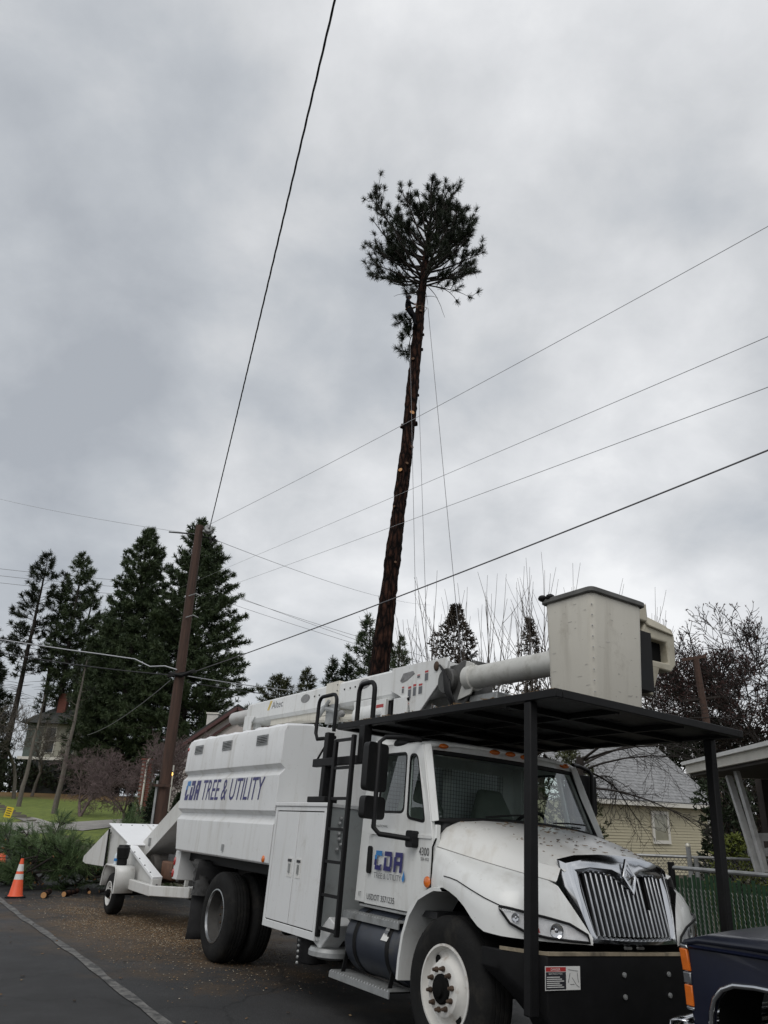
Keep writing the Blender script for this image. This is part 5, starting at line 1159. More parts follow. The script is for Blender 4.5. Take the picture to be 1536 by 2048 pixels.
def pine(name, label, basep, top, r0, crown0, prof, nl, seed, tl=.30, nb=12, wd=.035, tm=needle, bm_=barkd, drop=-.15, rise=.75, dens=1.0, group=None, trunk_to=1.0, fill=0, lowbare=0):
    rg = np.random.default_rng(seed); rd = random.Random(seed)
    b = Vector(basep); ax = Vector(top)-b; Hh = ax.length
    t = empty(name, b); tag(t, label, 'tree', group)
    path = [Vector((0, 0, -.3))] + [ax*(i/12) + Vector((rd.gauss(0, .03), rd.gauss(0, .03), 0))*(1 if 0 < i < 12 else 0) for i in range(13)]
    rr = [r0*1.15] + [r0*(1-i/12)**.8+.02 for i in range(13)]
    tube_np(path, rr, 9).build('trunk', bm_, t, smooth=60)
    S = []; TP = []; TD = []
    tx_, ty_ = [p[0] for p in prof], [p[1] for p in prof]
    for i in range(nl):
        u = (i+rd.random())/nl; h = crown0+(1-crown0)*u*.985
        wmax = float(np.interp(h, tx_, ty_)); L_ = wmax*rd.uniform(.62, 1.12)
        az = rd.uniform(0, 2*math.pi); s0 = np.array(ax*h)
        el = drop+(rise-drop)*((h-crown0)/(1-crown0))**1.3+rd.gauss(0, .12)
        d0 = np.array([math.cos(az)*math.cos(el), math.sin(az)*math.cos(el), math.sin(el)])
        pts = [s0]; d = d0.copy(); nseg = 4
        for k in range(nseg):
            d = unit(d + np.array([rd.gauss(0, .12), rd.gauss(0, .12), .10+rd.gauss(0, .06)])); pts.append(pts[-1]+d*L_/nseg)
        rl_ = max(.012, r0*.16*(1-h)+.012)
        for k in range(nseg): S.append((pts[k], pts[k+1], rl_*(1-k/nseg*.75), rl_*(1-(k+1)/nseg*.75)))
        nt_ = max(3, int(L_*5.2*dens))
        for q in range(nt_):
            s_ = rd.uniform(.22, 1.0)**.8*nseg; k = min(nseg-1, int(s_)); p = pts[k]+(pts[k+1]-pts[k])*(s_-k)
            out_ = unit(pts[k+1]-pts[k]); sd_ = unit(np.cross(out_, [0, 0, 1.0]))*rd.choice((-1, 1))
            dd = unit(out_*.7+sd_*rd.uniform(.2, 1.1)+np.array([0, 0, rd.uniform(-.1, .7)])); tw = rd.uniform(.12, .42)*min(1.0, L_/2.2)*(1.15-.5*s_/nseg)
            e = p+dd*tw*1.3; S.append((p, e, .010, .006)); TP.append(e); TD.append(dd)
        TP.append(pts[-1]); TD.append(d)
    for i in range(lowbare):
        h = crown0*rd.uniform(.62, 1.0); az = rd.uniform(0, 6.28); L_ = rd.uniform(.8, 2.4); p = np.array(ax*h); d = np.array([math.cos(az), math.sin(az), rd.uniform(-.1, .25)])
        for k in range(3):
            e = p+d*L_/3; S.append((p, e, .028-.007*k, .021-.007*k)); p = e; d = unit(d+np.array([rd.gauss(0, .2), rd.gauss(0, .2), -.12]))
    TP.append(np.array(ax)); TD.append(np.array([0, 0, 1.0]))
    for i in range(fill):
        h = rd.uniform(crown0, .70 if Hh > 14 else .93); wmax = float(np.interp(h, tx_, ty_))*.8*math.sqrt(rd.random()); az = rd.uniform(0, 6.28)
        TP.append(np.array(ax*h)+np.array([math.cos(az)*wmax, math.sin(az)*wmax, rd.gauss(0, .2)])); TD.append(np.array([math.cos(az), math.sin(az), .4]))
    V1, F1 = seg_arrays(S, 4); V2, F2 = tufts(TP, TD, nb, tl, wd, rg)
    cr_ = fast('crown', V2, F2, tm, t); tag(fast('branches', V1, F1, bm_, cr_), kind='stuff')
    return t

def gY(px, py, Y):
    p = at(px, py, Y); return Vector((p.x, p.y, hgt(p.x, p.y)))
GP = 'tall pines beyond the lawn'
def bp(label, bpx, tpx, Y, r0, crown0, prof, nl, seed, **kw):   # prof half widths in metres at 60 m
    k = Y/60.0; pine('pine_tree', label, gY(*bpx, Y), at(*tpx, Y), r0*k, crown0, [(a, b*k) for a, b in prof], nl, seed, group=GP, **kw)
bp('thin dark pine with a bare lower trunk, leftmost beyond the lawn', (2, 1550), (97, 1110), 74, .26, .46, [(.42, 1.6), (.55, 2.2), (.7, 2.0), (.85, 1.45), (1, .35)], 84, 1, tm=needled, tl=.42, nb=14, wd=.055, dens=1.0, lowbare=46, drop=-.15, rise=.7)
bp('slender pine trunk leftmost in the cluster of three bare trunks', (72, 1530), (130, 1150), 77, .22, .5, [(.45, 1.0), (.7, 1.8), (1, .4)], 60, 2, tm=needled, tl=.42, nb=14, wd=.055, lowbare=20, drop=-.1)
bp('middle pine of the three-trunk cluster with a pointed dark crown', (97, 1545), (168, 1112), 76, .26, .36, [(.34, 1.2), (.5, 2.2), (.72, 2.1), (.88, 1.3), (1, .35)], 120, 3, tl=.42, nb=14, wd=.055, lowbare=16, drop=-.15, fill=160)
bp('leaning pine trunk rightmost in the three-trunk cluster', (118, 1545), (190, 1170), 78, .2, .34, [(.3, 1.2), (.6, 2.2), (.85, 1.3), (1, .4)], 90, 10, tl=.42, nb=14, wd=.055, lowbare=16, fill=120)
pine('pine_tree', 'pale-based slim trunk on the lawn right of the other pale trunk', gpix(108, 1627), Vector(gpix(108, 1627))+Vector((.2, .3, 9.2)), .15, .6, [(.5, .5), (.75, .9), (1, .3)], 16, 4, bm_=barkg, tm=needled, group=GP, dens=.7, lowbare=8)
pine('pine_tree', 'slim pale trunk on the lawn beside the yellow sign', gpix(37, 1613), Vector(gpix(37, 1613))+Vector((.2, .2, 7.5)), .14, .75, [(.7, .5), (.85, .8), (1, .2)], 12, 5, bm_=barkg, tm=needled, group=GP, dens=.7, lowbare=8)
bp('big dense dark pine left of the utility pole', (232, 1560), (297, 1059), 72, .40, .08, [(.05, 3.4), (.2, 4.2), (.42, 4.0), (.6, 3.3), (.74, 2.5), (.88, 1.45), (1, .35)], 320, 6, tl=.40, nb=18, wd=.062, dens=1.0, fill=1600, drop=-.25)
bp('big dense dark pine directly behind the utility pole', (352, 1560), (404, 1046), 70, .40, .10, [(.05, 3.8), (.25, 5.3), (.42, 5.4), (.58, 4.4), (.74, 3.1), (.88, 1.8), (1, .35)], 360, 7, tl=.40, nb=18, wd=.062, dens=1.0, fill=1600, drop=-.25)
bp('dark pine cut off by the left photo edge', (-30, 1550), (-14, 1258), 60, .25, .2, [(.1, 1.6), (.5, 1.7), (1, .3)], 100, 8, tm=needled, tl=.4, wd=.055, dens=1.2, fill=500)
bp('dense evergreen filling the gap between the three trunks and the big pine', (178, 1560), (226, 1225), 75, .25, .12, [(.1, 2.4), (.5, 2.3), (.8, 1.3), (1, .3)], 150, 9, tl=.46, nb=14, wd=.065, dens=1.1, fill=700)
GS = 'small conifers behind the boom'
def spr(px, pyt, Y, hw, label, seed, m=needle, n=60, b0=1420, name='conifer_tree', wd=.035):
    w_ = hw*Y/1600; pine(name, label, gY(px, b0, Y), at(px+2, pyt, Y), .12, .08, [(0, w_), (.6, w_*.95), (.8, w_*.72), (.92, w_*.4), (1, .08)], n, seed, tl=.26, nb=13, wd=wd, tm=m, drop=-.3, rise=.5, group=GS, fill=int(n*4), dens=1.5)
spr(738, 1233, 46, 62, 'blue-green spruce poking up left of the thick pine trunk', 21, n=110)
spr(797, 1272, 42, 40, 'small conifer just right of the thick pine trunk', 22, n=80)
spr(664, 1318, 40, 32, 'narrow dark cedar above the boom, left of a pair', 23, m=fol_dk, n=70)
spr(692, 1314, 41, 28, 'narrow dark cedar above the boom, right of a pair', 24, m=fol_dk, n=70)
spr(612, 1340, 45, 44, 'bushy evergreen above the rear of the boom', 25, m=fol_ol, n=70)
spr(556, 1356, 48, 74, 'broad low evergreen above the boom tail', 26, m=fol_ol, n=100)

# ---- the pine being felled
stubd = mat('weathered_cut', (.10, .055, .03), .9, var=.3)
def felled():
    rg = np.random.default_rng(77); rd = random.Random(77); Y0 = 26.0
    pts = [(-.56, 0.0), (-.30, 2.8), (.02, 6.36), (.30, 9.6), (.59, 12.85), (.80, 15.0), (1.0, 18.2), (1.31, 22.9), (1.50, 25.2), (1.58, 26.4)]
    zf = [p[1] for p in pts]; xf = [p[0] for p in pts]
    def tr(z): return np.array([float(np.interp(z, zf, xf)), 0.0, z])
    def rad(z): return float(np.interp(z, [0, 3, 6.4, 12.9, 18, 22, 25, 26.5], [.46, .38, .335, .25, .235, .19, .12, .03]))
    g0 = hgt(-.56, Y0); t = empty('pine_tree', (0, Y0, 0)); tag(t, 'tall limbed ponderosa pine with a leaning bare trunk and a tuft crown', 'tree')
    zs = np.concatenate([np.arange(-.3, 26.4, .16), [26.4]]); rings = []; nn = 22
    for i, z in enumerate(zs):
        c = tr(z); kn = 1+.035*math.sin(z*1.9)+.05*max(0, math.sin(z*4.3+1))*rg.random()
        rings.append([(c[0]+rad(z)*kn*(1+rg.normal()*.045)*math.cos(2*math.pi*k/nn), c[1]+rad(z)*kn*(1+rg.normal()*.045)*math.sin(2*math.pi*k/nn), z) for k in range(nn)])
    tk_ = MB().loft(rings, True, True).build('trunk', bark, t, smooth=60)
    for qi, (z, a, ln_, r_) in enumerate(((18.9, -1.9, .30, .07), (16.4, -1.3, .32, .09), (14.9, -.9, .34, .07), (14.2, -1.25, .30, .06), (13.9, -2.0, .32, .08), (15.9, 3.4, .33, .10), (16.1, .2, .32, .10), (19.6, .3, .28, .07), (20.3, .1, .27, .06), (17.4, .2, .29, .06), (21.3, -1.4, .26, .06), (12.4, -2.2, .32, .05), (10.2, -1.2, .34, .05))):
        c = tr(z); d = np.array([math.cos(a), math.sin(a), .25]); d /= np.linalg.norm(d); e = c+d*(ln_)
        MB().mat(0).tube([c, e], [r_*1.1, r_], 10, False).mat(1).tube([e, e+d*.006], [r_, r_*.98], 10).build('cut_stub', [bark, (cutw if qi in (1, 4) else stubd)], tk_, smooth=50)
    S = []; TP = []; TD = []
    def limb(z, az, L_, el, r_, sub=1.0, curve=.12, tip=True, nt_=None):
        p = tr(z); d = np.array([math.cos(az)*math.cos(el), math.sin(az)*math.cos(el), math.sin(el)]); P_ = [p]; nseg = 7
        for k in range(nseg):
            d = unit(d+np.array([rd.gauss(0, .10), rd.gauss(0, .10), curve+rd.gauss(0, .07)])); P_.append(P_[-1]+d*L_/nseg)
        for k in range(nseg): S.append((P_[k], P_[k+1], r_*(1-k/nseg*.72), r_*(1-(k+1)/nseg*.72)))
        n_ = nt_ if nt_ is not None else int(L_*3.1*sub)
        for q in range(n_):
            s_ = rd.uniform(.28, .98)*nseg; k = min(nseg-1, int(s_)); b_ = P_[k]+(P_[k+1]-P_[k])*(s_-k); o_ = unit(P_[k+1]-P_[k])
            sd_ = unit(np.cross(o_, [0, 0, 1.0]))*rd.choice((-1, 1)); dd = unit(o_*.6+sd_*rd.uniform(.2, .9)+np.array([0, 0, rd.uniform(.0, 1.0)])); tw = rd.uniform(.25, .75)*min(1.2, L_/2.4)
            m_ = b_+dd*tw*.55; dd2 = unit(dd+np.array([0, 0, .45])); e_ = m_+dd2*tw*.45
            S.append((b_, m_, .014, .011)); S.append((m_, e_, .011, .009)); TP.append(e_); TD.append(dd2)
            if rd.random() < .4: TP.append(m_); TD.append(dd)
        if tip: TP.append(P_[-1]); TD.append(d)
    for i in range(48):
        z = 22.9+3.6*((i+rd.random())/48)**1.05; L_ = float(np.interp(z, [22.5, 23.5, 24.6, 25.6, 26.4], [2.3, 2.7, 2.9, 2.7, 2.2]))*rd.uniform(.55, 1.05)
        limb(z, (rd.uniform(0, 6.28) if rd.random() < .45 else rd.choice((0, math.pi))+rd.gauss(0, .5)), L_, float(np.interp(z, [22.5, 23.6, 25, 26.4], [.10, .42, .75, 1.1]))+rd.gauss(0, .15), .05)
    for z, a, L_, el in ((24.2, 3.14, 3.3, .28), (24.6, 3.0, 4.1, .74), (24.9, 3.4, 3.3, .60), (23.6, 3.2, 2.6, .25), (24.0, 0.0, 3.0, .42), (23.7, -.2, 2.9, .35), (24.8, .1, 3.2, .62), (25.4, .2, 2.6, .7), (25.4, -.4, 2.7, .8), (25.6, 2.7, 2.4, .85), (23.3, -1.0, 2.6, .3), (23.2, -2.2, 2.6, .3), (23.1, 2.2, 2.4, .3), (23.3, .9, 2.5, .3)): limb(z, a, L_, el, .055, 1.0)
    for z, a, L_, el in ((23.7, 3.14, 3.2, .40), (23.9, 3.25, 3.9, .80), (23.1, 3.0, 2.5, .12), (22.9, 3.5, 2.3, .05), (23.3, 2.7, 2.6, .22), (23.5, .0, 2.9, .36), (24.0, .1, 3.4, .70), (23.0, -.1, 2.5, .10), (23.2, .4, 2.6, .2), (22.8, -.4, 2.2, .0), (22.9, -1.6, 2.3, .1), (23.0, 1.6, 2.3, .1)): limb(z, a, L_, el, .05, 1.05, .05)
    limb(22.9, .0, 2.1, -.10, .03, .7, -.06); limb(22.8, 3.0, 1.7, .05, .03, .9, .02); limb(22.9, .3, 1.9, .1, .03, .5, -.08)
    for k in range(7): limb(rd.uniform(22.1, 23.4), rd.uniform(0, 6.28), rd.uniform(.9, 2.0), rd.uniform(-.3, .15), .02, 0, -.08, False, 0)
    limb(20.9, 3.1, 1.35, -.55, .03, 2.6, -.22); limb(21.2, 3.3, 1.0, -.2, .03, 2.2, -.05); limb(20.7, 2.9, 1.5, -.9, .025, 2.5, -.2)
    V1, F1 = seg_arrays(S, 5); V2, F2 = tufts(TP, TD, 64, .235, .017, rg, 1.0)
    cr_ = fast('crown', V2, F2, needled, t); fast('branches', V1, F1, barkd, cr_)
    return tr
trk = felled()
ropem = mat('rope_grey', (.22, .22, .23), .7, var=.1)
def tp(px, py, Y=26.0): return at(px, py, Y)
GR = 'climbing ropes hanging from the felled pine'
wire('climbing_rope', [tp(856, 616, 25.9), tp(925, 1345, 25.0)], .011, ropem, 'rightmost climbing rope slanting down from the crown right of the trunk', 0, GR, False, 'rope')
wire('climbing_rope', [tp(838, 800, 25.9), tp(856, 1345, 25.4)], .009, ropem, 'middle thin rope hanging just right of the pine trunk', 0, GR, False, 'rope')
wire('climbing_rope', [tp(820, 680, 25.6), tp(824, 870, 25.6), tp(834, 1345, 25.4)], .009, ropem, 'leftmost thin rope passing in front of the pine trunk', 0, GR, False, 'rope')

# ---- climber
def climber():
    p = at(827, 655, 25.64); a = empty('person', p); a.scale = (.88, .88, .88); tag(a, 'climber in dark work clothes and helmet strapped to the pine trunk', 'person')
    # skeleton in metres from the feet, x to the right (trunk side), z up, leaning back from the trunk
    J = {'pel': (-.22, -.10, .86), 'chest': (-.30, -.12, 1.24), 'neck': (-.30, -.10, 1.44), 'head': (-.27, -.08, 1.60), 'kl': (.02, -.24, .55), 'fl': (.05, -.16, .10), 'kr': (.0, .06, .60), 'fr': (.06, .04, .16), 'tl': (.16, -.20, .05), 'tr': (.18, .0, .12),
         'sl': (-.32, -.30, 1.38), 'el': (-.20, -.40, 1.12), 'hl': (.02, -.28, 1.10), 'sr': (-.28, .08, 1.38), 'er': (-.10, .16, 1.20), 'hr': (.10, .06, 1.22)}
    E_ = [('pel', 'chest'), ('chest', 'neck'), ('neck', 'head'), ('pel', 'kl'), ('kl', 'fl'), ('fl', 'tl'), ('pel', 'kr'), ('kr', 'fr'), ('fr', 'tr'), ('chest', 'sl'), ('sl', 'el'), ('el', 'hl'), ('chest', 'sr'), ('sr', 'er'), ('er', 'hr')]
    rad = {'pel': .155, 'chest': .165, 'neck': .06, 'head': .10, 'kl': .085, 'kr': .085, 'fl': .055, 'fr': .055, 'tl': .045, 'tr': .045, 'sl': .075, 'sr': .075, 'el': .055, 'er': .055, 'hl': .042, 'hr': .042}
    ks = list(J); me = bpy.data.meshes.new('body'); me.from_pydata([J[k] for k in ks], [(ks.index(u), ks.index(v)) for u, v in E_], [])
    o = bpy.data.objects.new('body', me); COL.objects.link(o); o.parent = a
    o.modifiers.new('skin', 'SKIN'); sv = me.skin_vertices[0].data
    for i, k in enumerate(ks): sv[i].radius = (rad[k], rad[k]); sv[i].use_root = (k == 'pel')
    ss = o.modifiers.new('sub', 'SUBSURF'); ss.levels = 1; ss.render_levels = 2
    me.materials.append(mat('dark_work_clothes', (.007, .007, .009), .9, var=.3, spec=.1))
    sk = mat('skin', (.30, .17, .12), .6, var=.1)
    hd_ = MB(); hd_.sphere((-.265, -.085, 1.62), .098, 14, 10, (1.0, .86, 1.2)); hd_.sphere((-.165, -.085, 1.61), .018, 6, 5); hd_.build('face', sk, a, smooth=80)
    MB().sphere((-.268, -.085, 1.665), .128, 16, 10, (1.12, 1, .88)).build('helmet', mat('helmet_dark', (.012, .012, .014), .6, var=.1), a, smooth=80)
    for nm in ('hl', 'hr'):
        h = MB(); c = Vector(J[nm]); h.sphere(c, .045, 8, 6, (1.2, .6, 1))
        for k in range(4): h.tube([c+Vector((.02, -.02+.012*k, .03-.02*k)), c+Vector((.08-.006*abs(k-1), -.015+.012*k, .03-.02*k)), c+Vector((.10-.006*abs(k-1), .01+.012*k, .02-.02*k))], .009, 5)
        h.tube([c+Vector((.0, -.03, .03)), c+Vector((.04, -.05, .05))], .010, 5); h.build('hand', sk, a, smooth=60)
    MB().tube([(-.40, -.10, .93), (-.22, -.28, .95), (-.05, -.12, .95), (-.22, .07, .93), (-.40, -.10, .93)], .03, 6).build('harness', mat('harness_brown', (.10, .05, .02), .8, var=.2), a, smooth=60)
    MB().tube([(-.10, -.22, .95), (.30, -.28, 1.06), (.62, -.05, 1.1), (.5, .3, 1.1), (.1, .25, 1.02), (-.12, .02, .95)], .014, 6).build('lanyard', mat('lanyard', (.12, .09, .05), .8), a, smooth=60)
climber()

# ---- bare deciduous trees
def bare(name, label, base, height, r0, seed, m, levels=4, spread=.55, upb=.25, fork=(2, 3), ratio=.72, trunkf=.25, group=None, rmin=.006, leaves=None, droop=0.0, jitter=.18, cat='tree', multi=1):
    rd = random.Random(seed); t = empty(name, base); tag(t, label, cat, group)
    S = []; tips = []
    def grow(p, d, L_, r_, lev):
        ns = 3 if lev > 0 else 4
        for k in range(ns):
            d = unit(d+np.array([rd.gauss(0, jitter), rd.gauss(0, jitter), (upb if lev < levels-1 else upb-droop)*.3])); e = p+d*L_/ns; r2 = max(rmin*.7, r_*(1-.28/ns*1.6))
            S.append((p, e, r_, r2)); p = e; r_ = r2
            if lev > 0 and lev < levels and k < ns-1 and rd.random() < .75:
                side_ = unit(np.cross(d, rd_vec(rd))); grow(p, unit(d*.75+side_*spread*rd.uniform(.8, 1.5)), L_*ratio*rd.uniform(.6, .95), max(rmin, r_*.55), lev+1)
        if lev < levels:
            for q in range(rd.randint(*fork)):
                side_ = unit(np.cross(d, rd_vec(rd))); grow(p, unit(d+side_*spread*rd.uniform(.6, 1.4)+np.array([0, 0, upb*.3-droop*lev*.2])), L_*ratio*rd.uniform(.75, 1.1), max(rmin, r_*.68), lev+1)
        else: tips.append((p, d))
    tot = sum(ratio**k for k in range(1, levels+1)); L1 = height*(1-trunkf)/max(tot*.82, .1)
    for q in range(multi):
        d = np.array([rd.gauss(0, .05), rd.gauss(0, .05), 1.0]) if multi == 1 else unit(np.array([math.cos(q*2.4)*.5, math.sin(q*2.4)*.3, 1.0]))
        p = np.zeros(3); Lt = height*trunkf
        for k in range(4):
            d = unit(d+np.array([rd.gauss(0, .08), rd.gauss(0, .08), .05])); e = p+d*Lt/4; S.append((p, e, r0*(1-.07*k), r0*(1-.07*(k+1)))); p = e
        for j in range(rd.randint(3, 4) if multi == 1 else 3):
            a_ = rd.uniform(0, 6.28); dd = unit(d+np.array([math.cos(a_), math.sin(a_), 0])*spread*1.2); grow(p, dd, L1*ratio, r0*.55, 1)
    V, F = seg_arrays(S, 4); big = [i for i, s in enumerate(S) if s[2] > r0*.5]
    Vt, Ft = seg_arrays([S[i] for i in big], 8); fast('trunk', Vt, Ft, m, t, smooth=True)
    sm = [s for s in S if s[2] <= r0*.5]
    if sm:
        Vc, Fc = seg_arrays(sm, 3); cr_ = fast('crown', Vc, Fc, m, t)
        if leaves:
            rg = np.random.default_rng(seed); TP = [p for p, d in tips]; TD = [d for p, d in tips]
            V2, F2 = tufts(TP, TD, leaves[1], leaves[2], leaves[3], rg, 1.3); fast('leaves', V2, F2, leaves[0], cr_)
    return t
def rd_vec(rd): return np.array([rd.gauss(0, 1), rd.gauss(0, 1), rd.gauss(0, 1)])
bare('bare_tree', 'low purple-brown bare tree with a forked trunk on the lawn', gpix(160, 1633), 4.3, .10, 31, barkp, 6, .85, .0, (2, 3), .74, .20, multi=2, rmin=.008, jitter=.2)
GB = 'bare garden trees behind the pole'
bare('bare_tree', 'pinkish bare tree spreading directly behind the utility pole', gY(335, 1560, 36), 4.4, .10, 32, barkp, 6, .6, .1, (2, 3), .74, .25, GB, rmin=.009)
bare('bare_tree', 'pinkish bare tree left of the utility pole above the hedge', gY(262, 1560, 40), 3.4, .10, 33, barkp, 6, .6, .1, (2, 3), .74, .22, GB, rmin=.010)
bare('bare_tree', 'bare tree behind the chip box roof and white chimney', gY(432, 1560, 36), 4.4, .10, 34, barkp, 6, .55, .15, (2, 3), .74, .3, GB, rmin=.009)
bare('bare_tree', 'grey bare tree at the left edge behind thin pine trunk', gY(38, 1545, 62), 8.2, .16, 35, barkg, 6, .5, .2, (2, 3), .74, .3, rmin=.014)
bare('bare_tree', 'grey bare tree low between the thin pine trunks', gY(70, 1560, 66), 6.4, .14, 36, barkg, 5, .55, .2, (2, 3), .74, .3, rmin=.014)
def whips(label, px, Y, topy, n, seed, hw, rs=1.0):
    rd = random.Random(seed); base = gY(px, 1450, Y); t = empty('pollarded_tree', base); tag(t, label, 'tree', 'pollarded trees with upright whips behind the boom')
    hh = at(px, topy, Y).z-base.z; S = []; T0 = []; W_ = hw*Y/1600
    h0 = hh*.40; p = np.zeros(3); T0.append((p, np.array([.05, 0, h0*.6]), .16, .13)); k0 = np.array([.05, 0, h0*.6])
    heads = []
    for i in range(n//3):
        a_ = rd.uniform(0, 6.28); e = k0+np.array([math.cos(a_)*W_*rd.uniform(.15, .8), math.sin(a_)*W_*.6*rd.random(), h0*rd.uniform(.35, .75)]); m_ = (k0+e)/2+np.array([0, 0, -.15]); S.append((k0, m_, .09, .065)); S.append((m_, e, .065, .05)); heads.append(e)
    for i in range(n):
        p = heads[i % len(heads)]+np.array([rd.gauss(0, .05), rd.gauss(0, .05), 0]); d = unit(np.array([rd.gauss(0, .42), rd.gauss(0, .3), 1.0])); L_ = (hh-p[2])*rd.uniform(.45, 1.0); r_ = .020*rs
        for k in range(6):
            d = unit(d+np.array([rd.gauss(0, .05), rd.gauss(0, .05), .16])); e = p+d*L_/6; S.append((p, e, r_*(1-k*.12), r_*(1-(k+1)*.12)))
            if k in (1, 2, 3) and rd.random() < .75:
                dd = unit(d+rd_vec(rd)*.45+np.array([0, 0, .1])); q = e
                for j in range(3): dd = unit(dd+np.array([0, 0, .2])); q2 = q+dd*L_*.09*rd.uniform(.7, 1.4); S.append((q, q2, (.009-.001*j)*rs, (.008-.001*j)*rs)); q = q2
            p = e
    V, F = seg_arrays(T0, 10); fast('trunk', V, F, barkg, t); V, F = seg_arrays(S, 4); fast('crown', V, F, barkw, t)
whips('pollarded bare tree with upright whips right of the thick pine trunk', 862, 30, 1150, 16, 41, 70)
whips('pollarded bare tree with upright whips above the grey upper boom', 975, 31, 1130, 20, 42, 75)
whips('pollarded bare tree with tall whips left of the bucket', 1075, 30, 1112, 22, 43, 70)
whips('pollarded bare tree with whips rising behind the bucket', 1185, 44, 1125, 24, 44, 70, 1.4)
whips('pollarded bare tree with curved whips right of the bucket bracket', 1310, 44, 1150, 22, 45, 65, 1.4)
# ivy-clad trunks
def clump(name, label, base, w_, h_, seed, m, n, shape='cone', size=.12, group=None, cat='shrub', bm_=barkd, depth=None):
    rg = np.random.default_rng(seed); rd = random.Random(seed); t = empty(name, base); tag(t, label, cat, group); P = []; D = []
    depth = depth or w_
    for i in range(n):
        u = rd.random(); z = h_*(.04+.96*u)
        if shape == 'cone': f = (1-u)**.7*(1-.12*math.sin(z*5+seed))
        elif shape == 'column': f = .75*min(1, (1-u)*5+.25)*(1+.25*math.sin(z*2.3+seed))
        else: f = math.sqrt(max(0.02, 1-(2*u-1)**2))
        a_ = rd.uniform(0, 6.28); r_ = f*(rd.random()**.4)*(1+.18*math.sin(3*a_+z*2)); P.append((math.cos(a_)*w_*r_, math.sin(a_)*depth*r_, z)); D.append((math.cos(a_), math.sin(a_), .5))
    V, F = tufts(P, D, 7, size, size*.36, rg, 1.2); cr_ = fast('foliage', V, F, m, t)
    S = [(np.zeros(3), np.array([0, 0, h_*.8]), .05+w_*.03, .02)]+[(np.array([0, 0, h_*rd.uniform(.1, .6)]), np.array(P[rd.randrange(n)]), .018, .008) for _ in range(30)]
    V, F = seg_arrays(S, 5); fast('stem', V, F, bm_, t); return t
clump('ivy_covered_tree', 'dense brown ivy-covered tree column above the elbow of the boom', gY(912, 1450, 33), 1.1, at(912, 1212, 33).z-hgt(10, 33), 51, fol_br, 2300, 'column', .14, cat='tree')
clump('ivy_covered_tree', 'narrow brown ivy-covered tree just left of the bucket', gY(1068, 1450, 34), .7, at(1068, 1236, 34).z-hgt(10, 34), 52, fol_br, 900, 'column', .14, cat='tree')
GH = 'low hedges and shrubs'
clump('bush', 'tangled brown shrub low behind the upper boom tube', gY(1010, 1450, 32), 2.0, 2.6+at(1010, 1400, 32).z-hgt(10, 32)-1.6, 53, fol_br, 700, 'round', .13, GH)
clump('bush', 'dark green hedge behind the grab rails above the cab', gY(770, 1480, 22), 1.6, 3.4, 54, fol_ol, 900, 'round', .12, GH)
for i, (px, Y, w_, h_, m, lb) in enumerate(((20, 74, 3.6, 2.9, fol_dk, 'dark shrub mass under the leftmost pine'), (85, 76, 3.6, 2.7, fol_br, 'brownish shrub mass under the three pine trunks'), (150, 75, 3.8, 3.2, fol_dk, 'dark shrub mass behind the purple bare tree'), (215, 73, 3.8, 3.6, fol_dk, 'dark shrub mass under the big dense pine'), (290, 72, 3.8, 4.2, fol_br, 'brownish shrub mass right of the purple bare tree'))):
    clump('bush', lb, gY(px, 1570, Y), w_, h_, 60+i, m, 800, 'round', .26, GH)
clump('arborvitae', 'small dark arborvitae left of the utility pole base', gY(258, 1650, 30), .32, 1.65, 71, fol_dk, 700, 'cone', .09, 'arborvitae by the pole')
clump('arborvitae', 'larger dark arborvitae touching the utility pole', gY(306, 1650, 28), .62, 2.7, 72, fol_dk, 1300, 'cone', .10, 'arborvitae by the pole')
clump('arborvitae', 'dark arborvitae between the utility pole and chip box', gY(352, 1650, 27), .5, 2.2, 73, fol_dk, 900, 'cone', .10, 'arborvitae by the pole')

# ---- pile of cut pine branches
def cut_branch(label, p, az, el, L_, seed, n_t=26):
    rg = np.random.default_rng(seed); rd = random.Random(seed); t = empty('cut_branch', p); tag(t, label, 'branch', 'cut pine branches piled by the road')
    d = np.array([math.cos(az)*math.cos(el), math.sin(az)*math.cos(el), math.sin(el)]); S = []; P_ = [np.zeros(3)]; ns = 6
    for k in range(ns): d = unit(d+np.array([rd.gauss(0, .12), rd.gauss(0, .12), rd.gauss(.02, .08)])); P_.append(P_[-1]+d*L_/ns)
    r0 = .032
    for k in range(ns): S.append((P_[k], P_[k+1], r0*(1-k/ns*.75), r0*(1-(k+1)/ns*.75)))
    TP = []; TD = []
    for q in range(n_t):
        s_ = rd.uniform(.25, 1)*ns; k = min(ns-1, int(s_)); b_ = P_[k]+(P_[k+1]-P_[k])*(s_-k); o_ = unit(P_[k+1]-P_[k]); sd_ = unit(np.cross(o_, rd_vec(rd))); dd = unit(o_*.8+sd_*rd.uniform(.3, 1.0)+np.array([0, 0, .15]))
        tw = rd.uniform(.15, .6)*(1.2-.6*s_/ns); e_ = b_+dd*tw; S.append((b_, e_, .011, .006))
        for f in (1.0, .8, .6): TP.append(b_+dd*tw*f); TD.append(dd)
    gz = p[2]
    V1, F1 = seg_arrays(S, 6); V2, F2 = tufts(TP, TD, 16, .19, .008, rg, .7)
    V2[:, 2] = np.maximum(V2[:, 2], .02-gz+hgt(p[0], p[1]))
    fast('needles', V2, F2, needlef, t); fast('stem', V1, F1, barkd, t)
    MB().tube([P_[0]-0.004*unit(P_[1]-P_[0]), P_[0]-.008*unit(P_[1]-P_[0])], [r0*.98, r0*.97], 10).build('cut_face', cutw, t)
rd = random.Random(99)
cen = gpix(112, 1785)
places = ['lying at the roadside end of the pile', 'in the middle of the pile', 'on top of the pile', 'near the chipper wing', 'behind the orange cone', 'at the back of the pile']
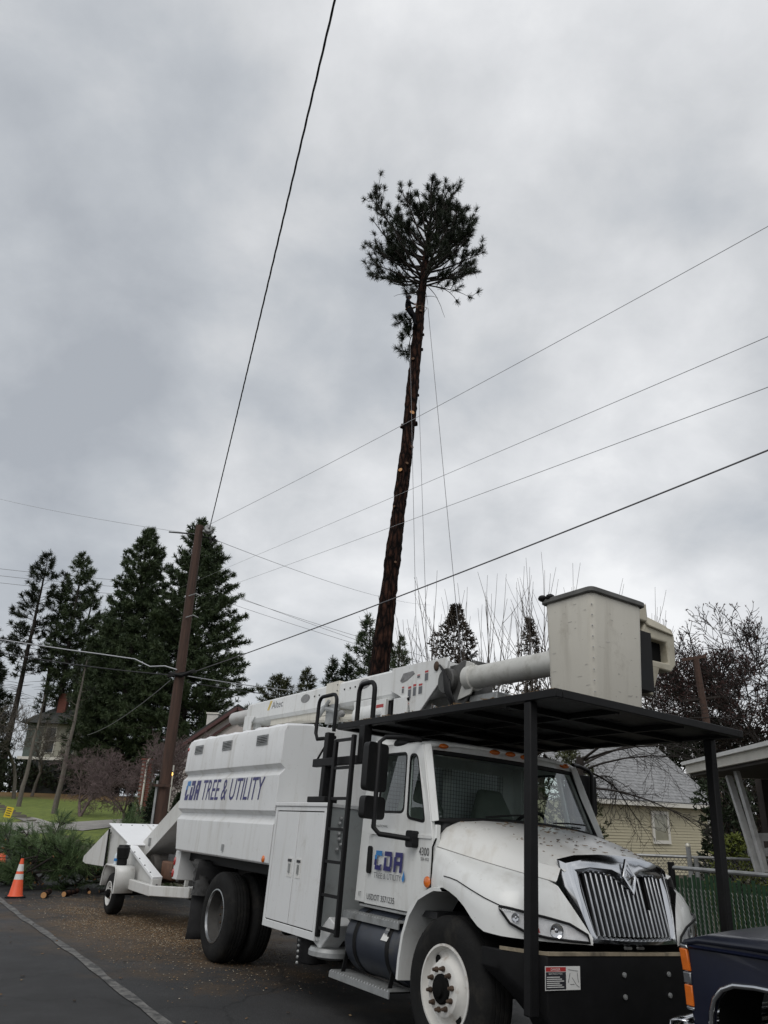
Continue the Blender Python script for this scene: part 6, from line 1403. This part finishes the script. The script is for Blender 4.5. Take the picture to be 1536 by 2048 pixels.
for i in range(40):
    u = rd.uniform(-2.3, 1.7); v = rd.uniform(.1, 2.0); hz = rd.uniform(.05, .80)*(1-abs(u)/2.9) if u > -1.3 else rd.uniform(.03, .15)
    p = Vector((cen.x+u, cen.y+v, hgt(cen.x+u, cen.y+v)+hz)); az = rd.uniform(0, 6.28); el = rd.uniform(-.05, .55) if u > -1.3 else rd.uniform(-.05, .12)
    where = 'left of the orange cone' if u < -1.5 else ('behind the orange cone' if u < -.8 else ('right of the cone' if u < .1 else ('in mid pile' if u < .9 else 'next to the chipper wing')))
    lev = 'low' if hz < .2 else ('mid-height' if hz < .4 else 'high'); row = 'front' if v < .7 else ('middle' if v < 1.4 else 'back'); aim = ('right', 'lawnward', 'left', 'roadward')[int(((az+math.pi/4) % (2*math.pi))/(math.pi/2))]
    cut_branch('cut pine branch aimed '+aim+', '+lev+' at the '+row+' '+where, p, az, el, rd.uniform(1.0, 1.9), 200+i)
cut_branch('cut pine branch sticking up from the pile towards the lawn', Vector((cen.x-.5, cen.y+.9, .55)), 1.9, .75, 1.3, 300, 22)
cut_branch('upright thin pine branch tip standing above the pile by the chipper', Vector((cen.x+.6, cen.y+1.2, .5)), .6, .95, 1.5, 301, 12)
def log(label, px, py, L_, r_, az, dz=0):
    p = gpix(px, py); o = empty('cut_log', (p.x, p.y, p.z+r_+dz)); tag(o, label, 'log', 'short cut logs under the brush pile')
    a = Vector((math.cos(az), math.sin(az), .05)); MB().tube([a*.0, a*L_*.5, a*L_], [r_, r_*1.04, r_*.97], 12).build('log_bark', bark, o, smooth=50)
    MB().tube([a*-.004, a*-.008], [r_*.93, r_*.93], 12).build('log_end', cutw, o)
log('round orange log end nearest the cone under the brush', 86, 1797, .5, .06, 1.75); log('cut log end right of the nearest one under the brush', 127, 1794, .5, .052, 1.4)
log('small cut log near the chipper wheel', 178, 1788, .4, .035, 2.0); log('pale cut end high in the brush pile beside the chipper', 171, 1775, .5, .035, 1.7, .15); log('thin cut log at the left of the brush pile', 118, 1762, .7, .04, 2.2, .10)

def stick(label, a, b, r_):
    a = Vector(a); b = Vector(b); o = empty('bare_stick', a); tag(o, label, 'branch', 'bare dark limbs in the brush pile'); m_ = (b-a)*.5+Vector((rd.gauss(0, .1), rd.gauss(0, .1), rd.gauss(.08, .06))); S = [(np.zeros(3), np.array(m_), r_, r_*.8), (np.array(m_), np.array(b-a), r_*.8, r_*.45)]
    for k in range(5):
        f = rd.uniform(.3, .9); q = np.array(m_)*(2*f if f < .5 else 1)+(np.array(b-a)-np.array(m_))*max(0, 2*f-1); S.append((q, q+np.array(rd_vec(rd))*.16+np.array([0, 0, .08]), r_*.4, r_*.15))
    V, F = seg_arrays(S, 6); fast('limb', V, F, barkd, o); MB().tube([Vector((0, 0, 0)), -m_.normalized()*.006], [r_*.96, r_*.95], 10).build('cut_face', cutw, o)
for i in range(16):
    u0 = rd.uniform(-1.9, 1.2); v0 = rd.uniform(-.05, .9); z0 = rd.uniform(.06, .7); dx = rd.uniform(-1.2, 1.2)
    stick(('long' if abs(dx) > .6 else 'short')+' bare dark limb leaning '+('right' if dx > 0 else 'left')+(' high' if z0 > .4 else ' low')+' '+('by the cone' if u0 < -.8 else ('near the chipper' if u0 > .5 else 'in mid pile')), gpt(cen.x+u0, cen.y+v0, z0), gpt(cen.x+u0+dx, cen.y+v0+rd.uniform(-.15, .6), rd.uniform(.1, 1.0)), rd.uniform(.014, .034))

# ================================================================ HOUSES, FENCES, CARPORT
XR = Vector((.848, .530, 0)); BK = Vector((-.530, .848, 0))
siding = mat('tan_siding', (.43, .39, .27), .6, var=.06, scale=3, dirt=((.22, .2, .13), .4, 3, .56)); trimw = mat('white_trim', (.62, .60, .54), .55, var=.08)
shing = mat('grey_shingles', (.25, .253, .257), .9, var=.25, scale=6, dirt=((.07, .07, .07), .6, 5, .5)); blind = mat('window_blind', (.36, .345, .27), .5, var=.1)
ER = at(1438, 1612, 30.2); wl = 6.9
def frame_m(o, xdir): 
    y = Vector((-xdir.y, xdir.x, 0)); return Matrix(((xdir.x, y.x, 0, o.x), (xdir.y, y.y, 0, o.y), (0, 0, 1, o.z), (0, 0, 0, 1)))
hz0 = hgt(ER.x, ER.y); zE = ER.z-hz0
house = empty('house', mtx=frame_m(Vector((ER.x, ER.y, hz0)), XR)); tag(house, 'tan clapboard house with grey shingle roof seen under the canopy', 'house')
# local: x to the right along the wall (0 at right eave end), y away, z up; wall front at y=.35
hb_ = MB(); hb_.box(-wl, -.25, .36, 8, -.3, zE-.06); hb_.build('wall_core', siding, house)
nb_ = 24; bh = (zE-.02)/nb_
for k in range(nb_):
    z = -.05+k*bh
    MB().hexa([(-wl, .345-.022, z), (-.28, .345-.022, z), (-.28, .36, z), (-wl, .36, z), (-wl, .345, z+bh), (-.28, .345, z+bh), (-.28, .36, z+bh), (-wl, .36, z+bh)]).build('siding_board', siding, house)
for x in (-wl, -.37): MB().box(x, x+.12, .30, .35, -.1, zE-.05).build('corner_trim', trimw, house)
wn = MB(); wx0 = -3.55; wx1 = -2.62; wz0 = .95; wz1 = zE-.28
for (a, b, c, d) in ((wx0, wx0+.11, wz0, wz1), (wx1-.11, wx1, wz0, wz1), (wx0+.11, wx1-.11, wz1-.11, wz1), (wx0+.11, wx1-.11, wz0, wz0+.11)): wn.box(a, b, .27, .33, c, d)
wo = wn.build('window', trimw, house); MB().box(wx0+.1, wx1-.1, .30, .315, wz0+.1, wz1-.1).build('blind', blind, wo); MB().flat([(wx0+.105, wz0+.105), (wx1-.105, wz0+.105), (wx1-.105, wz1-.105), (wx0+.105, wz1-.105)], lambda u, v, t_: (u, .285, v)).build('pane', glass('house_pane', (.9, .9, .88), .05), wo)
MB().box(-wl-.3, .02, -.02, .02, zE-.14, zE).build('fascia', trimw, house)
MB().box(-wl-.28, 0, .02, .33, zE-.14, zE-.12).build('soffit', trimw, house)
# roof: rake runs back and up to the left
rk = at(1322, 1506, 30.0); d0 = ray(1322, 1506); b_ = 0.0
for i in range(4000):
    q = ER + BK*(i*.005)
    if q.x/q.y < d0.x/d0.y: b_ = i*.005; break
rh = (CAMH + d0.z*((ER+BK*b_).y/d0.y)) - ER.z
NR = 26; ext = 1.45
roofo = MB().hexa([(-wl-.3, -.02, zE), (.0, -.02, zE), (.0, b_*ext, zE+rh*ext), (-wl-.3, b_*ext, zE+rh*ext), (-wl-.3, -.02, zE+.02), (.0, -.02, zE+.02), (.0, b_*ext, zE+rh*ext+.02), (-wl-.3, b_*ext, zE+rh*ext+.02)]).build('roof', shing, house)
sl_ = Vector((0, b_, rh)); 
for k in range(NR):
    f0 = ext*k/NR; f1 = ext*(k+1.15)/NR
    y0, z0 = -.04+b_*f0, zE+rh*f0+.045; y1, z1 = -.04+b_*f1, zE+rh*f1+.022
    MB().hexa([(-wl-.32, y0, z0-.022), (.03, y0, z0-.022), (.03, y1, z1-.02), (-wl-.32, y1, z1-.02), (-wl-.32, y0, z0), (.03, y0, z0), (.03, y1, z1), (-wl-.32, y1, z1)]).build('shingle_course', shing, roofo)
MB().plate([[(.35, zE-.1), (b_*ext*2, zE-.1), (b_*ext, zE+rh*ext-.05)]], lambda u, v, t_: (-.26-t_, u, v), .05).build('gable', siding, house)
MB().box(-.28, -.20, .10, .36, zE-.55, zE-.3).build('meter_box', labw, house)

# far left house behind the pines
hcream = mat('cream_wall', (.34, .33, .27), .8, var=.12, scale=1); hgrn = mat('dark_roof', (.035, .038, .036), .9, var=.3); hbrk = mat('red_brick', (.16, .055, .04), .85, var=.35, scale=8); hwin = mat('dark_window', (.02, .025, .03), .2, var=.2); hgreen = mat('green_grey_siding', (.10, .125, .11), .8, var=.15)
p0 = gY(95, 1560, 74); far = empty('house', p0); tag(far, 'cream and green two storey house half hidden behind the left pines', 'house')
zb = at(95, 1518, 74).z-p0.z; zt_ = at(95, 1448, 74).z-p0.z
MB().box(-2.6, 3.4, 0, 6, -.5, zb).build('lower_wall', hgrn, far); MB().box(-2.7, 3.5, -.15, 6.1, zb, zt_).build('wall', hcream, far)
MB().box(-2.72, -1.2, -.20, 0, zb, zt_).build('side_panel', hgreen, far)
for x0, x1 in ((-.9, .1), (1.2, 2.0), (2.4, 3.2)):
    f = MB().box(x0, x1, -.22, -.16, zb+.5, zt_-.3).build('window', trimw, far); MB().box(x0+.08, x1-.08, -.24, -.225, zb+.58, zt_-.38).build('pane', hwin, f)
MB().hexa([(-3.3, -1, zt_), (4.1, -1, zt_), (4.1, 7, zt_), (-3.3, 7, zt_), (-1.5, 3, zt_+2.0), (2.4, 3, zt_+2.0), (2.4, 3.1, zt_+2.0), (-1.5, 3.1, zt_+2.0)]).build('roof', hgrn, far)
MB().box(-1.0, -.2, 1.5, 2.2, zt_+.5, zt_+3.1).build('chimney', hbrk, far)
MB().box(-2.7, 3.9, -1.2, -1.1, zb-.15, zb+.1).build('balcony_rail', trimw, far)

# pink-trimmed white house behind the chip box
p0 = gY(395, 1560, 42); ph = empty('house', p0); tag(ph, 'white gabled house with dark red trim and white chimney behind the chip box', 'house')
def l_(px, py, dy=0): q = at(px, py, 42+dy); return Vector((q.x-p0.x, q.y-p0.y, q.z-p0.z))
A = l_(338, 1512); B = l_(478, 1418); wc = mat('pinkish_white_wall', (.50, .45, .43), .8, var=.12, scale=2); red = mat('dark_red_trim', (.075, .028, .026), .6, var=.2)
MB().plate([[(A.x, -.3), (A.x+8.4, -.3), (A.x+8.4, A.z), (B.x, B.z), (A.x, A.z)]], lambda u, v, t_: (u, t_, v), .2).build('gable_wall', wc, ph)
MB().bar((A.x-.4, -.25, A.z-.28), (B.x, -.25, B.z), .5, .16).build('rake_board', red, ph); MB().bar((B.x, -.25, B.z), (A.x+8.8, -.25, A.z-.28), .5, .16).build('rake_board', red, ph)
MB().bar((A.x+.5, -.14, A.z-.15), (B.x, -.14, B.z-.55), .06, .12).build('rake_trim', red, ph)
rs = (B-A); MB().hexa([(A.x-.5, -.4, A.z-.24), (A.x-.5, 7, A.z-.24), (B.x, 7, B.z+.10), (B.x, -.4, B.z+.10), (A.x-.5, -.4, A.z-.12), (A.x-.5, 7, A.z-.12), (B.x, 7, B.z+.22), (B.x, -.4, B.z+.22)]).build('roof', hgrn, ph)
MB().hexa([(A.x+8.9, -.4, A.z-.24), (A.x+8.9, 7, A.z-.24), (B.x, 7, B.z+.10), (B.x, -.4, B.z+.10), (A.x+8.9, -.4, A.z-.12), (A.x+8.9, 7, A.z-.12), (B.x, 7, B.z+.22), (B.x, -.4, B.z+.22)]).build('roof', hgrn, ph)
c0 = l_(404, 1456); c1 = l_(430, 1424); cm = MB(); cm.box(c0.x, c1.x, .9, 1.6, c0.z-.6, c1.z); cho = cm.build('chimney', mat('white_brick', (.55, .53, .50), .8, var=.1), ph); MB().box(c0.x-.05, c1.x+.05, .85, 1.65, c1.z, c1.z+.08).build('chimney_cap', trimw, cho)
for x0 in (A.x+.9, A.x+2.6):
    f = MB().box(x0, x0+.8, -.05, 0, .9, 2.1).build('window', trimw, ph); MB().box(x0+.08, x0+.72, -.07, -.055, .98, 2.02).build('pane', hwin, f)
# brick porch pier with white downspout
p1 = gY(282, 1612, 38); pier = empty('brick_pier', p1); tag(pier, 'red brick porch pier with white downspout left of the utility pole', 'pier')
htop = at(282, 1520, 38).z-p1.z; kk = 0
for r_ in range(int(htop/.09)):
    for c in range(2):
        x = -.24+.24*c+(.12 if r_ % 2 else 0); kk += 1
        MB().box(x, min(x+.225, .26), -.02, .12, .09*r_, .09*r_+.075).build('brick', hbrk, pier)
MB().box(-.23, .25, 0, .4, -.2, htop).build('mortar', mat('mortar', (.25, .22, .2), .9), pier); MB().tube([(.02, -.06, .9), (.02, -.06, htop-.1), (.10, -.0, htop+.1)], .05, 8).build('downspout', trimw, pier)
MB().box(-.28, .30, -.06, .45, htop, htop+.08).build('cap_stone', hbrk, pier)
# lit porch lamp
lp0 = at(343, 1548, 33); lampo = empty('porch_lamp', (lp0.x, lp0.y, hgt(lp0.x, lp0.y))); tag(lampo, 'small glowing amber lamp on a white post right of the utility pole', 'lamp'); lz = lp0.z-hgt(lp0.x, lp0.y)
MB().tube([(0, .05, 0), (0, .05, lz+.35)], .07, 10).build('post', trimw, lampo); MB().sphere((0, -.06, lz), .075, 12, 8).build('bulb', mat('lamp_glow', (1, .6, .15), .4, emit=((1, .55, .10), 5.0)), lampo); MB().lathe([(.0, .14), (.10, .08), (.09, .075), (0, .075)], (0, -.06, lz), (0, 0, 1), 12).build('hood', black, lampo)
# yellow lawn sign
sg = gpix(12, 1640); so = empty('lawn_sign', sg); so.rotation_euler = (0, .16, .2); tag(so, 'small yellow lawn sign with dark lines by the pavement', 'sign')
MB().box(-.19, .19, -.01, .01, .12, .66).build('board', mat('sign_yellow', (.68, .50, .02), .5, var=.05), so)
for k in range(4): MB().box(-.13, .12-.03*(k % 2), -.016, -.011, .22+.11*k, .26+.11*k).build('text_line', inkb, so)
for x in (-.12, .12): MB().tube([(x, 0, -.05), (x, 0, .3)], .006, 5).build('leg', galv, so)
# garden wire fence on the lawn
gf = empty('garden_fence', gpix(226, 1628)); tag(gf, 'low dark wire garden fence on the lawn left of the arborvitae', 'fence')
for k in range(6): MB().tube([(.4*k, .1*k, -.1), (.4*k, .1*k, 1.0)], .018, 6).build('post', barkd, gf)
for z in (.25, .5, .75, .98): MB().tube([(0, 0, z), (2.0, .5, z)], .008, 5).build('wire', wireb, gf)

# green slatted fence right of the truck
fp = lambda k: Vector((3.63+.53*k, 10.0-.848*k, 0)); f0 = fp(0); fz = hgt(f0.x, f0.y)
fence = empty('slatted_fence', mtx=frame_m(Vector((f0.x, f0.y, fz)), TF)); tag(fence, 'green slatted chain-link fence between the grille and the blue pickup', 'fence')
gsl = mat('green_slat', (.014, .045, .018), .6, var=.3, scale=4); ftop = 1.27-fz
MB().tube([(0, 0, -.1), (0, 0, ftop+.06)], .04, 10).build('post', black, fence); MB().tube([(2.45, 0, -.1), (2.45, 0, ftop+.02)], .035, 10).build('post', galv, fence); MB().tube([(4.9, 0, -.1), (4.9, 0, ftop+.02)], .035, 10).build('post', galv, fence)
MB().tube([(0, 0, ftop), (5.0, 0, ftop)], .024, 8).build('top_rail', galv, fence)
sm_ = MB().box(0, .040, -.006, .006, .03, ftop-.09).mesh('slat', gsl); sm2 = MB().box(0, .040, -.006, .006, .03, ftop-.05).mesh('slat', gsl); rd = random.Random(5)
for k in range(84):
    o = link_mesh('slat', (sm_, sm2)[rd.random() < .3], fence); o.location = (.05+.058*k, rd.uniform(-.002, .002), rd.uniform(-.02, .015)); o.rotation_euler = (0, 0, rd.uniform(-.12, .12))
cl = MB()
for k in range(85):
    x = .035+.058*k
    for j in range(22): cl.tube([(x-.006, -.012, .03+.05*j), (x+.006, -.012, .055+.05*j), (x-.006, -.012, .08+.05*j)], .0035, 3, False)
tag(cl.build('chain_link', mat('zinc_wire', (.40, .42, .40), .5, .3, var=.2), fence, smooth=None), kind='stuff')
# galvanised chain-link fence behind it
g0 = at(1255, 1709, 12.2); g1 = at(1462, 1706, 11.9); gz_ = hgt(g0.x, g0.y); gd = (Vector((g1.x, g1.y, 0))-Vector((g0.x, g0.y, 0))); gl_ = gd.length
cf_ = empty('chain_link_fence', mtx=frame_m(Vector((g0.x, g0.y, gz_)), gd.normalized())); tag(cf_, 'galvanised chain-link fence with a capped steel post before the tan house', 'fence'); gt = g0.z-gz_
MB().tube([(-2, 0, gt), (gl_+1.5, 0, gt)], .02, 8).build('top_rail', galv, cf_); pxk = gl_*(1378-1255)/(1462-1255)
po = MB().tube([(pxk, -.03, -.1), (pxk, -.03, gt+.14)], .035, 10).build('post', galv, cf_); MB().sphere((pxk, -.03, gt+.15), .04, 10, 6).build('post_cap', mat('zinc_cap', (.6, .58, .5), .4, .3), po); MB().tube([(pxk+.09, -.03, -.1), (pxk+.09, -.03, gt-.0)], .035, 10).build('post', galv, cf_)
mw = MB()
for k in range(70):
    for sgn in (1, -1):
        x0 = -1.9+.055*k; mw.tube([(x0, 0, gt), (x0+sgn*.62, .0, gt-.75)], .003, 3, False)
tag(mw.build('chain_link', wireg, cf_, smooth=None), kind='stuff')

# white carport at the right edge
crp = empty('carport', (4.75, 9.2, hgt(4.75, 9.2))); tag(crp, 'white roofed carport with slanting posts at the right edge', 'carport'); cz = hgt(4.75, 9.2)
e1 = at(1378, 1536, 12.3); e2 = at(1560, 1496, 9.0); o3 = Vector((4.75, 9.2, cz)); e1 -= o3; e2 -= o3
ee = e2+(e2-e1)*.8
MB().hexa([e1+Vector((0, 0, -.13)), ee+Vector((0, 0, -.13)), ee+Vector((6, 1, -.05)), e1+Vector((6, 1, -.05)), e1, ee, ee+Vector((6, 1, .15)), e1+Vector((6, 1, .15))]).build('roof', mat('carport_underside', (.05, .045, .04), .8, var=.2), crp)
MB().bar(e1+Vector((-.03, 0, -.02)), ee+Vector((-.03, 0, -.02)), .05, .14).build('fascia', trimw, crp, bevel=.006); MB().bar(e1+Vector((-.06, 0, .06)), ee+Vector((-.06, 0, .06)), .10, .05).build('drip_edge', labw, crp)
MB().bar(e1+Vector((0, -.02, -.06)), e1+Vector((5, .8, .0)), .06, .14).build('end_fascia', trimw, crp)
def c_(px, py, Y): return at(px, py, Y)-o3
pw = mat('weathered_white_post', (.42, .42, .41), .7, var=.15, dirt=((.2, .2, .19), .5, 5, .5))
MB().bar(c_(1468, 1526, 10.9), c_(1532, 1745, 10.6), .06, .06).build('post', pw, crp); MB().bar(c_(1457, 1552, 11.2), c_(1518, 1745, 10.8), .08, .05).build('brace', pw, crp); MB().bar(c_(1463, 1575, 11.4), c_(1515, 1720, 11.6), .07, .05).build('brace', pw, crp)
for py in (1675, 1705): MB().bar(c_(1495, py, 11.0), c_(1580, py-2, 10.8), .03, .10).build('rail', pw, crp)
for px in (1505, 1522, 1540): MB().bar(c_(px, 1678, 10.96), c_(px+9, 1740, 10.9), .06, .03).build('picket', pw, crp)
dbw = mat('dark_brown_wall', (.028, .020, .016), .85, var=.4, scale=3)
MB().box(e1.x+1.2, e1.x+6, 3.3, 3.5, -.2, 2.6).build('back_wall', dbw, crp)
MB().box(e1.x+1.4, e1.x+2.6, 3.2, 3.28, .9, 1.0).build('shelf', trimw, crp)
# greenery and trees at the right
clump('bush', 'yellow-green shrub seen past the carport braces', gY(1470, 1700, 14.5), .55, 1.7, 81, fol_yg, 500, 'round', .08, GH)
clump('bush', 'dark evergreen shrub between the tan house and the carport', gY(1452, 1650, 20), 1.0, 3.0, 82, fol_dk, 900, 'column', .12, GH)
clump('evergreen_tree', 'dark evergreen mass above the tan house roof by the canopy corner', gY(1440, 1650, 40), 3.0, 6.2, 83, fol_dk, 2000, 'round', .24, cat='tree')
clump('evergreen_tree', 'dark brown thicket right of the tan house roof', gY(1520, 1650, 38), 2.8, 5.6, 84, fol_br, 1200, 'round', .2, cat='tree')
bare('fruit_tree', 'rounded bare tree with small reddish leaves at the right edge', gY(1462, 1650, 37), at(1460, 1236, 37).z-hgt(11, 37), .16, 85, barkd, 6, .55, .12, (2, 3), .75, .35, rmin=.017, leaves=(fol_rd, 3, .11, .04), jitter=.24)
bare('fruit_tree', 'second reddish-leaved bare tree cut by the right photo edge', gY(1545, 1650, 36), at(1540, 1255, 36).z-hgt(11, 36), .16, 86, barkd, 6, .55, .1, (2, 3), .75, .35, rmin=.017, leaves=(fol_rd, 3, .11, .04), jitter=.24)
bare('bare_shrub', 'reddish twiggy shrub between the bucket and the right canopy corner', gY(1352, 1600, 46), at(1350, 1385, 46).z-hgt(9, 46), .09, 87, barkp, 6, .6, .1, (2, 3), .75, .25, rmin=.009, leaves=(fol_rd, 2, .07, .03), cat='shrub')
def drooping(label, px, Y, seed, n, reach):
    rd = random.Random(seed); b = gY(px, 1650, Y); t = empty('bare_tree', b); tag(t, label, 'tree'); S = []; T0 = []
    p_ = np.zeros(3); h0 = 3.3
    for k in range(4): e = p_+np.array([rd.gauss(.05, .05), rd.gauss(0, .05), h0/4]); T0.append((p_, e, .17-.02*k, .15-.02*k)); p_ = e
    def twig(q, d, L_, r_, lev):
        ns = 5
        for k in range(ns):
            d = unit(d+np.array([rd.gauss(0, .13), rd.gauss(0, .13), -.10+(.20 if k > 2 else 0)])); e = q+d*L_/ns; S.append((q, e, r_, r_*.85)); q = e; r_ *= .85
            if lev < 2 and rd.random() < .85: twig(q, unit(d+rd_vec(rd)*.6), L_*rd.uniform(.35, .6), max(.005, r_*.6), lev+1)
    for i in range(n):
        a_ = rd.gauss(0.35, .8); d = np.array([math.cos(a_), math.sin(a_), rd.uniform(.1, .7)]); q = p_*rd.uniform(.75, 1.0); L_ = reach*rd.uniform(.55, 1.1); r_ = rd.uniform(.018, .045); d = unit(d)
        for k in range(7):
            d = unit(d+np.array([rd.gauss(0, .10), rd.gauss(0, .10), -.13+(.06 if k > 4 else 0)])); e = q+d*L_/7; S.append((q, e, r_, r_*.82)); q = e; r_ *= .82
            if k > 0:
                for w_ in range(2): twig(q, unit(d+rd_vec(rd)*.55+np.array([0, 0, -.15])), L_*rd.uniform(.15, .34), max(.006, r_*.5), 0)
    V, F = seg_arrays(T0, 9); fast('trunk', V, F, barkd, t); V, F = seg_arrays(S, 3); fast('crown', V, F, barkd, t)
drooping('dark drooping bare tree behind the cab with twigs before the tan house', 1150, 19, 88, 10, 4.3)
clump('bush', 'mossy olive thicket behind the cab mirror', gY(1140, 1650, 24), 1.0, 3.9, 90, fol_ol, 600, 'round', .12, GH)
# second wooden pole with a crossarm at the right
q0 = at(1414, 1450, 24); q1 = at(1391, 1318, 24); p2 = empty('utility_pole', (q0.x, q0.y, hgt(q0.x, q0.y))); tag(p2, 'short brown wooden pole with crossarms between the bucket and the fruit tree', 'utility pole'); zz0 = hgt(q0.x, q0.y)
MB().tube([(.15, 0, -.2), (0, 0, q0.z-zz0), (q1.x-q0.x, 0, q1.z-zz0)], [.13, .11, .10], 12).build('shaft', polem, p2, smooth=50)
MB().bar((q1.x-q0.x-.45, 0, q1.z-zz0-.05), (q1.x-q0.x+.35, 0, q1.z-zz0+.10), .10, .10).build('crossarm', polem, p2); a_ = at(1365, 1402, 24); b_2 = at(1440, 1393, 24); MB().bar(a_-Vector((q0.x, q0.y, zz0)), b_2-Vector((q0.x, q0.y, zz0)), .06, .06).build('crossarm', barkd, p2)

# ================================================================ BLUE PICKUP
pa = R(148); PA = Vector((math.sin(pa), math.cos(pa), 0)); PC = at(1372, 1990, 5.5); pg = hgt(2.0, 5.5)
pick = empty('pickup_truck', mtx=frame_m(Vector((PC.x, PC.y, pg)), PA)); tag(pick, 'dark blue older pickup with amber corner lamps and chrome wheel arch', 'pickup')
# local x rearwards from the front corner, y across to the far side, z up
blue = mat('dark_blue_paint', (.006, .008, .020), .28, var=.25, scale=3, coat=.25, dirt=((.015, .016, .020), .5, 4, .55), spec=.35); hoodb = mat('hazy_blue_hood', (.010, .012, .022), .35, var=.3, scale=3, coat=.2)
PW = 1.92
arch = [(.155, .42), (.165, .60), (.18, .70), (.215, .785), (.275, .845), (.36, .88), (.5, .892), (.75, .892), (.98, .88), (1.10, .84), (1.16, .74), (1.19, .58), (1.20, .42)]
out_ = [(.05, .42)]+arch+[(2.2, .42), (2.2, 1.10), (.9, 1.085), (.30, 1.08), (.10, 1.075), (.04, 1.05), (.02, .80)]
for s, y0 in ((1, 0.0), (-1, PW)):
    fo = MB().plate([out_], lambda u, v, t_: (u+.0, y0+s*(t_+.05*max(0, (v-.95))*2), v), .05).build('fender', blue, pick, bevel=.012, seg=3)
    MB().tube([(x, y0-s*.012, z) for x, z in arch], .017, 8).build('arch_trim', chrome, fo, smooth=60)
    crs = MB().loft([[(x, y0+s*.004, z-.012), (x, y0-s*.012, z), (x, y0+s*.01, z+.012)] for x, z in ((.06, 1.045), (.4, 1.05), (1.0, 1.055), (2.2, 1.06))], False).build('crease', blue, fo, smooth=40)
    hw_ = MB(); hw_.loft([[(x, y0+s*.06, z), (x, y0+s*.5, z)] for x, z in arch], False); hw_.build('wheel_well', darkgap, fo)
    ty = MB().lathe([(a, b*-s) for a, b in ((.19, -.02), (.2, 0), (.27, .012), (.33, -.01), (.36, -.04), (.36, -.18), (.33, -.22), (.2, -.23))], (.67, y0+s*.06, .36), (0, 1, 0), 32).build('tyre', rubber, pick, smooth=40)
    MB().lathe([(a, b*-s) for a, b in ((.195, -.02), (.195, .004), (.17, .0), (.15, -.05), (.06, -.02), (.05, .02), (0, .02))], (.67, y0+s*.06, .36), (0, 1, 0), 24).build('rim', chromed, ty, smooth=40)
    # corner lamp
    def lq(z0, z1, m, nm, off=.0):
        return MB().hexa([(-.004, y0-s*.004, z0), (.056, y0-s*.010, z0), (.056, y0+s*.03, z0), (-.004, y0+s*.14, z0), (-.004-off, y0-s*.004, z1), (.056-off, y0-s*.010, z1), (.056-off, y0+s*.03, z1), (-.004-off, y0+s*.14, z1)]).build(nm, m, pick, bevel=.006)
    lq(.905, 1.028, amber, 'corner_lamp', .012); lq(1.031, 1.052, chromed, 'lamp_bezel', .012); lq(.835, .90, chromed, 'lamp_bezel'); lq(.715, .83, amber, 'corner_lamp'); lq(.695, .712, chromed, 'lamp_bezel')
hd = MB(); hd.loft([[(x, y, z+zc*math.sin(math.pi*k/10)**.6) for k, y in enumerate(np.linspace(.0, PW, 11))] for x, z, zc in ((.005, 1.055, .015), (.03, 1.08, .03), (.12, 1.098, .04), (.5, 1.108, .05), (1.0, 1.118, .055), (1.75, 1.13, .06))], False); ho = hd.build('hood', hoodb, pick, smooth=50); s_ = ho.modifiers.new('s', 'SOLIDIFY'); s_.thickness = .03
gr_ = MB(); gr_.box(-.005, .05, .16, PW-.16, .68, 1.04); gr_.build('grille', chromed, pick, bevel=.01)
for k in range(5): MB().box(-.02, -.006, .42, PW-.42, .71+.055*k, .74+.055*k).build('grille_bar', black, pick)
for y in (.29, PW-.29): MB().lathe([(0, .01), (.08, .015), (.09, 0), (.10, -.01)], (-.015, y, .86), (-1, 0, 0), 20).build('headlight', chrome, pick)
bpx = MB(); yy = np.linspace(-.05, PW+.05, 21); bpx.loft([[(-.10+.16*max(0, abs(y-PW/2)-.80)**1.5*4, y, .50), (-.16+.16*max(0, abs(y-PW/2)-.80)**1.5*4, y, .52), (-.18+.16*max(0, abs(y-PW/2)-.80)**1.5*4, y, .57), (-.16+.16*max(0, abs(y-PW/2)-.80)**1.5*4, y, .625), (-.10+.16*max(0, abs(y-PW/2)-.80)**1.5*4, y, .64), (-.02+.1*max(0, abs(y-PW/2)-.80)**1.5*4, y, .64)] for y in yy], False); bo = bpx.build('bumper', chrome, pick, smooth=50); s_ = bo.modifiers.new('s', 'SOLIDIFY'); s_.thickness = .012
MB().loft([[(.0, -.055, .44), (.0, -.055, .63), (.16, -.045, .63), (.16, -.045, .44)]]+[[(.0, -.03, .44), (.0, -.03, .63), (.16, -.03, .63), (.16, -.03, .44)]], True, True).build('bumper_end', chromed, pick, bevel=.015)
# cab and bed (out of frame)
cb_ = MB(); cb_.box(2.2, 5.2, .0, PW, .42, 1.12); cb_.build('body', blue, pick, bevel=.03)
MB().hexa([(1.72, .06, 1.12), (3.5, .06, 1.12), (3.5, PW-.06, 1.12), (1.72, PW-.06, 1.12), (2.15, .18, 1.75), (3.4, .18, 1.75), (3.4, PW-.18, 1.75), (2.15, PW-.18, 1.75)]).build('cab', blue, pick, bevel=.03)
MB().hexa([(1.78, .18, 1.16), (1.80, .18, 1.16), (1.80, PW-.18, 1.16), (1.78, PW-.18, 1.16), (2.10, .26, 1.70), (2.12, .26, 1.70), (2.12, PW-.26, 1.70), (2.10, PW-.26, 1.70)]).build('windshield', hwin, pick)
